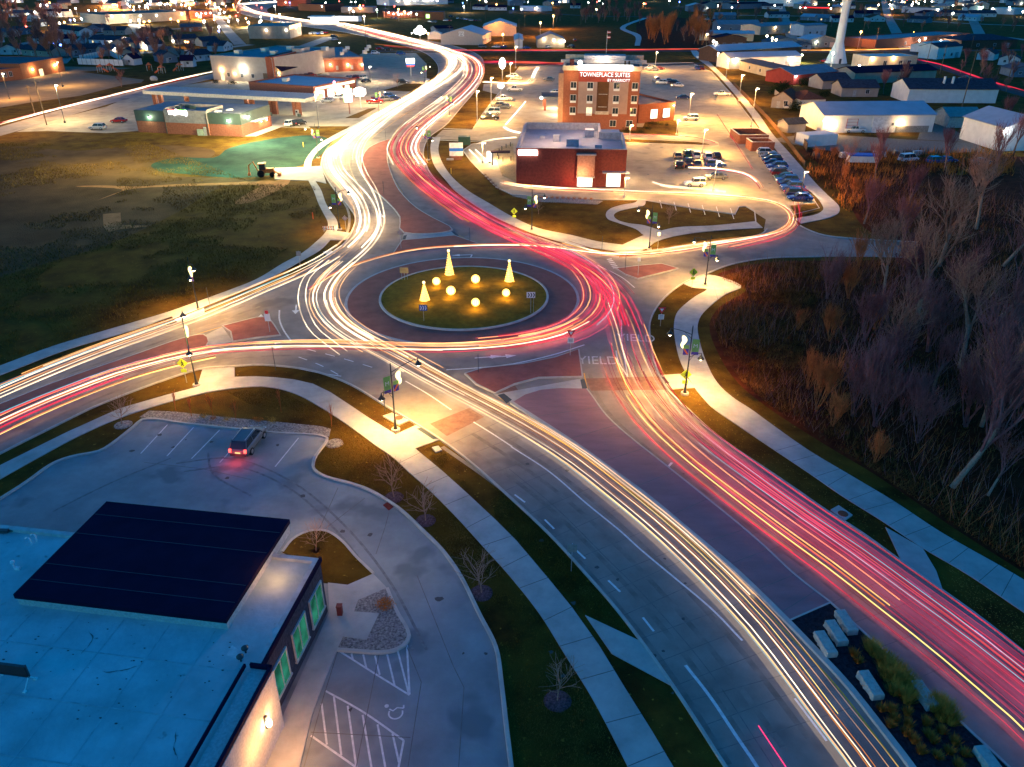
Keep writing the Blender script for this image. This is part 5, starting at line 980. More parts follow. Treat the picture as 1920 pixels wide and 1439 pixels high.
for (u, v, a_, b2, c_) in ((7, 14, 1.4, 1.2, 1.4), (10, 9, 2.6, 2.0, 1.5), (9, 3, 3, 1.4, .9), (14, 20, 2, 2, 1.5), (4, 17, 1, 1, .6), (16, 6, 1.5, 1.5, 1)): rs.box('rooftop_unit', u, u+a_, v, v+b2, 6.3, 6.3+c_, mat('hvac_grey', (.30, .31, .36), .5))
u0, z0 = rs.face(972, 286); u1, _ = rs.face(1008, 286); q = MB(); q.box(((u0+u1)/2, -.2, z0), (u1-u0, .25, 1.0)); q.build('illuminated_sign', m_sign, rs.t)
u0, zt = rs.face(1083, 290); u1, zb = rs.face(1114, 330); rs.box('entry_panel', u0, u1, -.9, -.04, zb, zt, mat('tan_brick', (.36, .19, .13), .85, scale=3, var=.25)); rs.box('panel_cap', u0-.2, u1+.2, -1.1, -.02, zt+.01, zt+.3, m_steel); rs.box('panel_foot', u0-.1, u1+.1, -1.0, -.02, zb-.25, zb-.01, m_steel)
u0, _ = rs.face(1081, 340); u1, _ = rs.face(1112, 340); rs.win((u0+u1)/2, 1.5, u1-u0-.4, 2.6, 'f', m_litw)
u0, _ = rs.face(1136, 340); u1, _ = rs.face(1164, 340); rs.win((u0+u1)/2, 1.6, u1-u0-.3, 2.6, 'f', m_litw); rs.box('awning', u0-.8, W+.7, -1.5, -.02, 3.2, 3.4, m_roofm)
rs.win(3, 1.7, 3, 2.6, 'r', m_litw); rs.win(9, 1.7, 4, 2.6, 'r', m_litw); rs.lite(6, 4, 'r', 500); lamp(rs.pt(7, 12, 11.5), 1500, (1, .62, .36), .4); lamp(rs.pt(15, 22, 10.5), 700, (1, .62, .36), .4); lamp(rs.pt(W*.6, -2.5, 3), 350, (1, .55, .25), .3); lamp(rs.pt(W*.5, -2, 1.0), 120, (1, .1, .05), .3)  # the two warm lamps over the roof have no fitting, added to brighten it
# ---- hotel
ht = B('hotel', 'four-storey tan and brick hotel with a white-lit roof sign', 'hotel', (1054, 243), (1193, 246), 17, 15.4, mat('hotel_brick', (.25, .085, .05), .85, scale=2, var=.2), m_roofg, par=0)
W = ht.W; fu = lambda x: ht.face(x, 200)[0]; m_tan2 = mat('hotel_taupe', (.30, .20, .17), .85, scale=.8, var=.1); m_br2 = mat('hotel_dark_brown', (.10, .045, .02), .8, scale=1, var=.15)
ht.box('taupe_bay', fu(1083), fu(1118), -.3, -.02, 4.4, 12.6, m_tan2); ht.box('taupe_bay', fu(1140), fu(1176), -.3, -.02, 4.4, 12.6, m_tan2); ht.box('recess', fu(1118)+.02, fu(1140)-.02, -.12, -.02, 4.4, 12.6, m_br2)
ht.box('sign_band', fu(1083), fu(1176), -.32, -.02, 12.62, 15.3, mat('hotel_red', (.27, .05, .035), .8, scale=.8, var=.1))
ht.box('parapet', -.2, W+.2, -.4, 0, 15.4, 16.6, mat('cream_parapet', (.45, .36, .28), .8)); ht.box('rear_parapet', -.5, W+1.2, 16.5, 17.2, 15.4, 17.8, MATS['cream_parapet']); ht.box('side_parapet', -.4, -.0, .1, 16.4, 15.4, 16.6, MATS['cream_parapet']); ht.box('side_parapet', W, W+.4, .1, 16.4, 15.4, 16.6, MATS['cream_parapet'])
ht.box('cornice', -1.4, W+1.8, 9, 9.8, 16.4, 17.2, m_cap); ht.box('penthouse', 5, W-4, 10, 15, 15.5, 18.2, mat('lilac_panel', (.42, .38, .40), .8)); ht.box('chimney', 1.2, 2.4, 6, 7.2, 15.5, 17.6, mb_); ht.box('tower_block', -1.6, -.02, 4, 16, 0, 14.2, mat('pink_stucco', (.42, .26, .18), .8))
for u in (W-4.4, W-3.3): ht.box('vent_stack', u, u+.5, 5, 5.5, 15.5, 17.4, m_wallk)
zr = [ht.face(1074, y)[1] for y in (156, 180, 203)]
for x in (1074, 1105, 1154, 1188):
    for i, z in enumerate(zr):
        y0 = -.0; wn = ht.win(fu(x), z-.5, 1.5, 1.5, 'f', (m_lit if (x, i) in ((1105, 2),) else m_glass)); wn.location.y = -.3 if x in (1105, 1154) else 0
        q = MB(); q.box((fu(x), -.38 if x in (1105, 1154) else -.1, z-1.55), (1.6, .12, .5)); q.build('grille', m_whitesteel, wn); 
        if x in (1105, 1154): q.build
for x in (1151, 1182): ht.win(fu(x), 1.9, 1.6, 1.6, 'f', m_glass)
for i in (0, 1): ht.win(fu(1129.5), zr[i]-1.6, 2.2, 2.2, 'f', m_lit)
ht.box('balcony', fu(1118)-.3, fu(1140)+.3, -.9, -.34, 4.3, 5.1, MATS['cream_parapet'])
ht.box('light_bar', fu(1083), fu(1181), -1.0, -.45, 15.6, 16.9, m_sign)
m_letter = emit('letter_glow', (1, .95, .88), 2.2); text('TOWNEPLACE SUITES', 1.55, m_letter, (fu(1131), -.4, 13.95), (math.pi/2, 0, 0), 'sign_letters', ht.t, .06, sx=.88); text('BY MARRIOTT', 1.0, m_letter, (fu(1157), -.4, 12.75), (math.pi/2, 0, 0), 'sign_letters', ht.t, .06, sx=.95)
lamp(ht.pt(W/2, -3, 15.5), 160, (1, .8, .5), .5); lamp(ht.pt(2, -2.0, 14.4), 160, (1, .6, .2), .3); lamp(ht.pt(W-1.5, -2, 14.8), 160, (1, .6, .2), .3); lamp(ht.pt(W/2, 7, 18), 800, (1, .8, .55), .5); lamp(ht.pt(-3, -2, 3), 1200, WARM, .4)
q = MB(); q.ball((4.3, -.4, 17.4), .55, 8, 6); q.build('roof_lamp', m_bulbw, ht.t); lamp(ht.pt(4.3, -1.5, 17.6), 300, (1, .7, .35), .3)
# wing
hw = B('hotel_wing', 'low brick hotel wing with two large lit windows beside the lawn', 'hotel wing', (1196, 232), (1263, 226), 26, 4.6, MATS['hotel_brick'], mat('tan_membrane', (.36, .26, .18), .8, scale=.5, var=.15), par=.6)
for x in (1226, 1249): hw.win(hw.face(x, 215)[0], 2.3, 2.2, 2.4, 'f', m_litw)
hw.lite(3, 4.6, 'r', 700); hw.lite(14, 4.6, 'r', 700); hw.lite(hw.W*.95, 4.4, 'f', 200)
pc = thing('porte_cochere', 'flat drop-off roof on bright posts at the left side of the hotel', 'canopy', P(1018, 208), 0); q = MB(); q.box((4.5, 5, 3.8), (9.5, 10, .7)); q.build('roof', m_roofd, pc)
for x, y in ((.6, .6), (8.4, .6), (.6, 9.4), (8.4, 9.4)): q = MB(); q.box((x, y, 1.7), (.7, .7, 3.4)); q.build('column', MATS['orange_brick'], pc)
lamp(P(1018, 208)+Vector((4.5, 5, 3.0)), 2200, (1, .8, .5), .4); lamp(P(1030, 214)+Vector((2, -2, 3.0)), 1500, (1, .8, .5), .4)
q = MB(); q.ball((-.6, -.4, 3.9), .4, 8, 6); q.build('globe_lamp', m_bulbw, pc)
# ---- bin enclosure
for (x0, y0, x1, y1, D, lb) in ((1395, 278, 1421, 280, 9, 'larger brick bin enclosure with a pale open top at the lot corner'), (1408, 284, 1450, 284, 5, 'smaller brick bin enclosure in front of the pale open one')):
    a, b_ = P(x0, y0), P(x1, y1); t = thing('bin_enclosure', lb, 'bin enclosure', a, 0); W = (b_-a).length+ (4 if D == 9 else 0); t.location.y += 5.2 if D == 9 else 0
    for (u, v, w_, d_) in ((W/2, 0, W, .3), (W/2, D, W, .3), (0, D/2, .3, D-.3), (W, D/2, .3, D-.3)): q = MB(); q.box((u, v, 1.1), (w_, d_, 2.2)); wl = q.build('wall', m_brick, t); q = MB(); q.box((u, v, 2.24), (w_+.1, d_+.1, .08)); q.build('coping', m_cap, wl)
    q = MB(); q.box((W/2, D/2, .7), (W*.6, D*.5, 1.4)); q.build('bin', m_navy, t)
# ---- warehouse and sheds to the right
wh = B('warehouse', 'long white metal warehouse with a blue-lit roof and two bright lamps', 'warehouse', (1541, 250), (1747, 248), 17, 4.6, m_whitesteel, m_roofm, 'gu', 2.2)
for x, y in ((1546, 226), (1561, 231), (1688, 229)): u, z = wh.face(x, y); wh.lite(u, z, e=900, col=(1, .62, .25), r=.42, m=m_bulb)
u, _ = wh.face(1651, 240); wh.box('sliding_door', u-2.6, u+2.6, -.16, 0, 0, 4.2, mat('door_white', (.62, .62, .62), .6)); u, _ = wh.face(1597, 235); q = MB()
for k in range(4): q.box((u, -.06, 1.2+k*.8), (3.2, .08, .07)); 
q.box((u-1.5, -.07, 2.4), (.08, .1, 2.6)); q.box((u+1.5, -.07, 2.4), (.08, .1, 2.6)); q.build('red_rack', m_wallr, wh.t)
u, _ = wh.face(1669, 237); wh.win(u-.5, 2.2, .6, .7); wh.win(u+.6, 2.2, .6, .7); u, _ = wh.face(1710, 240); wh.box('stone_base', u-4.6, u+4.6, -.2, 0, 0, 1.7, mat('rubble_stone', (.25, .24, .22), .9, scale=6, var=.5))
for k in range(24): wh.box('wall_rib', k*1.3+.4, k*1.3+.46, -.05, 0, 0, 4.5, m_steel) if False else None
B('shed', 'pale green metal shed with a hipped roof right of the white warehouse', 'shed', (1776, 240), (1836, 240), 9, 3.0, mat('mint_metal', (.30, .42, .38), .6), mat('green_roof', (.10, .22, .20), .5), 'gu', 1.8)
w2 = B('warehouse', 'pale blue-roofed barn cut by the right edge of the view', 'warehouse', (1872, 284), (1960, 282), 16, 5.6, m_whitesteel, m_roofm, 'gv', 2.4); w2.lite(-.2, 5.0, 'f', 500, (.9, .95, 1))
ct = B('container', 'white ribbed storage container beside the brown fence', 'container', (1513, 276), (1568, 272), 5, 2.7, m_whitesteel, m_whitesteel, par=0)
B('shed', 'small dark-roofed shed behind the ribbed container', 'shed', (1476, 250), (1509, 248), 5, 2.4, m_walls, m_roofl, 'gu', 1.0)
lg = B('long_shed', 'long white shed with a black roof and two vent pipes behind the green shed', 'shed', (1700, 193), (1866, 194), 14, 4.4, m_whitesteel, m_roofl, 'gu', 2.4)
for x in (1771, 1787): u = lg.face(x, 190)[0]; q = MB(); q.tube([Vector((u, 3.5, 5.4)), Vector((u, 3.5, 7.8))], .4, 8); q.build('vent_pipe', m_whitesteel, lg.t)
B('long_shed', 'tan shed with a dark blue mono roof and a dark arched opening', 'shed', (1600, 158), (1752, 152), 12, 4.0, m_wallt, m_navy, 'gu', 1.6)
of = B('office', 'tan office with three windows and two bright wall lamps below the water tower', 'office', (1626, 131), (1716, 129), 13, 5.0, m_wallt, m_roofm, 'flat', par=.3)
for x in (1658, 1687, 1703): of.win(of.face(x, 124)[0], 2.6, 1.6, 1.8, 'f')
of.lite(1.6, 4.6, 'f', 700); of.lite(of.face(1674, 118)[0], 4.8, 'f', 700)
rd = B('shed', 'red-walled shed with a grey roof left of the dark hedge', 'shed', (1486, 160), (1567, 152), 14, 3.6, m_wallr, m_roofg, 'gu', 2.0); rd.lite(1, 3.2, 'f', 300, (.9, .95, 1)); rd.win(rd.W*.72, 1.9, 2, 1)
for a in ((1445, 202, 1483, 205, 10, 'gv', m_walls, m_roofb, 'tiny pink garage with a brown roof and a parked car in front'), (1500, 206, 1545, 205, 11, 'hip', m_wallw, m_roofb, 'brown-roofed bungalow behind the dark conifers'), (1577, 182, 1645, 182, 10, 'gu', m_walls, m_roofl, 'black-roofed house directly above the white warehouse'), (1541, 168, 1592, 166, 9, 'gu', m_walls, m_roofl, 'low black-roofed house left of the other dark roof')):
    h_ = B('house', a[8], 'house', (a[0], a[1]), (a[2], a[3]), a[4], 3, a[6], a[7], a[5], 2.0); h_.win(h_.W*.7, 1.7); h_.door(h_.W*.35)
bh = thing('water_tower', 'tall white pedestal water tower with a flared base', 'water tower', P(1567, 118)); q = MB(); q.lathe((0, 0, 0), [(5.1, 0), (4.9, .3), (3.4, 4.6), (2.3, 7.8), (1.95, 9), (1.75, 20), (1.75, 24.5), (2.2, 26.5)], 28); q.build('pedestal', mat('tower_white', (.62, .60, .60), .5, scale=.15, var=.08), bh)
q = MB(); q.lathe((0, 0, 26.5), [(2.2, 0), (4.2, 1.2), (6.5, 3.4), (7.6, 6.2), (7.4, 8.8), (5.6, 11), (2, 12.4), (.2, 12.6)], 28); q.build('tank', mat('tower_tan', (.50, .40, .34), .5, scale=.2, var=.08), bh)
q = MB(); q.box((0, -4.95, 1.1), (1, .3, 2.2)); q.build('door', m_dark, bh)
# ---- metal sheds, top right
for (x0, y0, x1, y1, D, h, rh, st, wm, rm, lb, lt) in (
    (1366, 130, 1500, 126, 12, 4.6, 1.6, 'gu', m_whitesteel, m_roofm, 'long blue-roofed metal shed nearest the trail head', ((.08, 3.8), (.86, 3.6))),
    (1345, 118, 1500, 108, 14, 5.0, 2.0, 'gu', m_wallk, m_roofm, 'dark-ended metal shed with a pale blue roof behind the nearest one', ()),
    (1386, 131, 1452, 148, 10, 3.6, .8, 'gu', m_wallt, m_roofd, 'tan flat shed at the bend below the blue-roofed sheds', ()),
    (1340, 90, 1398, 90, 12, 5, 1.6, 'gv', m_wallk, m_navy, 'navy-roofed brown shed at the far trail end', ()),
    (1310, 76, 1412, 78, 16, 4, 1.2, 'gu', m_wallt, m_roofm, 'low pale-roofed shed behind the navy-roofed one', ((.15, 3.6),)),
    (1346, 60, 1424, 60, 18, 4.6, 2.4, 'gu', m_wallb, m_roofg, 'grey barn with a row of small roof vents', ()),
    (1424, 66, 1478, 62, 16, 5, 1.2, 'gu', m_wallt, m_roofg, 'lit tan shed right of the vented barn', ((.5, 4),)),
    (1440, 92, 1505, 92, 14, 3.4, 2.4, 'gv', m_wallb, m_roofd, 'blue gabled building left of the tower with a taller grey roof', ((.05, 3),)),
    (1453, 95, 1493, 95, 6, 2.6, 1.2, 'gv', m_wallb, m_roofd, 'small blue gabled annex with two tiny windows', ()),
    (1495, 95, 1521, 94, 6, 2.6, 1.2, 'gv', m_wallb, m_roofd, 'smallest blue annex beside the tower foot', ()),
    (1516, 90, 1568, 89, 14, 4, 2.0, 'gv', m_wallb, m_roofm, 'teal gabled building with a white door left of the tower', ((.25, 3),)),
    (1443, 62, 1502, 60, 16, 5, 1.0, 'gu', m_wallt, m_roofg, 'long lit building behind the blue gables', ((.1, 2.5), (.4, 2.5), (.7, 2.5))),
    (1505, 68, 1548, 66, 12, 6, 1.0, 'gu', m_wallw, m_roofg, 'pale two-storey block between bare trees left of the tower', ()),
    (1290, 22, 1326, 22, 16, 5, 2.4, 'gv', m_wallb, m_roofm, 'grey gabled barn with a blue roof edge on the far yard', ((1.0, 3),)),
    (1370, 18, 1440, 16, 14, 5, 1.2, 'gu', m_wallb, m_navy, 'long navy-roofed shed before the silos', ()),
    (1640, 92, 1815, 78, 22, 4.2, .4, 'flat', m_brick, m_roofg, 'long flat brick school building right of the tower', ((.5, 3.6), (.8, 3.6))),
    (1800, 92, 1905, 90, 20, 4.2, 2.4, 'hip', m_wallk, m_roofl, 'dark hipped extension of the long brick building', ()),
    (1745, 100, 1790, 96, 12, 3.2, 1.6, 'gu', m_whitesteel, m_whitesteel, 'small white gabled house in front of the long brick building', ()),
    (1755, 112, 1800, 108, 10, 5.4, 1.6, 'gu', m_whitesteel, m_roofl, 'white two-storey house with dark roof by the red-lit road', ())):
    bb = B('shed' if 'house' not in lb else 'house', lb, 'shed' if 'house' not in lb and 'building' not in lb else 'building' if 'building' in lb else 'house', (x0, y0), (x1, y1), D, h, wm, rm, st, rh)
    for f, z in lt: bb.lite(bb.W*f, z, 'f', 420, (1, .75, .4), .3)
    if bb.W > 8:
        for f in (.3, .6): bb.win(bb.W*f, 1.8, 1.4, 1.2)
        bb.door(bb.W*.82, 2.6, 2.6, m_door, nm='roller_door')
# ---- white barns in the centre
b1 = B('barn', 'beige gabled metal barn with a small mountain emblem on its gable', 'barn', (827, 84), (905, 85), 30, 5.2, mat('beige_metal', (.46, .38, .32), .6, scale=1, var=.08), m_roofm, 'gv', 3.4)
u, z = b1.face(865, 64); q = MB(); q.box((u, -.05, z), (3.2, .06, 2.6)); em = q.build('emblem', m_whitesteel, b1.t); q = MB()
for s_ in (-.7, .5): q.tube([Vector((u+s_-1, -.12, z-.3)), Vector((u+s_, -.12, z+.8)), Vector((u+s_+1, -.12, z-.3))], .09, 4)
q.box((u, -.12, z-.8), (1.6, .04, .2)); q.build('mountain_mark', m_doord, em); b1.box('porch', b1.W, b1.W+2.6, 2, 10, 2.6, 2.8, m_roofm)
b2_ = B('barn', 'peach-lit gabled barn behind the emblem barn', 'barn', (906, 68), (968, 68), 30, 5.6, mat('peach_metal', (.5, .36, .28), .6), m_roofm, 'gv', 3.4); lamp(b2_.pt(8, -6, 7), 2500, (1, .42, .1), .5); lamp(P(930, 88, 5), 1600, (1, .4, .1), .4)
b3 = B('shed', 'long ribbed grey shed seen end-on with a red-lit wall', 'shed', (965, 92), (980, 92), 40, 4.4, m_whitesteel, m_roofm, 'gv', .8)
b4 = B('office', 'grey-roofed building with a glowing round-topped gable sign', 'office', (1007, 90), (1058, 90), 20, 4.2, m_wallt, m_roofg, 'gv', 3.0)
for f, z in ((.25, 4.6), (.62, 4.0), (.85, 3.4), (1.0, 3.4)): b4.lite(b4.W*f, z, 'f', 500, (1, .8, .5), .4)
B('shed', 'small white shed with a dark roof left of the emblem barn', 'shed', (802, 74), (827, 74), 8, 3, m_whitesteel, m_whitesteel, 'gv', 1.4)
B('shed', 'dark-roofed low shed behind the small white one', 'shed', (818, 63), (850, 62), 12, 3, m_wallb, m_navy, 'gu', 1.4)
# ---- shops at the top left and centre
for (x0, y0, x1, y1, D, h, wm, rm, lb, lts) in (
    (200, 46, 350, 38, 40, 6.5, m_wallt, m_roofd, 'big beige superstore with a dark flat roof and washed-out lamps', ((.08, 5.6), (.22, 5.2), (.42, 5), (.62, 4.6), (.95, 5))),
    (357, 36, 400, 34, 24, 6, MATS['orange_brick'], m_roofd, 'orange brick shop with glowing windows at the far bend', ((.3, 4), (.5, 4), (.7, 4), (.9, 4))),
    (483, 73, 545, 73, 24, 6.4, m_wallt, m_roofg, 'beige shop with two big wall lamps beside the far S bend', ((.3, 5), (.9, 5))),
    (545, 73, 566, 66, 26, 7, m_wallt, m_roofg, 'shop front with a glowing fascia right of the two-lamp wall', ((.5, 5.5),)),
    (722, 34, 797, 33, 20, 4.6, MATS['orange_brick'], m_roofd, 'brick restaurant with crowded string lights by the far lot', ((.1, 4.2), (.22, 3.2), (.32, 4.4), (.42, 3), (.5, 4), (.58, 3))),
    (797, 38, 832, 38, 18, 6, MATS['school_brick'], m_roofd, 'brick block with a green lit sign right of the string lights', ()),
    (560, 20, 610, 22, 26, 6, m_wallk, m_navy, 'dark flat shop left of the glowing forecourt', ((.9, 4.6),)),
    (640, 24, 700, 24, 26, 4.6, m_walls, m_roofg, 'low grey shop behind the glowing forecourt', ((.3, 4), (.6, 4))),
    (520, 12, 575, 12, 24, 6, MATS['orange_brick'], m_roofd, 'reddish shop inside the far bend', ((.3, 4),)),
    (730, 11, 840, 8, 34, 6, m_whitesteel, m_roofm, 'long pale warehouse on the skyline above the string lights', ((.15, 5), (.42, 5), (.65, 5), (.72, 5))),
    (975, 20, 1015, 22, 16, 4, m_wallw, m_roofm, 'white low house with one orange lamp above the twin sodium lamps', ((.8, 3),)),
    (1690, 24, 1760, 26, 18, 4.4, m_wallw, m_roofl, 'white long house with a black roof at the upper right', ((.95, 3.4),)),
    (1855, 26, 1900, 28, 18, 5, m_wallw, m_roofm, 'pale barn with two bright lamps at the far right', ((.1, 4.4), (.8, 4.4))),
    (1496, 24, 1560, 26, 22, 5, m_wallk, m_wallr, 'dark shop with a red lit roof edge behind the tower', ((.05, 4.4), (.2, 4.4), (.95, 4.4))),
    (1420, 11, 1515, 13, 10, 9, m_whitesteel, m_roofm, 'row of upright pale silo fronts on the skyline', ((.6, 6),)),
    (630, 40, 672, 41, 6, 3.6, m_whitesteel, m_whitesteel, 'brightly lit low shop right of the forecourt', ())):
    bb = B('shop', lb, 'shop' if 'silo' not in lb and 'warehouse' not in lb else 'warehouse', (x0, y0), (x1, y1), D, h, wm, rm, 'flat', par=.3)
    for i, (f, z) in enumerate(lts): bb.lite(bb.W*f, z, 'f', 700 if i % 2 == 0 else 0, (1, .68, .35), .5)
    if 'green lit' in lb: bb.box('illuminated_sign', 1, 4, -.3, 0, 1.5, 4.4, emit('green_sign', (.35, 1, .2), 5))
    if 'fascia' in lb: bb.box('illuminated_sign', .3, bb.W-.3, -.4, 0, 5.4, 7.4, m_signo)
    if 'brightly lit' in lb: bb.box('illuminated_sign', .3, bb.W-.3, -.4, 0, .8, 3.4, emit('shopfront_glow', (1, .86, .7), 4))
    if 'red lit' in lb: bb.box('lit_edge', 4, bb.W-3, -.3, 0, 4.6, 5.1, emit('red_edge', (1, .02, .02), 4))
# forecourt glare
fc = thing('forecourt_canopy', 'blazing white fuel forecourt canopy inside the far S bend', 'canopy', P(578, 46)); Wf = (P(622, 46)-P(578, 46)).length; q = MB(); q.box((Wf/2, 8, 5.2), (Wf, 16, .8)); q.build('roof', m_whitesteel, fc)
q = MB(); q.box((Wf/2, 8, 4.76), (Wf-1, 15, .06)); q.build('underside_lamps', emit('forecourt_glow', (1, .9, .78), 9), fc)
for u in (2, Wf/2, Wf-2): q = MB(); q.box((u, 8, 2.4), (.6, .6, 4.7)); q.build('column', m_whitesteel, fc)
q = MB(); q.box((Wf/2, 18, 2.2), (Wf+4, .4, 4.4)); q.build('lit_front', emit('lit_front', (1, .88, .74), 3), fc)
for k in range(3): lamp(P(590+k*14, 48, 6), 4200, (1, .85, .65), .5)
LG = 5.2
# ================================================================ plants
def limb(b, p, d, L, r, r2, seg, n, rr, curve=.25):
    pts = [p]; q = p.copy(); dd = d.copy(); rs = [r]
    for k in range(n):
        dd = (dd+Vector((rr.uniform(-1, 1), rr.uniform(-1, 1), rr.uniform(-.3, .9)))*curve/n).normalized(); q = q+dd*L/n; pts.append(q.copy()); rs.append(r+(r2-r)*(k+1)/n)
    b.tube(pts, rs, seg, cap=False); return pts, dd
def grow(seed, H, lev=4, r0=.22, spread=.7, nb=(4, 5, 5, 4), trunkfrac=.3, lean=0, stems=1, upw=.35, twr=.012):
    rr = random.Random(seed); t = MB(); c = MB()
    def rec(p, d, L, r, l):
        tgt = t if l == 0 else c
        seg = (7, 5, 4, 3, 3, 3)[l]; n = (5, 4, 3, 2, 2, 2)[l]; pts, dd = limb(tgt, p, d, L, r, max(twr, r*(.55 if l < lev else .3)), seg, n, rr, .45)
        if l >= lev: return
        for k in range(nb[min(l, len(nb)-1)]):
            f = .35+.65*(k+1)/nb[min(l, len(nb)-1)]; i = min(len(pts)-1, int(f*(len(pts)-1)+.5)); az = rr.uniform(0, 6.28); sp = rr.uniform(.5, 1.1)*spread
            a = dd.orthogonal().normalized(); a = Matrix.Rotation(az, 3, dd) @ a
            nd = (dd*math.cos(sp)+a*math.sin(sp)+Vector((0, 0, upw))).normalized(); rec(pts[i], nd, L*rr.uniform(.55, .8), max(twr, r*(.5 if l else .55)), l+1)
    for s in range(stems):
        a = rr.uniform(0, 6.28); d = Vector((lean+(.35*math.cos(a) if stems > 1 else 0), .35*math.sin(a) if stems > 1 else 0, 1)).normalized()
        rec(Vector((rr.uniform(-.3, .3) if stems > 1 else 0, rr.uniform(-.3, .3) if stems > 1 else 0, 0)), d, H*trunkfrac*(rr.uniform(.7, 1.1) if stems > 1 else 1), r0*(.6 if stems > 1 else 1), 0)
    return t, c
def tree_proto(nm, seed, H, bark, twig, **k):
    t, c = grow(seed, H, **k); r = thing(nm, 'x', 'tree'); t.build('trunk', bark, r); c.build('crown', twig, r); return r
m_twp = mat('purple_twigs', (.27, .10, .10), .9, scale=1, var=.35); m_two = mat('orange_twigs', (.50, .15, .05), .9, scale=1, var=.35); m_barkl = mat('pale_bark', (.38, .22, .16), .9, scale=4, var=.3)
m_twf = mat('grey_twigs', (.22, .10, .09), .9, scale=1, var=.35)
PT = {}; USED = set(); PLANTS = []
LIT_TREES = 0
def tree(kind, x, y, s, label, group=None, rz=None, cat=None):
    if kind not in PT:
        spec = {'big': ('bare_tree', 11, 19, m_barkl, m_twig, dict(lev=5, r0=.34, nb=(4, 4, 4, 4, 2), trunkfrac=.34, spread=.6, upw=.2, twr=.018)),
                'fork': ('bare_tree', 23, 18, m_barkl, m_twp, dict(lev=5, r0=.27, nb=(4, 4, 4, 4, 2), trunkfrac=.36, spread=.5, lean=.45, upw=.15, twr=.018)),
                'tall': ('bare_tree', 31, 13, m_bark, m_twp, dict(lev=4, r0=.22, nb=(5, 5, 5, 4), trunkfrac=.33, spread=.5, upw=.5, twr=.018)),
                'multi': ('bare_shrub_tree', 41, 9, m_twp, m_twp, dict(lev=3, r0=.12, nb=(4, 5, 5), trunkfrac=.46, spread=.55, stems=8, upw=.45, twr=.016)),
                'rust': ('bare_shrub_tree', 47, 8, m_two, m_two, dict(lev=3, r0=.09, nb=(4, 5, 4), trunkfrac=.44, spread=.5, stems=9, upw=.5, twr=.014)),
                'far': ('bare_tree', 53, 11, m_bark, m_twf, dict(lev=3, r0=.25, nb=(5, 6, 6), trunkfrac=.36, spread=.6, twr=.05)),
                'far2': ('bare_tree', 59, 11, m_bark, m_twig, dict(lev=3, r0=.25, nb=(5, 7, 6), trunkfrac=.34, spread=.7, twr=.05)),
                'poplar': ('bare_poplar', 61, 14, m_two, m_two, dict(lev=3, r0=.2, nb=(6, 5, 4), trunkfrac=.42, spread=.36, stems=5, upw=.9, twr=.03)),
                'young': ('young_tree', 67, 3.6, m_barkl, m_barkl, dict(lev=2, r0=.055, nb=(13, 4), trunkfrac=.62, spread=1.1, upw=.25, twr=.012)),
                'sapling': ('young_tree', 71, 2.6, m_two, m_two, dict(lev=2, r0=.03, nb=(7, 4), trunkfrac=.5, spread=.4, twr=.01))}[kind]
        PT[kind] = o = tree_proto(spec[0], spec[1], spec[2], spec[3], spec[4], **spec[5])
    else: o = copy_tree(PT[kind])
    o.location = P(x, y, 0); o.rotation_euler = (0, 0, rnd.uniform(0, 6.28) if rz is None else rz); s *= .82 if kind in ('big', 'fork') else 1; o.scale = (s, s, s*rnd.uniform(.92, 1.08)); o['category'] = cat or 'tree'
    if group: o['group'] = group
    elif 'group' in o: del o['group']
    PLANTS.append((o, label, x)); return o
def mulch_ring(x, y, r, lb, m):
    p = P(x, y, 0); q = MB(); rr = random.Random(x); q.lathe((0, 0, 0), [(r, 0), (r*.9, .07), (r*.4, .12), (.02, .12)], 14); q.v = [(v[0]*(1+rr.uniform(-.06, .06)), v[1]*(1+rr.uniform(-.06, .06)), v[2]) for v in q.v]
    tag(q.build('mulch_ring', m, loc=p, local=True), lb, 'mulch ring')
for i, (x, y, s, lb) in enumerate(((739, 934, .95, 'young bare tree above the rust-red grate'), (798, 978, .95, 'young bare tree in the strip, second from the junction'), (903, 1113, 1.0, 'young bare tree beside the middle of the near footpath'), (1045, 1316, .8, 'thin young bare tree in the dark lower strip'), (593, 1036, .7, 'slim young tree on the small lawn island by the building'), (229, 797, .8, 'young bare tree at the corner of the near car park'), (1010, 402, .7, 'small bare tree on the restaurant lawn'), (1254, 420, .8, 'small bare tree inside the looping footpath'), (746, 165, 1.2, 'bare young tree in the shop car park island'), (1500, 395, .7, 'small bare tree on the corner lawn by the blue cars'))):
    tree('young', x, y, s, lb)
for x, y, lb in ((739, 933, 'purple mulch ring under the young tree above the grate'), (798, 977, 'purple mulch ring under the second young tree'), (903, 1112, 'mulch ring under the young tree by the middle footpath'), (1045, 1315, 'dark mulch ring in the lower strip'), (593, 1035, 'mulch ring on the lawn island'), (231, 797, 'mulch ring at the car park corner'), (627, 832, 'pale gravel ring right of the near car park')): mulch_ring(x, y, .85, lb, m_rock if 'gravel' in lb or 'mulch ring at' in lb else mat('purple_mulch', (.13, .07, .08), .95, scale=7, var=.6, bump=1, bscale=12))
for i, (x, y) in enumerate(((330, 770), (360, 782), (443, 792), (527, 772), (622, 800), (400, 778))): tree('sapling', x, y, .9, 'thin leafless sapling in the rock bed by the near car park', 'saplings along the rock bed')
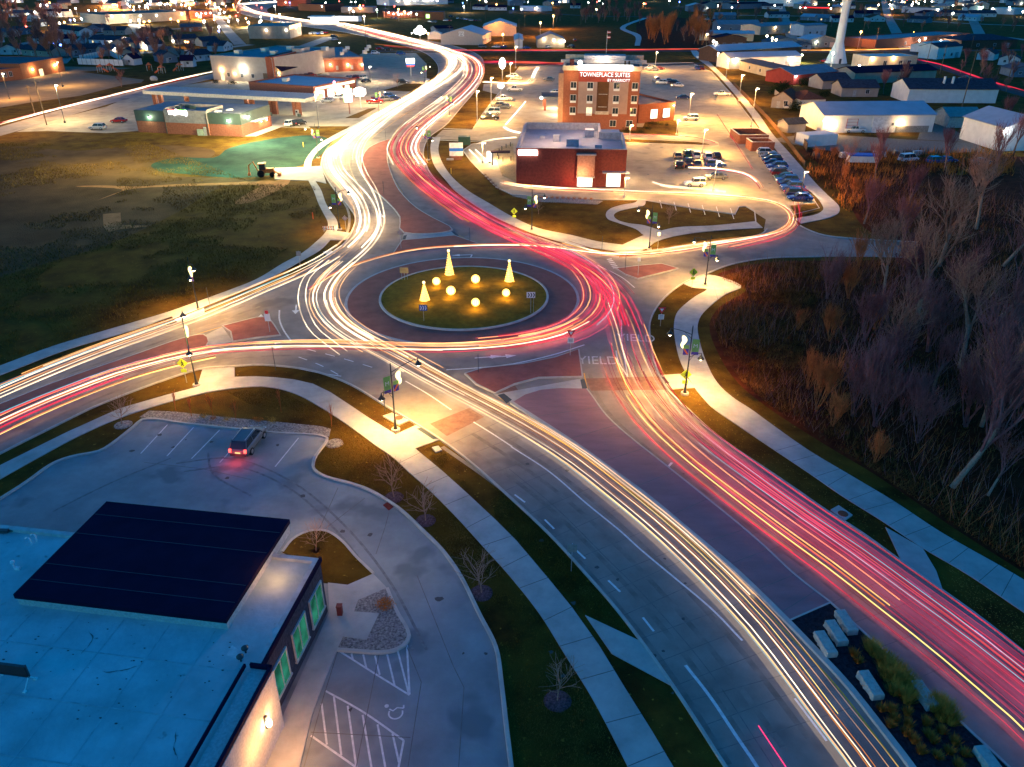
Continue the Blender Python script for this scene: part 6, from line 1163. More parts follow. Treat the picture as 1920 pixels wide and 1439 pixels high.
# scrub on the right
TB = [('fork', 1785, 915, 1.15, 'pale forked tree leaning right at the edge of the wood', .2), ('big', 1648, 1010-80, .62, 'x', None), ]
tree('fork', 1785, 915, 1.2, 'pale forked tree leaning over the lower right scrub', rz=.15); tree('fork', 1852, 930, .55, 'short leaning tree right of the pale forked one', rz=.5)
for i, (k, x, y, s) in enumerate((('big', 1800, 690, 1.05), ('big', 1650, 700, .8), ('fork', 1900, 760, 1.1), ('big', 1720, 590, 1.15), ('fork', 1860, 610, 1.3), ('big', 1655, 560, .9), ('big', 1760, 500, 1.15), ('tall', 1690, 480, 1.0), ('fork', 1880, 500, 1.25), ('tall', 1620, 420, .8), ('big', 1830, 430, 1.1), ('tall', 1700, 400, .9), ('tall', 1925, 400, 1.2), ('big', 1980, 640, 1.2), ('fork', 2000, 850, 1.1), ('big', 1580, 330, .6), ('tall', 1640, 340, .8), ('tall', 1860, 330, 1.1), ('tall', 1900, 290, 1.0), ('tall', 1770, 320, .9), ('tall', 1650, 300, .8), ('big', 1840, 800, .8), ('tall', 1880, 240, .9), ('tall', 1690, 620, .8), ('tall', 1750, 730, .7), ('big', 1930, 560, 1.2))):
    tree(k, x, y, s, 'bare tree in the dark wood at the right', 'bare trees in the right-hand wood')
for i, (k, x, y, s) in enumerate((('rust', 1530, 770, .85), ('rust', 1515, 730, .7), ('multi', 1600, 780, .85), ('multi', 1640, 800, .8), ('multi', 1690, 790, .7), ('multi', 1850, 830, 1.0), ('multi', 1810, 800, .95), ('rust', 1560, 800, .6), ('multi', 1900, 800, 1.0), ('multi', 1660, 720, .8), ('rust', 1555, 640, .7), ('multi', 1620, 640, .8), ('rust', 1590, 560, .7), ('multi', 1550, 560, .7), ('multi', 1700, 540, .9), ('rust', 1610, 500, .7), ('multi', 1740, 660, .9), ('multi', 1790, 570, .9), ('rust', 1640, 620, .6), ('rust', 1600, 370, .6), ('rust', 1580, 340, .55), ('rust', 1560, 300, .5), ('multi', 1720, 830, .8), ('rust', 1640, 870, .5), ('multi', 1950, 900, .8), ('multi', 1880, 700, 1.0), ('rust', 1700, 430, .8), ('rust', 1495, 620, .45), ('rust', 1530, 300, .4))):
    tree(k, x, y, s, ('rust-coloured' if k == 'rust' else 'purple-grey')+' many-stemmed leafless thicket on the right', ('rust-coloured' if k == 'rust' else 'purple-grey')+' thickets on the right', cat='shrub')
from mathutils import noise
def blades(name, poly, n, hmin, hmax, wd, mats, thr=-.2, lean=.35, scale=.12, zz=0, seed=1):
    rr = random.Random(seed); pp = [Vector((p.x, p.y)) for p in poly]; x0, x1 = min(p.x for p in pp), max(p.x for p in pp); y0, y1 = min(p.y for p in pp), max(p.y for p in pp)
    b = MB(); c = 0; tries = 0
    while c < n and tries < n*12:
        tries += 1; x, y = rr.uniform(x0, x1), rr.uniform(y0, y1); ins = False; j = len(pp)-1
        for i in range(len(pp)):
            if (pp[i].y > y) != (pp[j].y > y) and x < (pp[j].x-pp[i].x)*(y-pp[i].y)/(pp[j].y-pp[i].y)+pp[i].x: ins = not ins
            j = i
        if not ins: continue
        nv = noise.noise(Vector((x*scale, y*scale, seed)))+.5*noise.noise(Vector((x*scale*4, y*scale*4, seed)))
        if nv < thr: continue
        h = rr.uniform(hmin, hmax)*(1+max(0, nv)); a = rr.uniform(0, 6.28); dx, dy = math.cos(a)*wd, math.sin(a)*wd; lx, ly = rr.uniform(-lean, lean)*h, rr.uniform(-lean, lean)*h
        b.mi = min(len(mats)-1, int((nv-thr)*1.6*len(mats)) if rr.random() < .7 else rr.randrange(len(mats)))
        b.add([(x-dx, y-dy, zz), (x+dx, y+dy, zz), (x+lx, y+ly, zz+h)], [(0, 1, 2)]); c += 1
    return b.build(name, mats)
m_olive = mat('olive_weeds', (.14, .055, .010), .95, scale=1, var=.4); m_br2_ = mat('brown_weeds', (.17, .055, .018), .95, scale=1, var=.4)
wd_poly = px([(1345, 522), (1440, 494), (1640, 490), (1700, 470), (1640, 440), (1600, 390), (1545, 310), (1620, 330), (1900, 380), (2200, 500), (2300, 1100), (2060, 1160), (1910, 1062), (1780, 980), (1640, 885), (1540, 825), (1440, 760), (1390, 715), (1358, 670), (1338, 610), (1358, 575), (1400, 545)])
m_tawny = mat('tawny_weeds', (.26, .095, .028), .95, scale=.8, var=.5)
o = blades('undergrowth', wd_poly, 34000, .15, .75, .045, [m_brush, m_br2_, m_brush, m_tawny], thr=-.35, seed=3, lean=.8); tag(o, 'tangled brown dead undergrowth covering the floor of the right-hand wood', 'undergrowth', kind='stuff')
o = blades('brushwood', wd_poly, 9000, 1.0, 3.4, .02, [m_twp, m_twig, m_twp, m_two], thr=-.15, seed=13, lean=.5); tag(o, 'thicket of thin bare purple-brown stems standing in the right-hand wood', 'brushwood', kind='stuff')
edge_poly = px([(1345, 522), (1440, 494), (1560, 490), (1520, 600), (1500, 700), (1560, 790), (1700, 880), (1800, 940), (1920, 1030), (1990, 1100), (1910, 1062), (1780, 980), (1640, 885), (1540, 825), (1440, 760), (1390, 715), (1358, 670), (1338, 610), (1358, 575), (1400, 545)])
o = blades('tall_grass', edge_poly, 24000, .12, .45, .03, [m_br2_, m_olive, m_tawny, m_tawny], thr=-.3, seed=8, lean=.8); tag(o, 'straw-coloured tall grass along the edge of the scrub by the footpath', 'tall grass', kind='stuff')
m_tuft = mat('lawn_tufts', (.08, .040, .009), .95, scale=.6, col2=(.22, .13, .02)); m_tuf2 = mat('dead_tufts', (.20, .12, .03), .95, scale=.6, var=.4)
o = blades('meadow_tufts', px([(-20, 700), (-20, 270), (260, 262), (480, 345), (590, 350), (605, 420), (470, 520), (300, 585), (120, 645), (0, 682)]), 26000, .12, .38, .05, [m_tuft, m_tuf2, m_tuft], thr=-.05, seed=17, scale=.05, lean=.8); tag(o, 'rough tufts of grass all over the dark field at the left', 'meadow grass', kind='stuff')
o = blades('lawn_tufts', px([(737, 862), (805, 923), (903, 1028), (1006, 1152), (1104, 1310), (1170, 1436), (966, 1439), (952, 1300), (938, 1215), (870, 1078), (800, 992), (700, 916), (615, 890), (597, 868), (620, 824), (640, 806), (560, 784), (470, 760), (425, 735), (517, 731), (600, 769), (655, 803)]), 22000, .04, .13, .02, [m_tuft, m_tuft, m_tuf2], thr=-.3, seed=19, lean=.8); tag(o, 'short uneven turf between the near car park and the footpath', 'turf', kind='stuff')
o = blades('lawn_tufts', px([(790, 845), (822, 832), (880, 870), (960, 942), (1036, 1014), (1095, 1079), (1150, 1142), (1190, 1198), (1097, 1150), (1030, 1080), (930, 972), (830, 880)]), 9000, .04, .12, .02, [m_tuft, m_tuf2, m_tuft], thr=-.3, seed=23, lean=.8); tag(o, 'short uneven turf in the strip between the footpath and the blue road', 'turf', kind='stuff')
lf = MB(); rr = random.Random(2)
for poly, n in ((px([(1285, 735), (1300, 735), (1440, 850), (1690, 1000), (1690, 1045), (1560, 950), (1440, 876), (1340, 806)]), 900), (px([(1770, 1050), (1920, 1160), (1920, 1215), (1790, 1110)]), 300), (px([(560, 695), (780, 798), (740, 812), (600, 720)]), 160), (px([(790, 845), (840, 845), (1100, 1100), (1190, 1190), (1080, 1130), (960, 990)]), 260)):
    x0, x1, y0, y1 = min(p.x for p in poly), max(p.x for p in poly), min(p.y for p in poly), max(p.y for p in poly)
    for _ in range(n*3):
        x, y = rr.uniform(x0, x1), rr.uniform(y0, y1); ins = False; j = len(poly)-1
        for i in range(len(poly)):
            if (poly[i].y > y) != (poly[j].y > y) and x < (poly[j].x-poly[i].x)*(y-poly[i].y)/(poly[j].y-poly[i].y)+poly[i].x: ins = not ins
            j = i
        if ins: a = rr.uniform(0, 6.28); s = rr.uniform(.03, .08); lf.add([(x, y, .015), (x+s*math.cos(a), y+s*math.sin(a), .03), (x-s*math.sin(a), y+s*math.cos(a), .02)], [(0, 1, 2)])
tag(lf.build('fallen_leaves', mat('yellow_leaves', (.45, .28, .06), .9, scale=9, var=.4)), 'yellow fallen leaves scattered on the roadside grass strips', 'fallen leaves', kind='stuff')
# ornamental grasses in the bed
def clump(seed, h, r, m, n=150):
    rr = random.Random(seed); b = MB()
    for _ in range(n):
        a = rr.uniform(0, 6.28); q = rr.random()**.5*r*.4; x, y = q*math.cos(a), q*math.sin(a); hh = h*rr.uniform(.6, 1); L = rr.uniform(.1, .6)*r*1.4; w_ = .022; b.add([(x-w_*math.sin(a), y+w_*math.cos(a), 0), (x+w_*math.sin(a), y-w_*math.cos(a), 0), (x+L*math.cos(a), y+L*math.sin(a), hh)], [(0, 1, 2)])
    return b.build('ornamental_grass', m)
cA, cB = clump(1, .95, .75, m_straw, 260), clump(2, .5, .4, m_rust, 140); fa = fb = True
for k, (x, y) in enumerate([(1630, 1218), (1638, 1228), (1650, 1236), (1662, 1243), (1672, 1253), (1655, 1250), (1668, 1265), (1684, 1262), (1692, 1274), (1680, 1282), (1703, 1284), (1692, 1294), (1708, 1300), (1755, 1318), (1766, 1330), (1775, 1343), (1748, 1330), (1783, 1356), (1764, 1348), (1660, 1272), (1676, 1300), (1700, 1316)]):
    o = cA if fa else cA.copy(); 
    if not fa: C.link(o)
    fa = False; o.location = P(x, y, .11); o.rotation_euler = (0, 0, k); o.scale = (1, 1, rnd.uniform(.8, 1.2)); tag(o, 'straw-coloured ornamental grass clump in the planting bed', 'ornamental grass', 'straw grass clumps in the planting bed')
for k, (x, y) in enumerate([(1652, 1332), (1670, 1334), (1676, 1350), (1668, 1362), (1700, 1340), (1702, 1362), (1698, 1378), (1735, 1358), (1712, 1392), (1725, 1412), (1750, 1392), (1765, 1374), (1780, 1412), (1795, 1435), (1757, 1420), (1808, 1416), (1740, 1380), (1790, 1395), (1600, 1230), (1608, 1242)]):
    o = cB if fb else cB.copy()
    if not fb: C.link(o)
    fb = False; o.location = P(x, y, .11); o.rotation_euler = (0, 0, k); o.scale = (1.1, 1.1, rnd.uniform(.8, 1.3)); tag(o, 'small rust-orange grass tuft in the dark planting bed', 'grass tuft', 'rust-orange tufts in the planting bed')
def bush(x, y, r, m, lb, cat='shrub', n=260, z=.1, group=None, nm='shrub'):
    rr = random.Random(int(x*7+y)); b = MB()
    for _ in range(n):
        v = Vector((rr.gauss(0, 1), rr.gauss(0, 1), abs(rr.gauss(0, 1)))).normalized()*r*rr.uniform(.4, 1); s = r*.11; a = Vector((rr.uniform(-1, 1), rr.uniform(-1, 1), rr.uniform(-1, 1)))*s; c = Vector((rr.uniform(-1, 1), rr.uniform(-1, 1), rr.uniform(-1, 1)))*s; b.add([v, v+a, v+c], [(0, 1, 2)])
    for k in range(7): a = k; b.tube([Vector((0, 0, 0)), Vector((r*.6*math.cos(a), r*.6*math.sin(a), r*.6))], .02, 3)
    return tag(b.build(nm, m, loc=P(x, y, z), local=True), lb, cat, group)
bush(722, 1137, .75, m_rust, 'orange-leaved shrub in the rock bed beside the drive', n=600)
for i, (x, y, r) in enumerate(((382, 783, .55), (400, 787, .5), (425, 788, .5), (486, 791, .55), (510, 792, .6), (478, 788, .4))): bush(x, y, r, m_rust if i % 2 else m_straw, 'dry tawny shrub in the rock bed above the grey car', group='tawny shrubs along the rock bed')
for i in range(11): bush(1003+i*10.5, 371+i*.4, .55, m_rust, 'small rust shrub in the strip before the restaurant lawn', group='rust shrubs in front of the restaurant')
for i in range(8): bush(908+i*5, 330+i*5.2, .6, m_brush, 'dark low shrub along the drive-through kerb', group='low shrubs by the drive-through')
m_ever = mat('evergreen', (.018, .03, .012), .9, scale=3, var=.5)
for i, (x, y, r) in enumerate(((1213, 243, 1.4), (1202, 250, 1.2), (1222, 233, 1.1), (1232, 234, .9), (1240, 235, .8), (1250, 236, .8), (1174, 246, 1.5))): bush(x, y, r, m_ever, 'clipped dark evergreen at the foot of the hotel', group='evergreens by the hotel')
for i, (x, y, r) in enumerate(((1508, 160, 3.2), (1494, 206, 3.0), (1545, 180, 2.4), (1462, 170, 3.4), (1452, 176, 2.6), (1475, 166, 2.8))): bush(x, y, r, m_ever, 'big dark conifer bush among the small houses right of the trail', group='dark conifers right of the trail', n=700)
for i, (x, y, r, lb) in enumerate(((405, 156, 1.5, 'round dark shrub at the left foot of the tan shop block'), (436, 158, 1.9, 'round lit green shrub under the white wall lamp'), (490, 160, 1.6, 'dark shrub under the bronze door of the shop block'))): bush(x, y, r, m_ever, lb, n=500)
for l in ([(0, 112), (120, 108), (260, 100), (400, 92), (470, 84)], [(110, 120), (160, 70), (185, 40), (200, 10), (205, -20)], [(0, 90), (110, 72), (260, 58), (400, 52)], [(0, 55), (100, 46), (200, 40)], [(450, 84), (420, 50), (400, 20), (395, -20)], [(300, 100), (260, 60), (240, 30), (232, -20)], [(1300, 2), (1500, 4), (1700, 2), (1960, 4)], [(1300, 28), (1460, 30), (1640, 34), (1800, 44), (1960, 50)], [(1500, 96), (1480, 60), (1470, 30), (1460, -10)], [(1700, 94), (1680, 60), (1665, 30), (1655, -10)], [(1850, 92), (1830, 50), (1815, 20), (1800, -20)], [(640, -10), (900, -8), (1060, -8)], [(1960, 80), (1880, 70), (1820, 64)]):
    b = MB(); b.strip(smooth(px(l), 4), 7, .03); struct(b.build('street', m_conc))
# ================================================================ vehicles in the car parks
car(184, 243, 175, 'suv', 'silver', 'parked left of the green petrol store'); car(223, 230, 178, 'sedan', 'red', 'parked beside the petrol store corner')
car(546, 236, 70, 'suv', 'white', 'parked right of the fuel canopy columns'); car(562, 235, 65, 'suv', 'black', 'parked beside the white one at the canopy')
car(614, 192, 175, 'sedan', 'silver', 'parked in front of the glowing brick shop'); car(632, 186, 175, 'sedan', 'white', 'right of the silver one at the glowing shop'); car(650, 175, 10, 'suv', 'black', 'by the price signs')
for a in ((703, 194, 10, 'pickup', 'red'), (712, 188, 10, 'pickup', 'maroon'), (724, 190, 20, 'suv', 'grey'), (732, 184, 10, 'suv', 'blue'), (740, 188, 15, 'sedan', 'dark blue')): car(*a, 'in the small lot by the S bend lamp', 'cars by the S bend lamp')
for a in ((566, 146, 12, 'sedan', 'black'), (576, 145, 12, 'sedan', 'maroon'), (584, 143, 12, 'sedan', 'red'), (637, 153, 15, 'sedan', 'white'), (656, 148, 60, 'sedan', 'silver'), (669, 149, 70, 'suv', 'maroon'), (682, 149, 70, 'suv', 'silver'), (687, 155, 60, 'sedan', 'black'), (755, 157, 10, 'suv', 'black'), (704, 102, 10, 'suv', 'white'), (727, 95, 15, 'sedan', 'black'), (752, 103, 0, 'suv', 'blue'), (712, 93, 0, 'sedan', 'red')): car(*a, 'in the shop car park')
for a in ((965, 171, 178, 'pickup', 'white'), (945, 189, 178, 'pickup', 'white'), (934, 201, 170, 'suv', 'tan'), (946, 203, 170, 'sedan', 'grey'), (924, 214, 175, 'van', 'white'), (918, 225, 178, 'pickup', 'black'), (1029, 152, 175, 'sedan', 'grey'), (1043, 176, 0, 'sedan', 'white'), (960, 146, 170, 'suv', 'white'), (968, 150, 170, 'sedan', 'silver')): car(*a, 'in the rows left of the hotel')
for a in ((1218, 130, 170, 'suv', 'white'), (1226, 133, 170, 'sedan', 'silver'), (1237, 131, 0, 'sedan', 'maroon'), (1230, 153, 100, 'suv', 'silver'), (1240, 158, 160, 'suv', 'white'), (1252, 155, 160, 'sedan', 'grey'), (1262, 157, 160, 'sedan', 'black'), (1270, 163, 175, 'sedan', 'white'), (1307, 131, 90, 'suv', 'blue'), (1315, 131, 90, 'suv', 'maroon'), (1353, 180, 178, 'pickup', 'white'), (1280, 186, 178, 'sedan', 'dark blue'), (1295, 226, 180, 'suv', 'white')): car(*a, 'on the bright lot right of the hotel')
for a in ((1270, 297, 85, 'sedan', 'tan'), (1288, 294, 85, 'suv', 'green'), (1304, 296, 85, 'suv', 'white'), (1272, 315, 85, 'suv', 'black'), (1290, 312, 85, 'pickup', 'dark blue'), (1306, 312, 85, 'sedan', 'grey'), (1326, 299, 85, 'suv', 'white'), (1343, 297, 85, 'sedan', 'black'), (1341, 314, 2, 'suv', 'blue'), (1342, 336, 178, 'sedan', 'grey'), (1302, 350, 180, 'jeep', 'white')): car(*a, 'in the middle of the restaurant lot')
cols = ['silver', 'grey', 'dark blue', 'dark blue', 'blue', 'silver', 'maroon', 'green', 'blue', 'dark blue', 'blue', 'maroon', 'dark blue', 'blue']
for i, c in enumerate(cols): car(1437+i*4.75, 291+i*6.5, 176 if i % 3 else -3, ('suv', 'sedan', 'suv', 'sedan')[i % 4], c, 'in the long row by the trail', 'cars in the row along the trail')
for a in ((1602, 249, 178, 'pickup', 'white', 'in front of the white warehouse'), (1472, 203, 80, 'sedan', 'white', 'by the tiny pink garage'), (1808, 150, 150, 'sedan', 'grey', 'on the red-lit road at the right'), (1702, 303, 20, 'van', 'white', 'among the junk behind the dark trees'), (1755, 307, 10, 'suv', 'blue', 'parked right of the junk van'), (1775, 305, 10, 'sedan', 'blue', 'at the right end of the yard row'), (1840, 308, 10, 'sedan', 'grey', 'near the right edge behind the trees'), (1660, 104, 180, 'sedan', 'red', 'left of the tan office')): car(*a)
for i, (x, y) in enumerate(((586, 65), (592, 65), (598, 65), (604, 65), (610, 63), (627, 71), (627, 76), (735, 36), (742, 36), (836, 40), (842, 40), (846, 33), (858, 36), (866, 37), (873, 38), (884, 40), (892, 40), (900, 41), (806, 42), (814, 43), (988, 92), (1028, 91), (1078, 78), (1070, 90), (930, 90), (905, 90), (945, 90), (1570, 118), (1545, 117), (1560, 36), (1568, 37), (1650, 72), (1663, 84), (1325, 38), (1338, 39))):
    car(x, y, (i*37) % 180, ('sedan', 'suv')[i % 2], ('white', 'grey', 'blue', 'silver', 'red', 'black')[i % 6], 'parked far away near the top of the view', 'distant parked cars')
# backhoe
bk = thing('backhoe_loader', 'rusty orange backhoe loader parked at the end of the driveway stub', 'backhoe', P(498, 331), R(10)); m_or = mat('machine_orange', (.75, .20, .03), .6, scale=2, var=.35)
q = MB(); q.box((0, 0, 1.15), (2.6, 1.1, .7)); q.box((1.1, 0, 1.4), (1.6, .9, .7)); q.build('body', m_or, bk); q = MB(); q.box((-.4, 0, 2.1), (1.3, 1.3, 1.2), taper=.9); cab = q.build('cab', m_glass, bk); q = MB(); q.box((-.4, 0, 2.78), (1.6, 1.5, .12)); q.build('cab_roof', m_or, cab)
for x, r in ((-.8, .75), (1.5, .5)):
    for s in (-1, 1): q = MB(); q.lathe((0, 0, 0), [(r*.5, -.2), (r, -.18), (r, .18), (r*.5, .2)], 14); q.v = [(v[0]+x, s*.85+v[2], v[1]+r) for v in q.v]; q.build('wheel', m_tyre, bk)
q = MB(); q.tube([Vector((-1.4, 0, 1.2)), Vector((-2.2, 0, 3.2)), Vector((-3.2, 0, 2.4)), Vector((-3.3, 0, .9))], .14, 6); q.box((-3.3, 0, .6), (.6, .6, .6), taper=.7); q.build('digger_arm', m_or, bk); q = MB(); q.tube([Vector((1.4, .5, 1.3)), Vector((2.7, .5, .6))], .09, 5); q.tube([Vector((1.4, -.5, 1.3)), Vector((2.7, -.5, .6))], .09, 5); q.box((3.0, 0, .45), (.7, 1.9, .7), 0, 0, R(15)); q.build('front_bucket', m_or, bk)
# ================================================================ poles, lamps, signs of the middle distance
def lot_lamp(x, y, ty, lb, e=1800, col=(1, .52, .13), m=m_steel, hd=1, grp='white lamp posts in the hotel car park', bulb=None):
    b_ = P(x, y); h = max(4, hgt(x, y, ty)); t = thing('lamp_post', lb, 'lamp post', b_, 0, grp); q = MB(); q.lathe((0, 0, 0), [(.3, 0), (.3, .6), (.09, .62), (.07, h)], 8); q.build('pole', m, t); q = MB(); q.box((.35, 0, h), (.9, .35, .14)); hh = q.build('lamp_head', m, t); q = MB(); q.box((.35, 0, h-.1), (.7, .3, .06)); q.build('bulb', bulb or m_bulbw, hh)
    if e: lamp((b_.x+.35, b_.y-.2, h-.3), e, col, .25)
LQ = 1.05
LP = [(895, 229, 171, 5200), (921, 196, 146, 5200), (957, 151, 118, 3800), (967, 128, 88, 2500), (1228, 133, 98, 3500), (1342, 131, 100, 2600), (1361, 146, 113, 2600), (1385, 190, 141, 4600), (1408, 239, 166, 5600), (1316, 289, 243, 3600), (1337, 359, 302, 3400), (1268, 255, 243, 1400), (1180, 265, 246, 1200), (1291, 226, 176, 5200), (1170, 372, 344, 700), (905, 307, 268, 1700)]
for i, (x, y, ty, e) in enumerate(LP): lot_lamp(x, y, ty, 'slim pale lamp post in the hotel and restaurant lots', e*LQ)
for x, y, ty, e, c, lb in ((122, 231, 160, 2600, (1, .8, .42), 'tall lamp post at the corner of the petrol lot'), (598, 241, 178, 2200, (1, .85, .5), 'tall lamp post between the fuel canopy and the price sign'), (18, 187, 138, 3200, (1, .5, .15), 'dark lamp post at the left end of the sandy lot'), (118, 163, 117, 3000, (1, .55, .18), 'dark lamp post in the middle of the sandy lot'), (695, 155, 125, 1600, (1, .75, .4), 'lamp post in the shop car park'), (773, 97, 62, 900, (1, .7, .4), 'dark lamp post on the inside of the S bend'), (640, 128, 80, 0, WARM, 'lamp post by the brick shop wing'), (1500, 372, 322, 900, (1, .55, .2), 'small lamp post by the trail behind the blue cars')): lot_lamp(x, y, ty, lb, e, c, m_dark, grp=None)
def pole(x, y, ty, lb, arms=1, lean=0, bulb=None, e=0, nm='utility_pole', col=WARM2):
    b_ = P(x, y); h = max(5, hgt(x, y, ty)); t = thing(nm, lb, 'utility pole' if nm[0] == 'u' else 'street light', b_, 0); q = MB(); q.tube([Vector((0, 0, 0)), Vector((lean, 0, h))], [.17, .10], 6); q.build('pole', m_woodp if nm[0] == 'u' else m_steel, t)
    if arms: q = MB(); q.box((lean, 0, h-.6), (2.2, .12, .12)); q.build('crossarm', m_woodp, t)
    if bulb: q = MB(); q.ball((.5, -.2, h-.2), .38, 6, 5); q.build('bulb', bulb, t); lamp((b_.x+.5, b_.y-.9, h-.6), e, col, .3) if e else None
for a in ((88, 235, 150, 'thick leaning utility pole with a transformer beside the trails at the left'), (66, 216, 160, 'thinner utility pole left of the transformer pole'), (1802, 207, 92, 'tall pale utility pole behind the green shed'), (1735, 129, 78, 'pale pole below the flat brick school'), (1762, 139, 84, 'utility pole right of the tan office'), (1820, 92, 66, 'short utility pole on the horizon field'), (1862, 168, 126, 'reddish pole near the long white shed'), (1888, 158, 98, 'leaning utility pole at the far right road'), (1612, 93, 38, 'orange-lit pole right of the water tower'), (1640, 91, 52, 'slim pole behind the tower'), (1323, 98, 42, 'dark utility pole at the trail head'), (1089, 46, 0, 'tall dark pole before the central wood'), (844, 84, 48, 'utility pole in front of the emblem barn'), (973, 92, 36, 'utility pole at the ribbed shed'), (358, 110, 80, 'pole between the grey houses'), (688, 96, 52, 'pole beside the far white trails'), (910, 40, 10, 'pole on the far field road'), (883, 30, 2, 'green-lit pole on the far field'), (70, 108, 68, 'pale pole in the left neighbourhood'), (984, 52, 14, 'pale pole behind the sodium lamps')): pole(a[0], a[1], a[2], a[3], arms=1)
FL = [(1037, 55, 30, 'o', 2600), (1013, 70, 43, 'o', 2200), (870, 24, 12, 'w', 1600), (1552, 20, 9, 'o', 1200), (1670, 28, 17, 'o', 1200), (1708, 18, 10, 'w', 500), (1732, 12, 3, 'w', 0), (1745, 12, 3, 'w', 0), (1782, 10, 2, 'w', 400), (1784, 36, 25, 'w', 700), (1840, 24, 14, 'g', 500), (1890, 24, 14, 'w', 500), (1915, 32, 22, 'w', 300), (1710, 74, 62, 'o', 500), (1717, 74, 62, 'o', 0), (1721, 88, 76, 'w', 300), (1761, 88, 77, 'w', 300), (1817, 82, 68, 'w', 400), (1608, 92, 60, 'o', 700), (1556, 134, 100, 'w', 900), (1501, 118, 104, 'g', 400), (1480, 132, 119, 'o', 900), (1608, 138, 124, 'w', 900), (1442, 62, 45, 'w', 500), (1444, 100, 72, 'y', 600), (1451, 102, 75, 'y', 0), (1346, 66, 52, 'w', 700), (1334, 112, 78, 'w', 700), (1339, 114, 81, 'w', 0), (1371, 26, 14, 'w', 300), (1369, 124, 102, 'w', 2200), (1436, 82, 68, 'y', 500), (145, 30, 16, 'w', 1800), (134, 30, 20, 'y', 0), (169, 30, 20, 'y', 300), (182, 30, 20, 'y', 0), (134, 46, 38, 'b', 0), (142, 46, 38, 'w', 700), (155, 44, 36, 'w', 0), (95, 58, 49, 'o', 700), (100, 60, 47, 'o', 0), (104, 60, 50, 'o', 0), (114, 52, 44, 'w', 900), (124, 54, 42, 'o', 0), (52, 60, 50, 'r', 0), (27, 10, 2, 'w', 0), (68, 32, 23, 'w', 0), (264, 26, 12, 'w', 1500), (246, 22, 12, 'w', 0), (284, 12, 3, 'w', 500), (351, 6, -2, 'w', 500), (300, 20, 9, 'r', 0), (415, 30, 18, 'w', 900), (425, 22, 12, 'w', 0), (413, 34, 26, 'w', 0), (385, 52, 40, 'w', 700), (365, 56, 47, 'w', 0), (370, 56, 48, 'y', 0), (412, 60, 52, 'w', 400), (412, 68, 60, 'b', 0), (430, 48, 40, 'w', 500), (267, 84, 76, 'w', 1300), (246, 84, 78, 'y', 300), (219, 104, 97, 'w', 500), (105, 92, 85, 'b', 300), (117, 96, 90, 'b', 0), (327, 88, 82, 'y', 200), (350, 90, 83, 'o', 100), (355, 90, 83, 'o', 0), (517, 26, 12, 'w', 900), (526, 42, 28, 'w', 1400), (511, 46, 35, 'b', 0), (657, 38, 17, 'w', 600), (664, 38, 22, 'w', 0), (684, 48, 31, 'w', 1200), (708, 34, 19, 'g', 500), (676, 24, 11, 'o', 500), (682, 24, 11, 'r', 0), (659, 12, 4, 'w', 0), (667, 12, 4, 'w', 0), (748, 30, 18, 'o', 900), (748, 40, 27, 'w', 0), (771, 36, 24, 'w', 900), (759, 34, 22, 'o', 0), (782, 40, 27, 'g', 0), (765, 10, 2, 'w', 500), (796, 10, 2, 'w', 0), (820, 10, 2, 'w', 500), (943, 80, 65, 'o', 900), (803, 76, 63, 'o', 300), (833, 82, 75, 'o', 0), (852, 82, 70, 'y', 0), (990, 12, 4, 'w', 0), (1003, 24, 17, 'o', 300), (1036, 14, 6, 'o', 300), (1049, 12, 4, 'w', 0), (1119, 12, 4, 'r', 0), (1130, 14, 7, 'w', 0), (1123, 10, 2, 'w', 0), (1118, 26, 18, 'y', 0), (1103, 12, 5, 'w', 0), (978, 24, 18, 'w', 0), (962, 22, 16, 'b', 300), (1524, 10, 2, 'r', 0), (1581, 20, 10, 'w', 300), (1576, 20, 8, 'y', 0), (1640, 22, 16, 'g', 0), (1628, 24, 19, 'y', 200), (1645, 18, 10, 'y', 0)]
MB_ = {'o': m_bulbo, 'w': m_bulbw, 'g': m_bulbg, 'y': m_bulb, 'b': m_bulbb, 'r': m_bulbr}; CB = {'o': (1, .42, .1), 'w': (1, .85, .62), 'g': (.7, 1, .7), 'y': (1, .7, .25), 'b': (.15, .25, 1), 'r': (1, .1, .06)}
NB = {'o': 'orange', 'w': 'white', 'g': 'greenish', 'y': 'yellow', 'b': 'blue', 'r': 'red'}; LTS = []
rr = random.Random(77)
for i in range(210):
    side = rr.random(); x = rr.uniform(240, 500) if side < .4 else rr.uniform(1200, 1960) if side < .75 else rr.uniform(-60, 1000); y = rr.uniform(-26, 12) if side > .4 else rr.uniform(-20, 42); FL.append((x, y+8, y, rr.choice('oowwyywogr' if side < .4 else 'owwybwgr'), 350 if i % 3 == 0 else 0))
for i in range(24): x = rr.uniform(190, 470); y = rr.uniform(-8, 44); FL.append((x, y+9, y, 'o' if i % 3 else 'w', 6000))
for x, y, ty, k, e in FL:
    b_ = P(x, y); h = min(12, max(3, hgt(x, y, ty))); t = thing('street_light', 'x', 'street light', b_); q = MB(); q.tube([Vector((0, 0, 0)), Vector((0, 0, h))], .09, 5); q.build('pole', m_steel, t); s = .24+.0006*b_.y; q = MB(); q.ball((0, -.25, h), min(.62, s), 7, 5); q.build('bulb', MB_[k], t)
    if e: lamp((b_.x, b_.y-1.3, h-.3), e*2.6, CB[k], .3)
    LTS.append((t, f'distant {NB[k]} street light '+('left of the far S bend' if x < 440 else 'between the far S bend and the central wood' if x < 1150 else 'right of the central wood'), x)); t['group'] = f'distant {NB[k]} street lights'
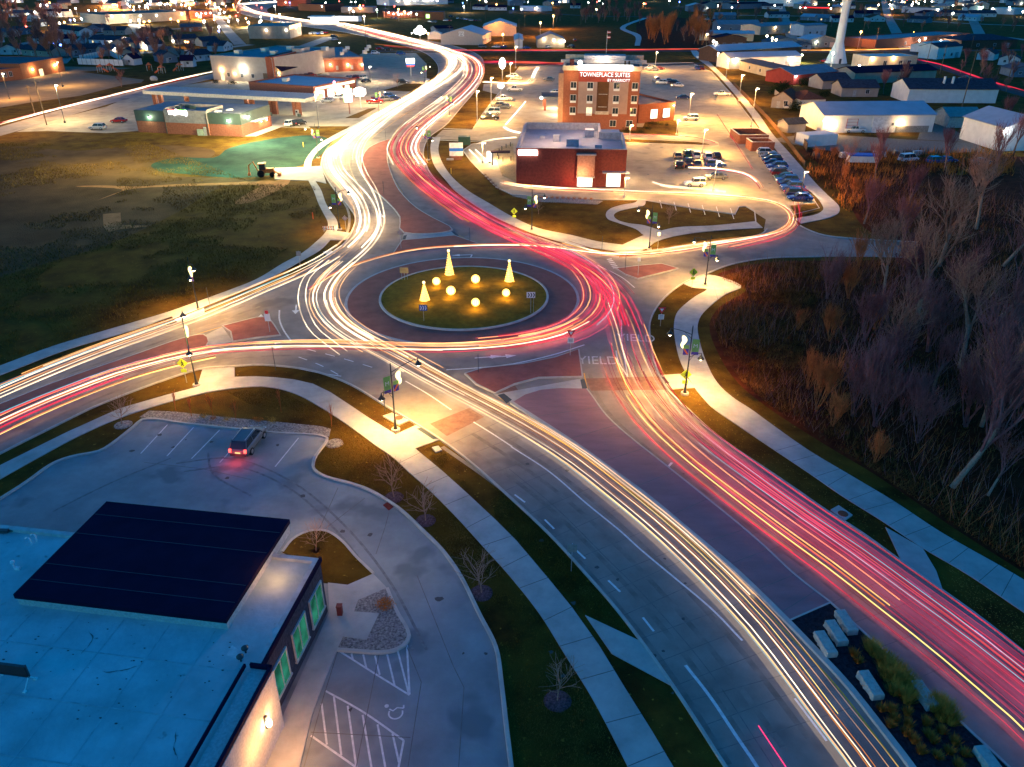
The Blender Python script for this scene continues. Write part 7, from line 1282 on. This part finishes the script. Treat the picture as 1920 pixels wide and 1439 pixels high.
# glowing pylons and boards
def lit_sign(x, y, ty, lb, parts, leg=m_steel, nm='pylon_sign'):
    b_ = P(x, y); h = hgt(x, y, ty); t = thing(nm, lb, 'sign', b_, R(8)); q = MB(); q.box((0, 0, h*.5), (.3, .25, h)); q.build('post', leg, t)
    for (du, z, w_, hh, m, kind) in parts:
        q = MB()
        if kind == 'r': q.box((du, -.25, h+z), (w_, .3, hh))
        else: q.ball((du, -.2, h+z), w_/2, 12, 8, (1, .2, hh/w_))
        q.build('panel', m, t)
m_sb = emit('sign_blue_glow', (.05, .2, 1), 3); m_sg = emit('sign_green_glow', (.15, 1, .12), 5); m_sr = emit('sign_red_glow', (1, .06, .04), 4)
lit_sign(656, 214, 168, 'stacked petrol price sign with green edges', [(0, -.6, 2.4, 1.6, m_sign, 'r'), (0, -2.6, 2.4, 1.9, m_sign, 'r'), (-.1, -1.6, 2.8, .14, m_sg, 'r'), (-1.32, -.6, .14, 1.7, m_sg, 'r'), (-1.32, -2.6, .14, 1.9, m_sg, 'r'), (1.32, -2.6, .14, 1.9, m_sr, 'r'), (0, .3, 2.6, .14, m_sg, 'r')], m_brick)
lit_sign(677, 203, 166, 'white glowing cap-shaped sign right of the price sign', [(0, -1.0, 3.8, 1.6, m_sign, 'r'), (0, -.1, 2.6, .9, m_sign, 'o'), (0, -2.0, 2.6, .7, m_sign, 'r')])
lit_sign(771, 143, 110, 'pylon sign with white, blue and red bands by the bend', [(0, -.9, 3.4, 1.8, m_sign, 'r'), (0, -2.1, 3.4, .7, m_sb, 'r'), (0, -2.9, 3.0, .5, m_sr, 'r')])
lit_sign(788, 74, 54, 'blazing clover-shaped white sign left of the barns', [(0, 0, 3.6, 3.6, m_sign, 'o'), (-2.2, -1.6, 3.4, 3.0, m_sign, 'o'), (2.2, -1.6, 3.4, 3.0, m_sign, 'o'), (0, -2.4, 3, 2.6, m_sign, 'o')])
lit_sign(942, 151, 112, 'tall oval white sign on a pole left of the hotel', [(0, -1.4, 2.6, 4.2, m_sign, 'o')])
lit_sign(939, 181, 158, 'round red and white sign glowing at the hotel lot entrance', [(0, -.6, 2.2, 1.6, m_sign, 'o')])
t = thing('notice_board', 'white and blue notice board on the lawn inside the east walk', 'sign', P(856, 300), R(3)); q = MB(); q.box((0, 0, 2.4), (3.2, .3, 3.0)); q.build('board', mat('board_white', (.75, .74, .74), .5), t); q = MB(); q.box((0, -.18, 2.35), (3.24, .06, .7)); q.build('blue_band', mat('board_blue', (.02, .15, .62), .4), t); q = MB(); q.box((0, 0, .45), (2.6, .5, .9)); q.build('plinth', m_brick, t)
q = MB(); q.box((0, 0, 1), (3.0, 2.2, 2.0)); tag(q.build('transformer_box', mat('transformer_green', (.01, .06, .04), .5), loc=P(871, 271), local=True), 'dark green transformer box behind the notice board', 'utility box')
q = MB(); q.box((0, 0, .5), (1.6, .6, .35)); tag(q.build('meter_pedestal', m_kerb, loc=P(844, 303), local=True), 'small pale utility pedestal below the notice board', 'utility box')
ob = thing('order_board', 'glowing drive-through menu board beside the restaurant lane', 'sign', P(918, 306)); q = MB(); q.box((0, 0, 1.5), (1.2, .3, 2.2)); q.build('screen', m_litw, ob); q = MB(); q.box((0, .3, .7), (.5, .4, 1.4)); q.build('cabinet', m_wallg, ob); lamp(P(925, 303)+Vector((0, -1, 2.4)), 700, (1, .8, .5), .3)
sh = thing('order_shelter', 'small flat drive-through shelter with a blue edge', 'shelter', P(938, 310)); q = MB(); q.box((0, 0, 3), (4.5, 1.6, .25)); q.build('roof', m_navy, sh); q = MB(); q.box((-1.8, 0, 1.5), (.3, .3, 3)); q.build('post', m_dark, sh)
for i, (x, y) in enumerate(((957, 276), (949, 279), (941, 283), (936, 288), (933, 294), (935, 300), (943, 305), (958, 303))): q = MB(); q.lathe((0, 0, 0), [(.1, 0), (.1, 1.1), (.02, 1.2)], 8); tag(q.build('bollard', m_black, loc=P(x, y), local=True), 'black bollard around the restaurant gravel bed', 'bollard', 'bollards beside the restaurant')
gb = thing('flagpole', 'flagpole with a small red and white flag behind the hotel roof', 'flagpole', P(1136, 112)); hp = hgt(1136, 112, 58); q = MB(); q.tube([Vector((0, 0, 0)), Vector((0, 0, hp))], .09, 6); q.build('pole', m_steel, gb)
for k in range(2): q = MB(); q.box((.8, 0, hp-.7-k*2.2), (1.6, .05, 1.2)); f_ = q.build('flag', m_wallr, gb); q = MB(); q.box((.8, -.04, hp-.7-k*2.2), (1.6, .03, .35)); q.build('stripe', m_plasticw, f_)
# fences
def fence(l, h, m, lb, nm='fence', th=.12):
    pts = resample(px(l), 2.5); q = MB(); q.sweep(pts, th, 0, h, top=th); t = q.build(nm, m); tag(t, lb, 'fence'); q = MB()
    for p in pts: q.box((p.x, p.y, h/2+.05), (.16, .16, h+.1))
    q.build('post_row', m_woodp, t)
fence([(1375, 160), (1400, 185), (1440, 226), (1475, 268), (1508, 312)], 1.1, mat('fence_brown', (.20, .085, .03), .85, scale=2, var=.3), 'brown timber fence running beside the trail')
fence([(1452, 178), (1478, 200), (1470, 205)], 1.7, m_wallt, 'tan board fence behind the tiny pink garage'); fence([(147, 121), (232, 124), (236, 118), (205, 104), (150, 115)], 2.6, m_whitesteel, 'long white enclosure fence above the playground')
fence([(1489, 262), (1503, 268), (1512, 284)], 1.8, m_wallk, 'dark fence between the trail and the container')
for x, y, w_, lb in ((1588, 310, 6, 'blue-tarped trailer behind the dark trees'),): t = thing('trailer', lb, 'trailer', P(x, y), R(-4)); q = MB(); q.box((3, 0, 1.6), (6, 2.4, 1.4)); q.build('body', m_whitesteel, t); q = MB(); q.box((3, 0, 2.4), (6.2, 2.6, .3)); q.build('tarpaulin', mat('blue_tarp', (.02, .10, .5), .5), t)
rr = random.Random(9)
for i in range(9): x, y = 1530+i*24+rr.uniform(-6, 6), 296+rr.uniform(-5, 6); q = MB(); q.box((0, 0, rr.uniform(.4, .8)), (rr.uniform(1.5, 4), rr.uniform(1, 2), 1.2), taper=.8); o = q.build('junk_crate', (m_dark, m_wallk, m_steel)[i % 3], loc=P(x, y), local=True); o.rotation_euler = (0, 0, rr.uniform(0, 3)); tag(o, 'heap of dark stored junk behind the container yard', 'junk', 'junk heaps in the yard')
# playground
for i, (x, y, lb) in enumerate(((190, 136, 'orange slide tower at the left end of the playground'), (208, 134, 'orange curved slide beside the slide tower'), (281, 133, 'single orange play roof on the dark playground'), (304, 138, 'orange swing frame at the middle of the playground'), (338, 133, 'green and orange climbing set at the right end'))):
    t = thing('play_structure', lb, 'playground equipment', P(x, y), i); q = MB()
    for a, b2 in ((-1, -1), (1, -1), (1, 1), (-1, 1)): q.tube([Vector((a, b2, 0)), Vector((a, b2, 2.4))], .08, 5)
    q.build('frame', m_steel, t); q = MB(); q.add([(-1.2, -1.2, 2.3), (1.2, -1.2, 2.3), (1.2, 1.2, 2.3), (-1.2, 1.2, 2.3), (0, 0, 3.4)], [(0, 1, 4), (1, 2, 4), (2, 3, 4), (3, 0, 4), (3, 2, 1, 0)]); q.build('roof', mat('play_orange', (.6, .12, .02), .6), t); q = MB(); q.tube([Vector((1, 0, 1.5)), Vector((2, 0, .9)), Vector((3.2, 0, .2))], .35, 6); q.build('slide', MATS['play_orange'], t)
q = MB(); q.ball((0, 0, .6), 1.6, 8, 6, (1, .8, .7)); tag(q.build('boulder', m_stone, loc=P(289, 151), local=True), 'large pale boulder beside the street at the upper left', 'boulder')
# ================================================================ houses
HS = []
def house(x0, y0, x1, y1, D, st, wm, rm, h=2.9, rh=1.9, lit=0, hint=''):
    wn = {m_wallw: 'white', m_walls: 'beige', m_wallt: 'tan', m_wallb: 'blue-grey', m_brick: 'brick', m_whitesteel: 'white'}[wm]; rn = {m_roofl: 'slate', m_roofd: 'dark', m_roofb: 'brown', m_navy: 'navy', m_roofg: 'grey', m_roofm: 'pale'}[rm]
    b = B('house', 'x', 'house', (x0, y0), (x1, y1), D, h, wm, rm, st, rh); n = max(1, min(4, int(b.W/4)))
    for k in range(n):
        u = b.W*(k+.5)/n
        if k == 1 or (n == 1 and y0 > 60): b.door(u-.9)
        b.win(u+.4, 1.7, 1.0, 1.0, 'f', m_lit if (lit and k == 0) else m_glass)
    if y0 > 50: q = MB(); q.box((b.W*.7, b.D*.55, h+rh*.9), (.6, .6, 1.4)); q.build('chimney', m_brick, b.roof)
    if lit: b.lite(b.W*.8, 2.3, 'f', 350 if lit == 1 else 1600, (1, .8, .5), .25)
    HS.append((b.t, f'{wn} house with a {rn} {"hipped" if st == "hip" else "gabled"} roof '+hint, (x0+x1)/2)); return b
A_ = 'in the left neighbourhood'
for a in ((0, 103, 38, 103, 9, 'gv', m_wallw, m_roofl, 0), (42, 104, 98, 108, 8, 'gu', m_walls, m_roofl, 0), (62, 82, 100, 82, 9, 'gu', m_wallw, m_roofl, 0), (107, 62, 150, 68, 9, 'gu', m_wallw, m_roofl, 0), (120, 83, 146, 82, 9, 'gu', m_wallw, m_navy, 0), (168, 84, 222, 87, 10, 'gu', m_wallw, m_roofl, 1), (128, 105, 157, 104, 8, 'gu', m_wallb, m_roofl, 0), (160, 103, 196, 101, 9, 'gu', m_wallb, m_roofl, 0), (196, 106, 224, 104, 10, 'gu', m_walls, m_roofd, 0), (222, 113, 258, 112, 12, 'gv', m_wallt, m_roofl, 0), (240, 92, 262, 88, 10, 'gu', m_walls, m_roofd, 2), (263, 93, 277, 95, 9, 'gv', m_wallw, m_roofl, 2), (277, 91, 291, 88, 10, 'gv', m_wallb, m_roofl, 0), (288, 108, 306, 110, 12, 'gu', m_walls, m_roofd, 0), (303, 119, 334, 117, 12, 'gv', m_wallb, m_roofl, 0), (368, 116, 398, 113, 8, 'gu', m_wallw, m_roofl, 0), (272, 70, 325, 67, 10, 'gu', m_brick, m_roofb, 0), (420, 97, 437, 93, 9, 'gv', m_wallw, m_roofl, 0), (165, 60, 190, 61, 9, 'gv', m_wallb, m_roofl, 0), (34, 66, 60, 64, 9, 'gv', m_wallb, m_roofl, 0), (66, 50, 78, 50, 8, 'gv', m_wallw, m_roofl, 0), (0, 70, 24, 70, 9, 'gu', m_walls, m_roofd, 0), (233, 122, 252, 123, 5, 'gv', m_wallw, m_navy, 0), (340, 126, 363, 126, 4, 'gu', m_wallw, m_navy, 0), (330, 84, 372, 82, 11, 'gu', m_walls, m_roofl, 0), (380, 88, 412, 86, 10, 'gu', m_wallb, m_roofl, 0), (195, 66, 235, 66, 10, 'gu', m_walls, m_roofl, 0), (340, 60, 380, 59, 10, 'gu', m_brick, m_roofd, 0), (-60, 80, -20, 82, 10, 'gu', m_wallw, m_roofl, 0), (-70, 104, -20, 104, 10, 'gu', m_walls, m_roofl, 0)): house(*a[:8], lit=a[8], hint=A_)
for a in ((886, 18, 908, 19, 9, 'gu', m_wallw, m_navy, 0), (915, 20, 950, 20, 9, 'gu', m_wallw, m_navy, 0), (820, 6, 850, 6, 9, 'gu', m_wallb, m_navy, 0), (960, 6, 985, 6, 9, 'gu', m_wallw, m_roofl, 0), (1020, 10, 1050, 10, 9, 'gu', m_wallb, m_roofl, 0), (1070, 16, 1088, 16, 8, 'gu', m_wallw, m_navy, 0)): house(*a[:8], hint='beyond the barns')
for a in ((1830, 112, 1862, 114, 10, 'gv', m_wallw, m_roofl, 0), (1870, 122, 1910, 124, 10, 'gv', m_wallw, m_roofl, 0), (1895, 145, 1950, 146, 12, 'gv', m_wallb, m_roofd, 0), (1760, 30, 1810, 32, 10, 'gu', m_walls, m_roofl, 0), (1620, 30, 1650, 30, 9, 'gu', m_wallb, m_roofl, 0), (1500, 38, 1545, 40, 11, 'gu', m_wallb, m_roofm, 0), (1560, 42, 1600, 42, 9, 'gu', m_wallw, m_navy, 0), (1340, 36, 1380, 36, 10, 'gu', m_wallb, m_roofg, 0), (1700, 42, 1735, 44, 9, 'gu', m_wallb, m_roofl, 0), (1795, 38, 1830, 40, 10, 'gu', m_wallw, m_roofm, 0), (1440, 34, 1480, 34, 12, 'gu', m_wallw, m_roofl, 0)): house(*a[:8], hint='at the upper right')
rr = random.Random(21); wl_ = [m_wallw, m_walls, m_wallb, m_wallt, m_wallw]; rl_ = [m_roofl, m_navy, m_roofd, m_roofg, m_roofm, m_roofb]; n_ = 0
for row, y in enumerate((-34, -29, -24, -19, -14, -9, -4, 1, 6, 11, 17, 24, 32, 41)):
    sc = .879*(y+62)/40; x = -120+rr.uniform(0, 60)
    while x < 2050:
        w_ = rr.uniform(9, 17 if row % 2 else 24)*sc
        if (y < 12 or x < 190 or x > 1480 or (y < 20 and 1290 < x)) and not (440 < x < 640 and y > -12) and not (1060 < x < 1280 and y > -20) and not (y > 4 and 640 < x < 900) and rr.random() < (.8 if x < 430 or x > 1290 else .55):
            house(x, y, x+w_, y+rr.uniform(-.6, .6), rr.uniform(8, 14), rr.choice(('gu', 'gu', 'gv', 'hip')), rr.choice(wl_), rr.choice(rl_), rr.choice((2.9, 2.9, 4.6)), 2.2, 1 if rr.random() < .3 else 0, 'in the far rows on the skyline'); n_ += 1
        x += w_+rr.uniform(12, 50)*sc
# ================================================================ distant trees
rr = random.Random(31)
def inpatch(n, x0, x1, y0, y1, kinds, s0, s1, lb, grp):
    for _ in range(n): tree(rr.choice(kinds), rr.uniform(x0, x1), rr.uniform(y0, y1), rr.uniform(s0, s1), lb, grp)
inpatch(56, -30, 120, 20, 110, ('far', 'far2'), 1.0, 1.6, 'tall bare tree among the houses at the upper left', 'bare trees in the left neighbourhood')
inpatch(34, 120, 440, 66, 122, ('far', 'far2'), .7, 1.2, 'bare street tree between the houses beyond the playground', 'bare trees beyond the playground')
inpatch(26, 0, 460, -10, 50, ('far', 'far2'), .8, 1.3, 'bare tree along the streets left of the far S bend', 'bare trees left of the far S bend')
inpatch(46, 1040, 1200, -6, 48, ('far', 'far2'), .8, 1.3, 'bare tree in the central wood behind the hotel', 'bare trees of the central wood')
inpatch(14, 1215, 1262, 60, 88, ('poplar',), .7, 1.0, 'orange-lit bare poplar right of the trail fork', 'orange-lit poplars'); inpatch(26, 1262, 1335, 20, 90, ('far', 'poplar', 'far2'), .7, 1.1, 'purple-brown bare tree between the poplars and the metal sheds', 'bare trees left of the metal sheds')
inpatch(110, 1300, 1930, -10, 60, ('far', 'far2'), .6, 1.0, 'small bare tree among the sheds and houses at the upper right', 'bare trees at the upper right')
inpatch(18, 1800, 1960, 90, 200, ('far', 'far2', 'tall'), .6, 1.0, 'bare tree beside the right-hand houses', 'bare trees beside the right-hand houses')
inpatch(6, 1640, 1700, 150, 190, ('far', 'tall'), .6, .9, 'spreading bare tree in front of the long white shed', 'bare trees before the long white shed')
inpatch(14, 480, 1000, -30, 6, ('far', 'far2'), .8, 1.2, 'bare tree on the skyline above the shops', 'skyline trees above the shops')
tree('far2', 303, 133, .8, 'bare tree over the middle of the playground'); tree('far', 228, 163, .7, 'bare tree right of the sandy lot')
o = blades('scrub', px([(1490, 300), (1520, 330), (1590, 400), (1700, 330), (1900, 330), (1900, 290), (1700, 285), (1530, 290)]), 5000, .5, 1.8, .08, [m_brush, m_brush, m_rust], thr=-.3, seed=5); tag(o, 'dark tangled scrub filling the yard behind the container', 'scrub', kind='stuff')
# ================================================================ labels that single each copy out
ORD = ['first', 'second', 'third', 'fourth', 'fifth', 'sixth', 'seventh', 'eighth', 'ninth', 'tenth', 'eleventh', 'twelfth', 'thirteenth', 'fourteenth', 'fifteenth', 'sixteenth', 'seventeenth', 'eighteenth', 'nineteenth', 'twentieth']
def settle(items, share=False):
    d = {}
    for o, l, x in items: d.setdefault(l, []).append((x, o))
    for l, v in d.items():
        v.sort(key=lambda a: a[0])
        for i, (x, o) in enumerate(v):
            if len(v) == 1: o['label'] = l
            elif len(v) <= 20 and len(l.split()) <= 12: o['label'] = f'{l}, {ORD[i]} from the left'
            else: o['label'] = l; o['group'] = o.get('group') or 'alike: '+l
settle(CARS); settle(HS); settle(LTS); settle(PLANTS)
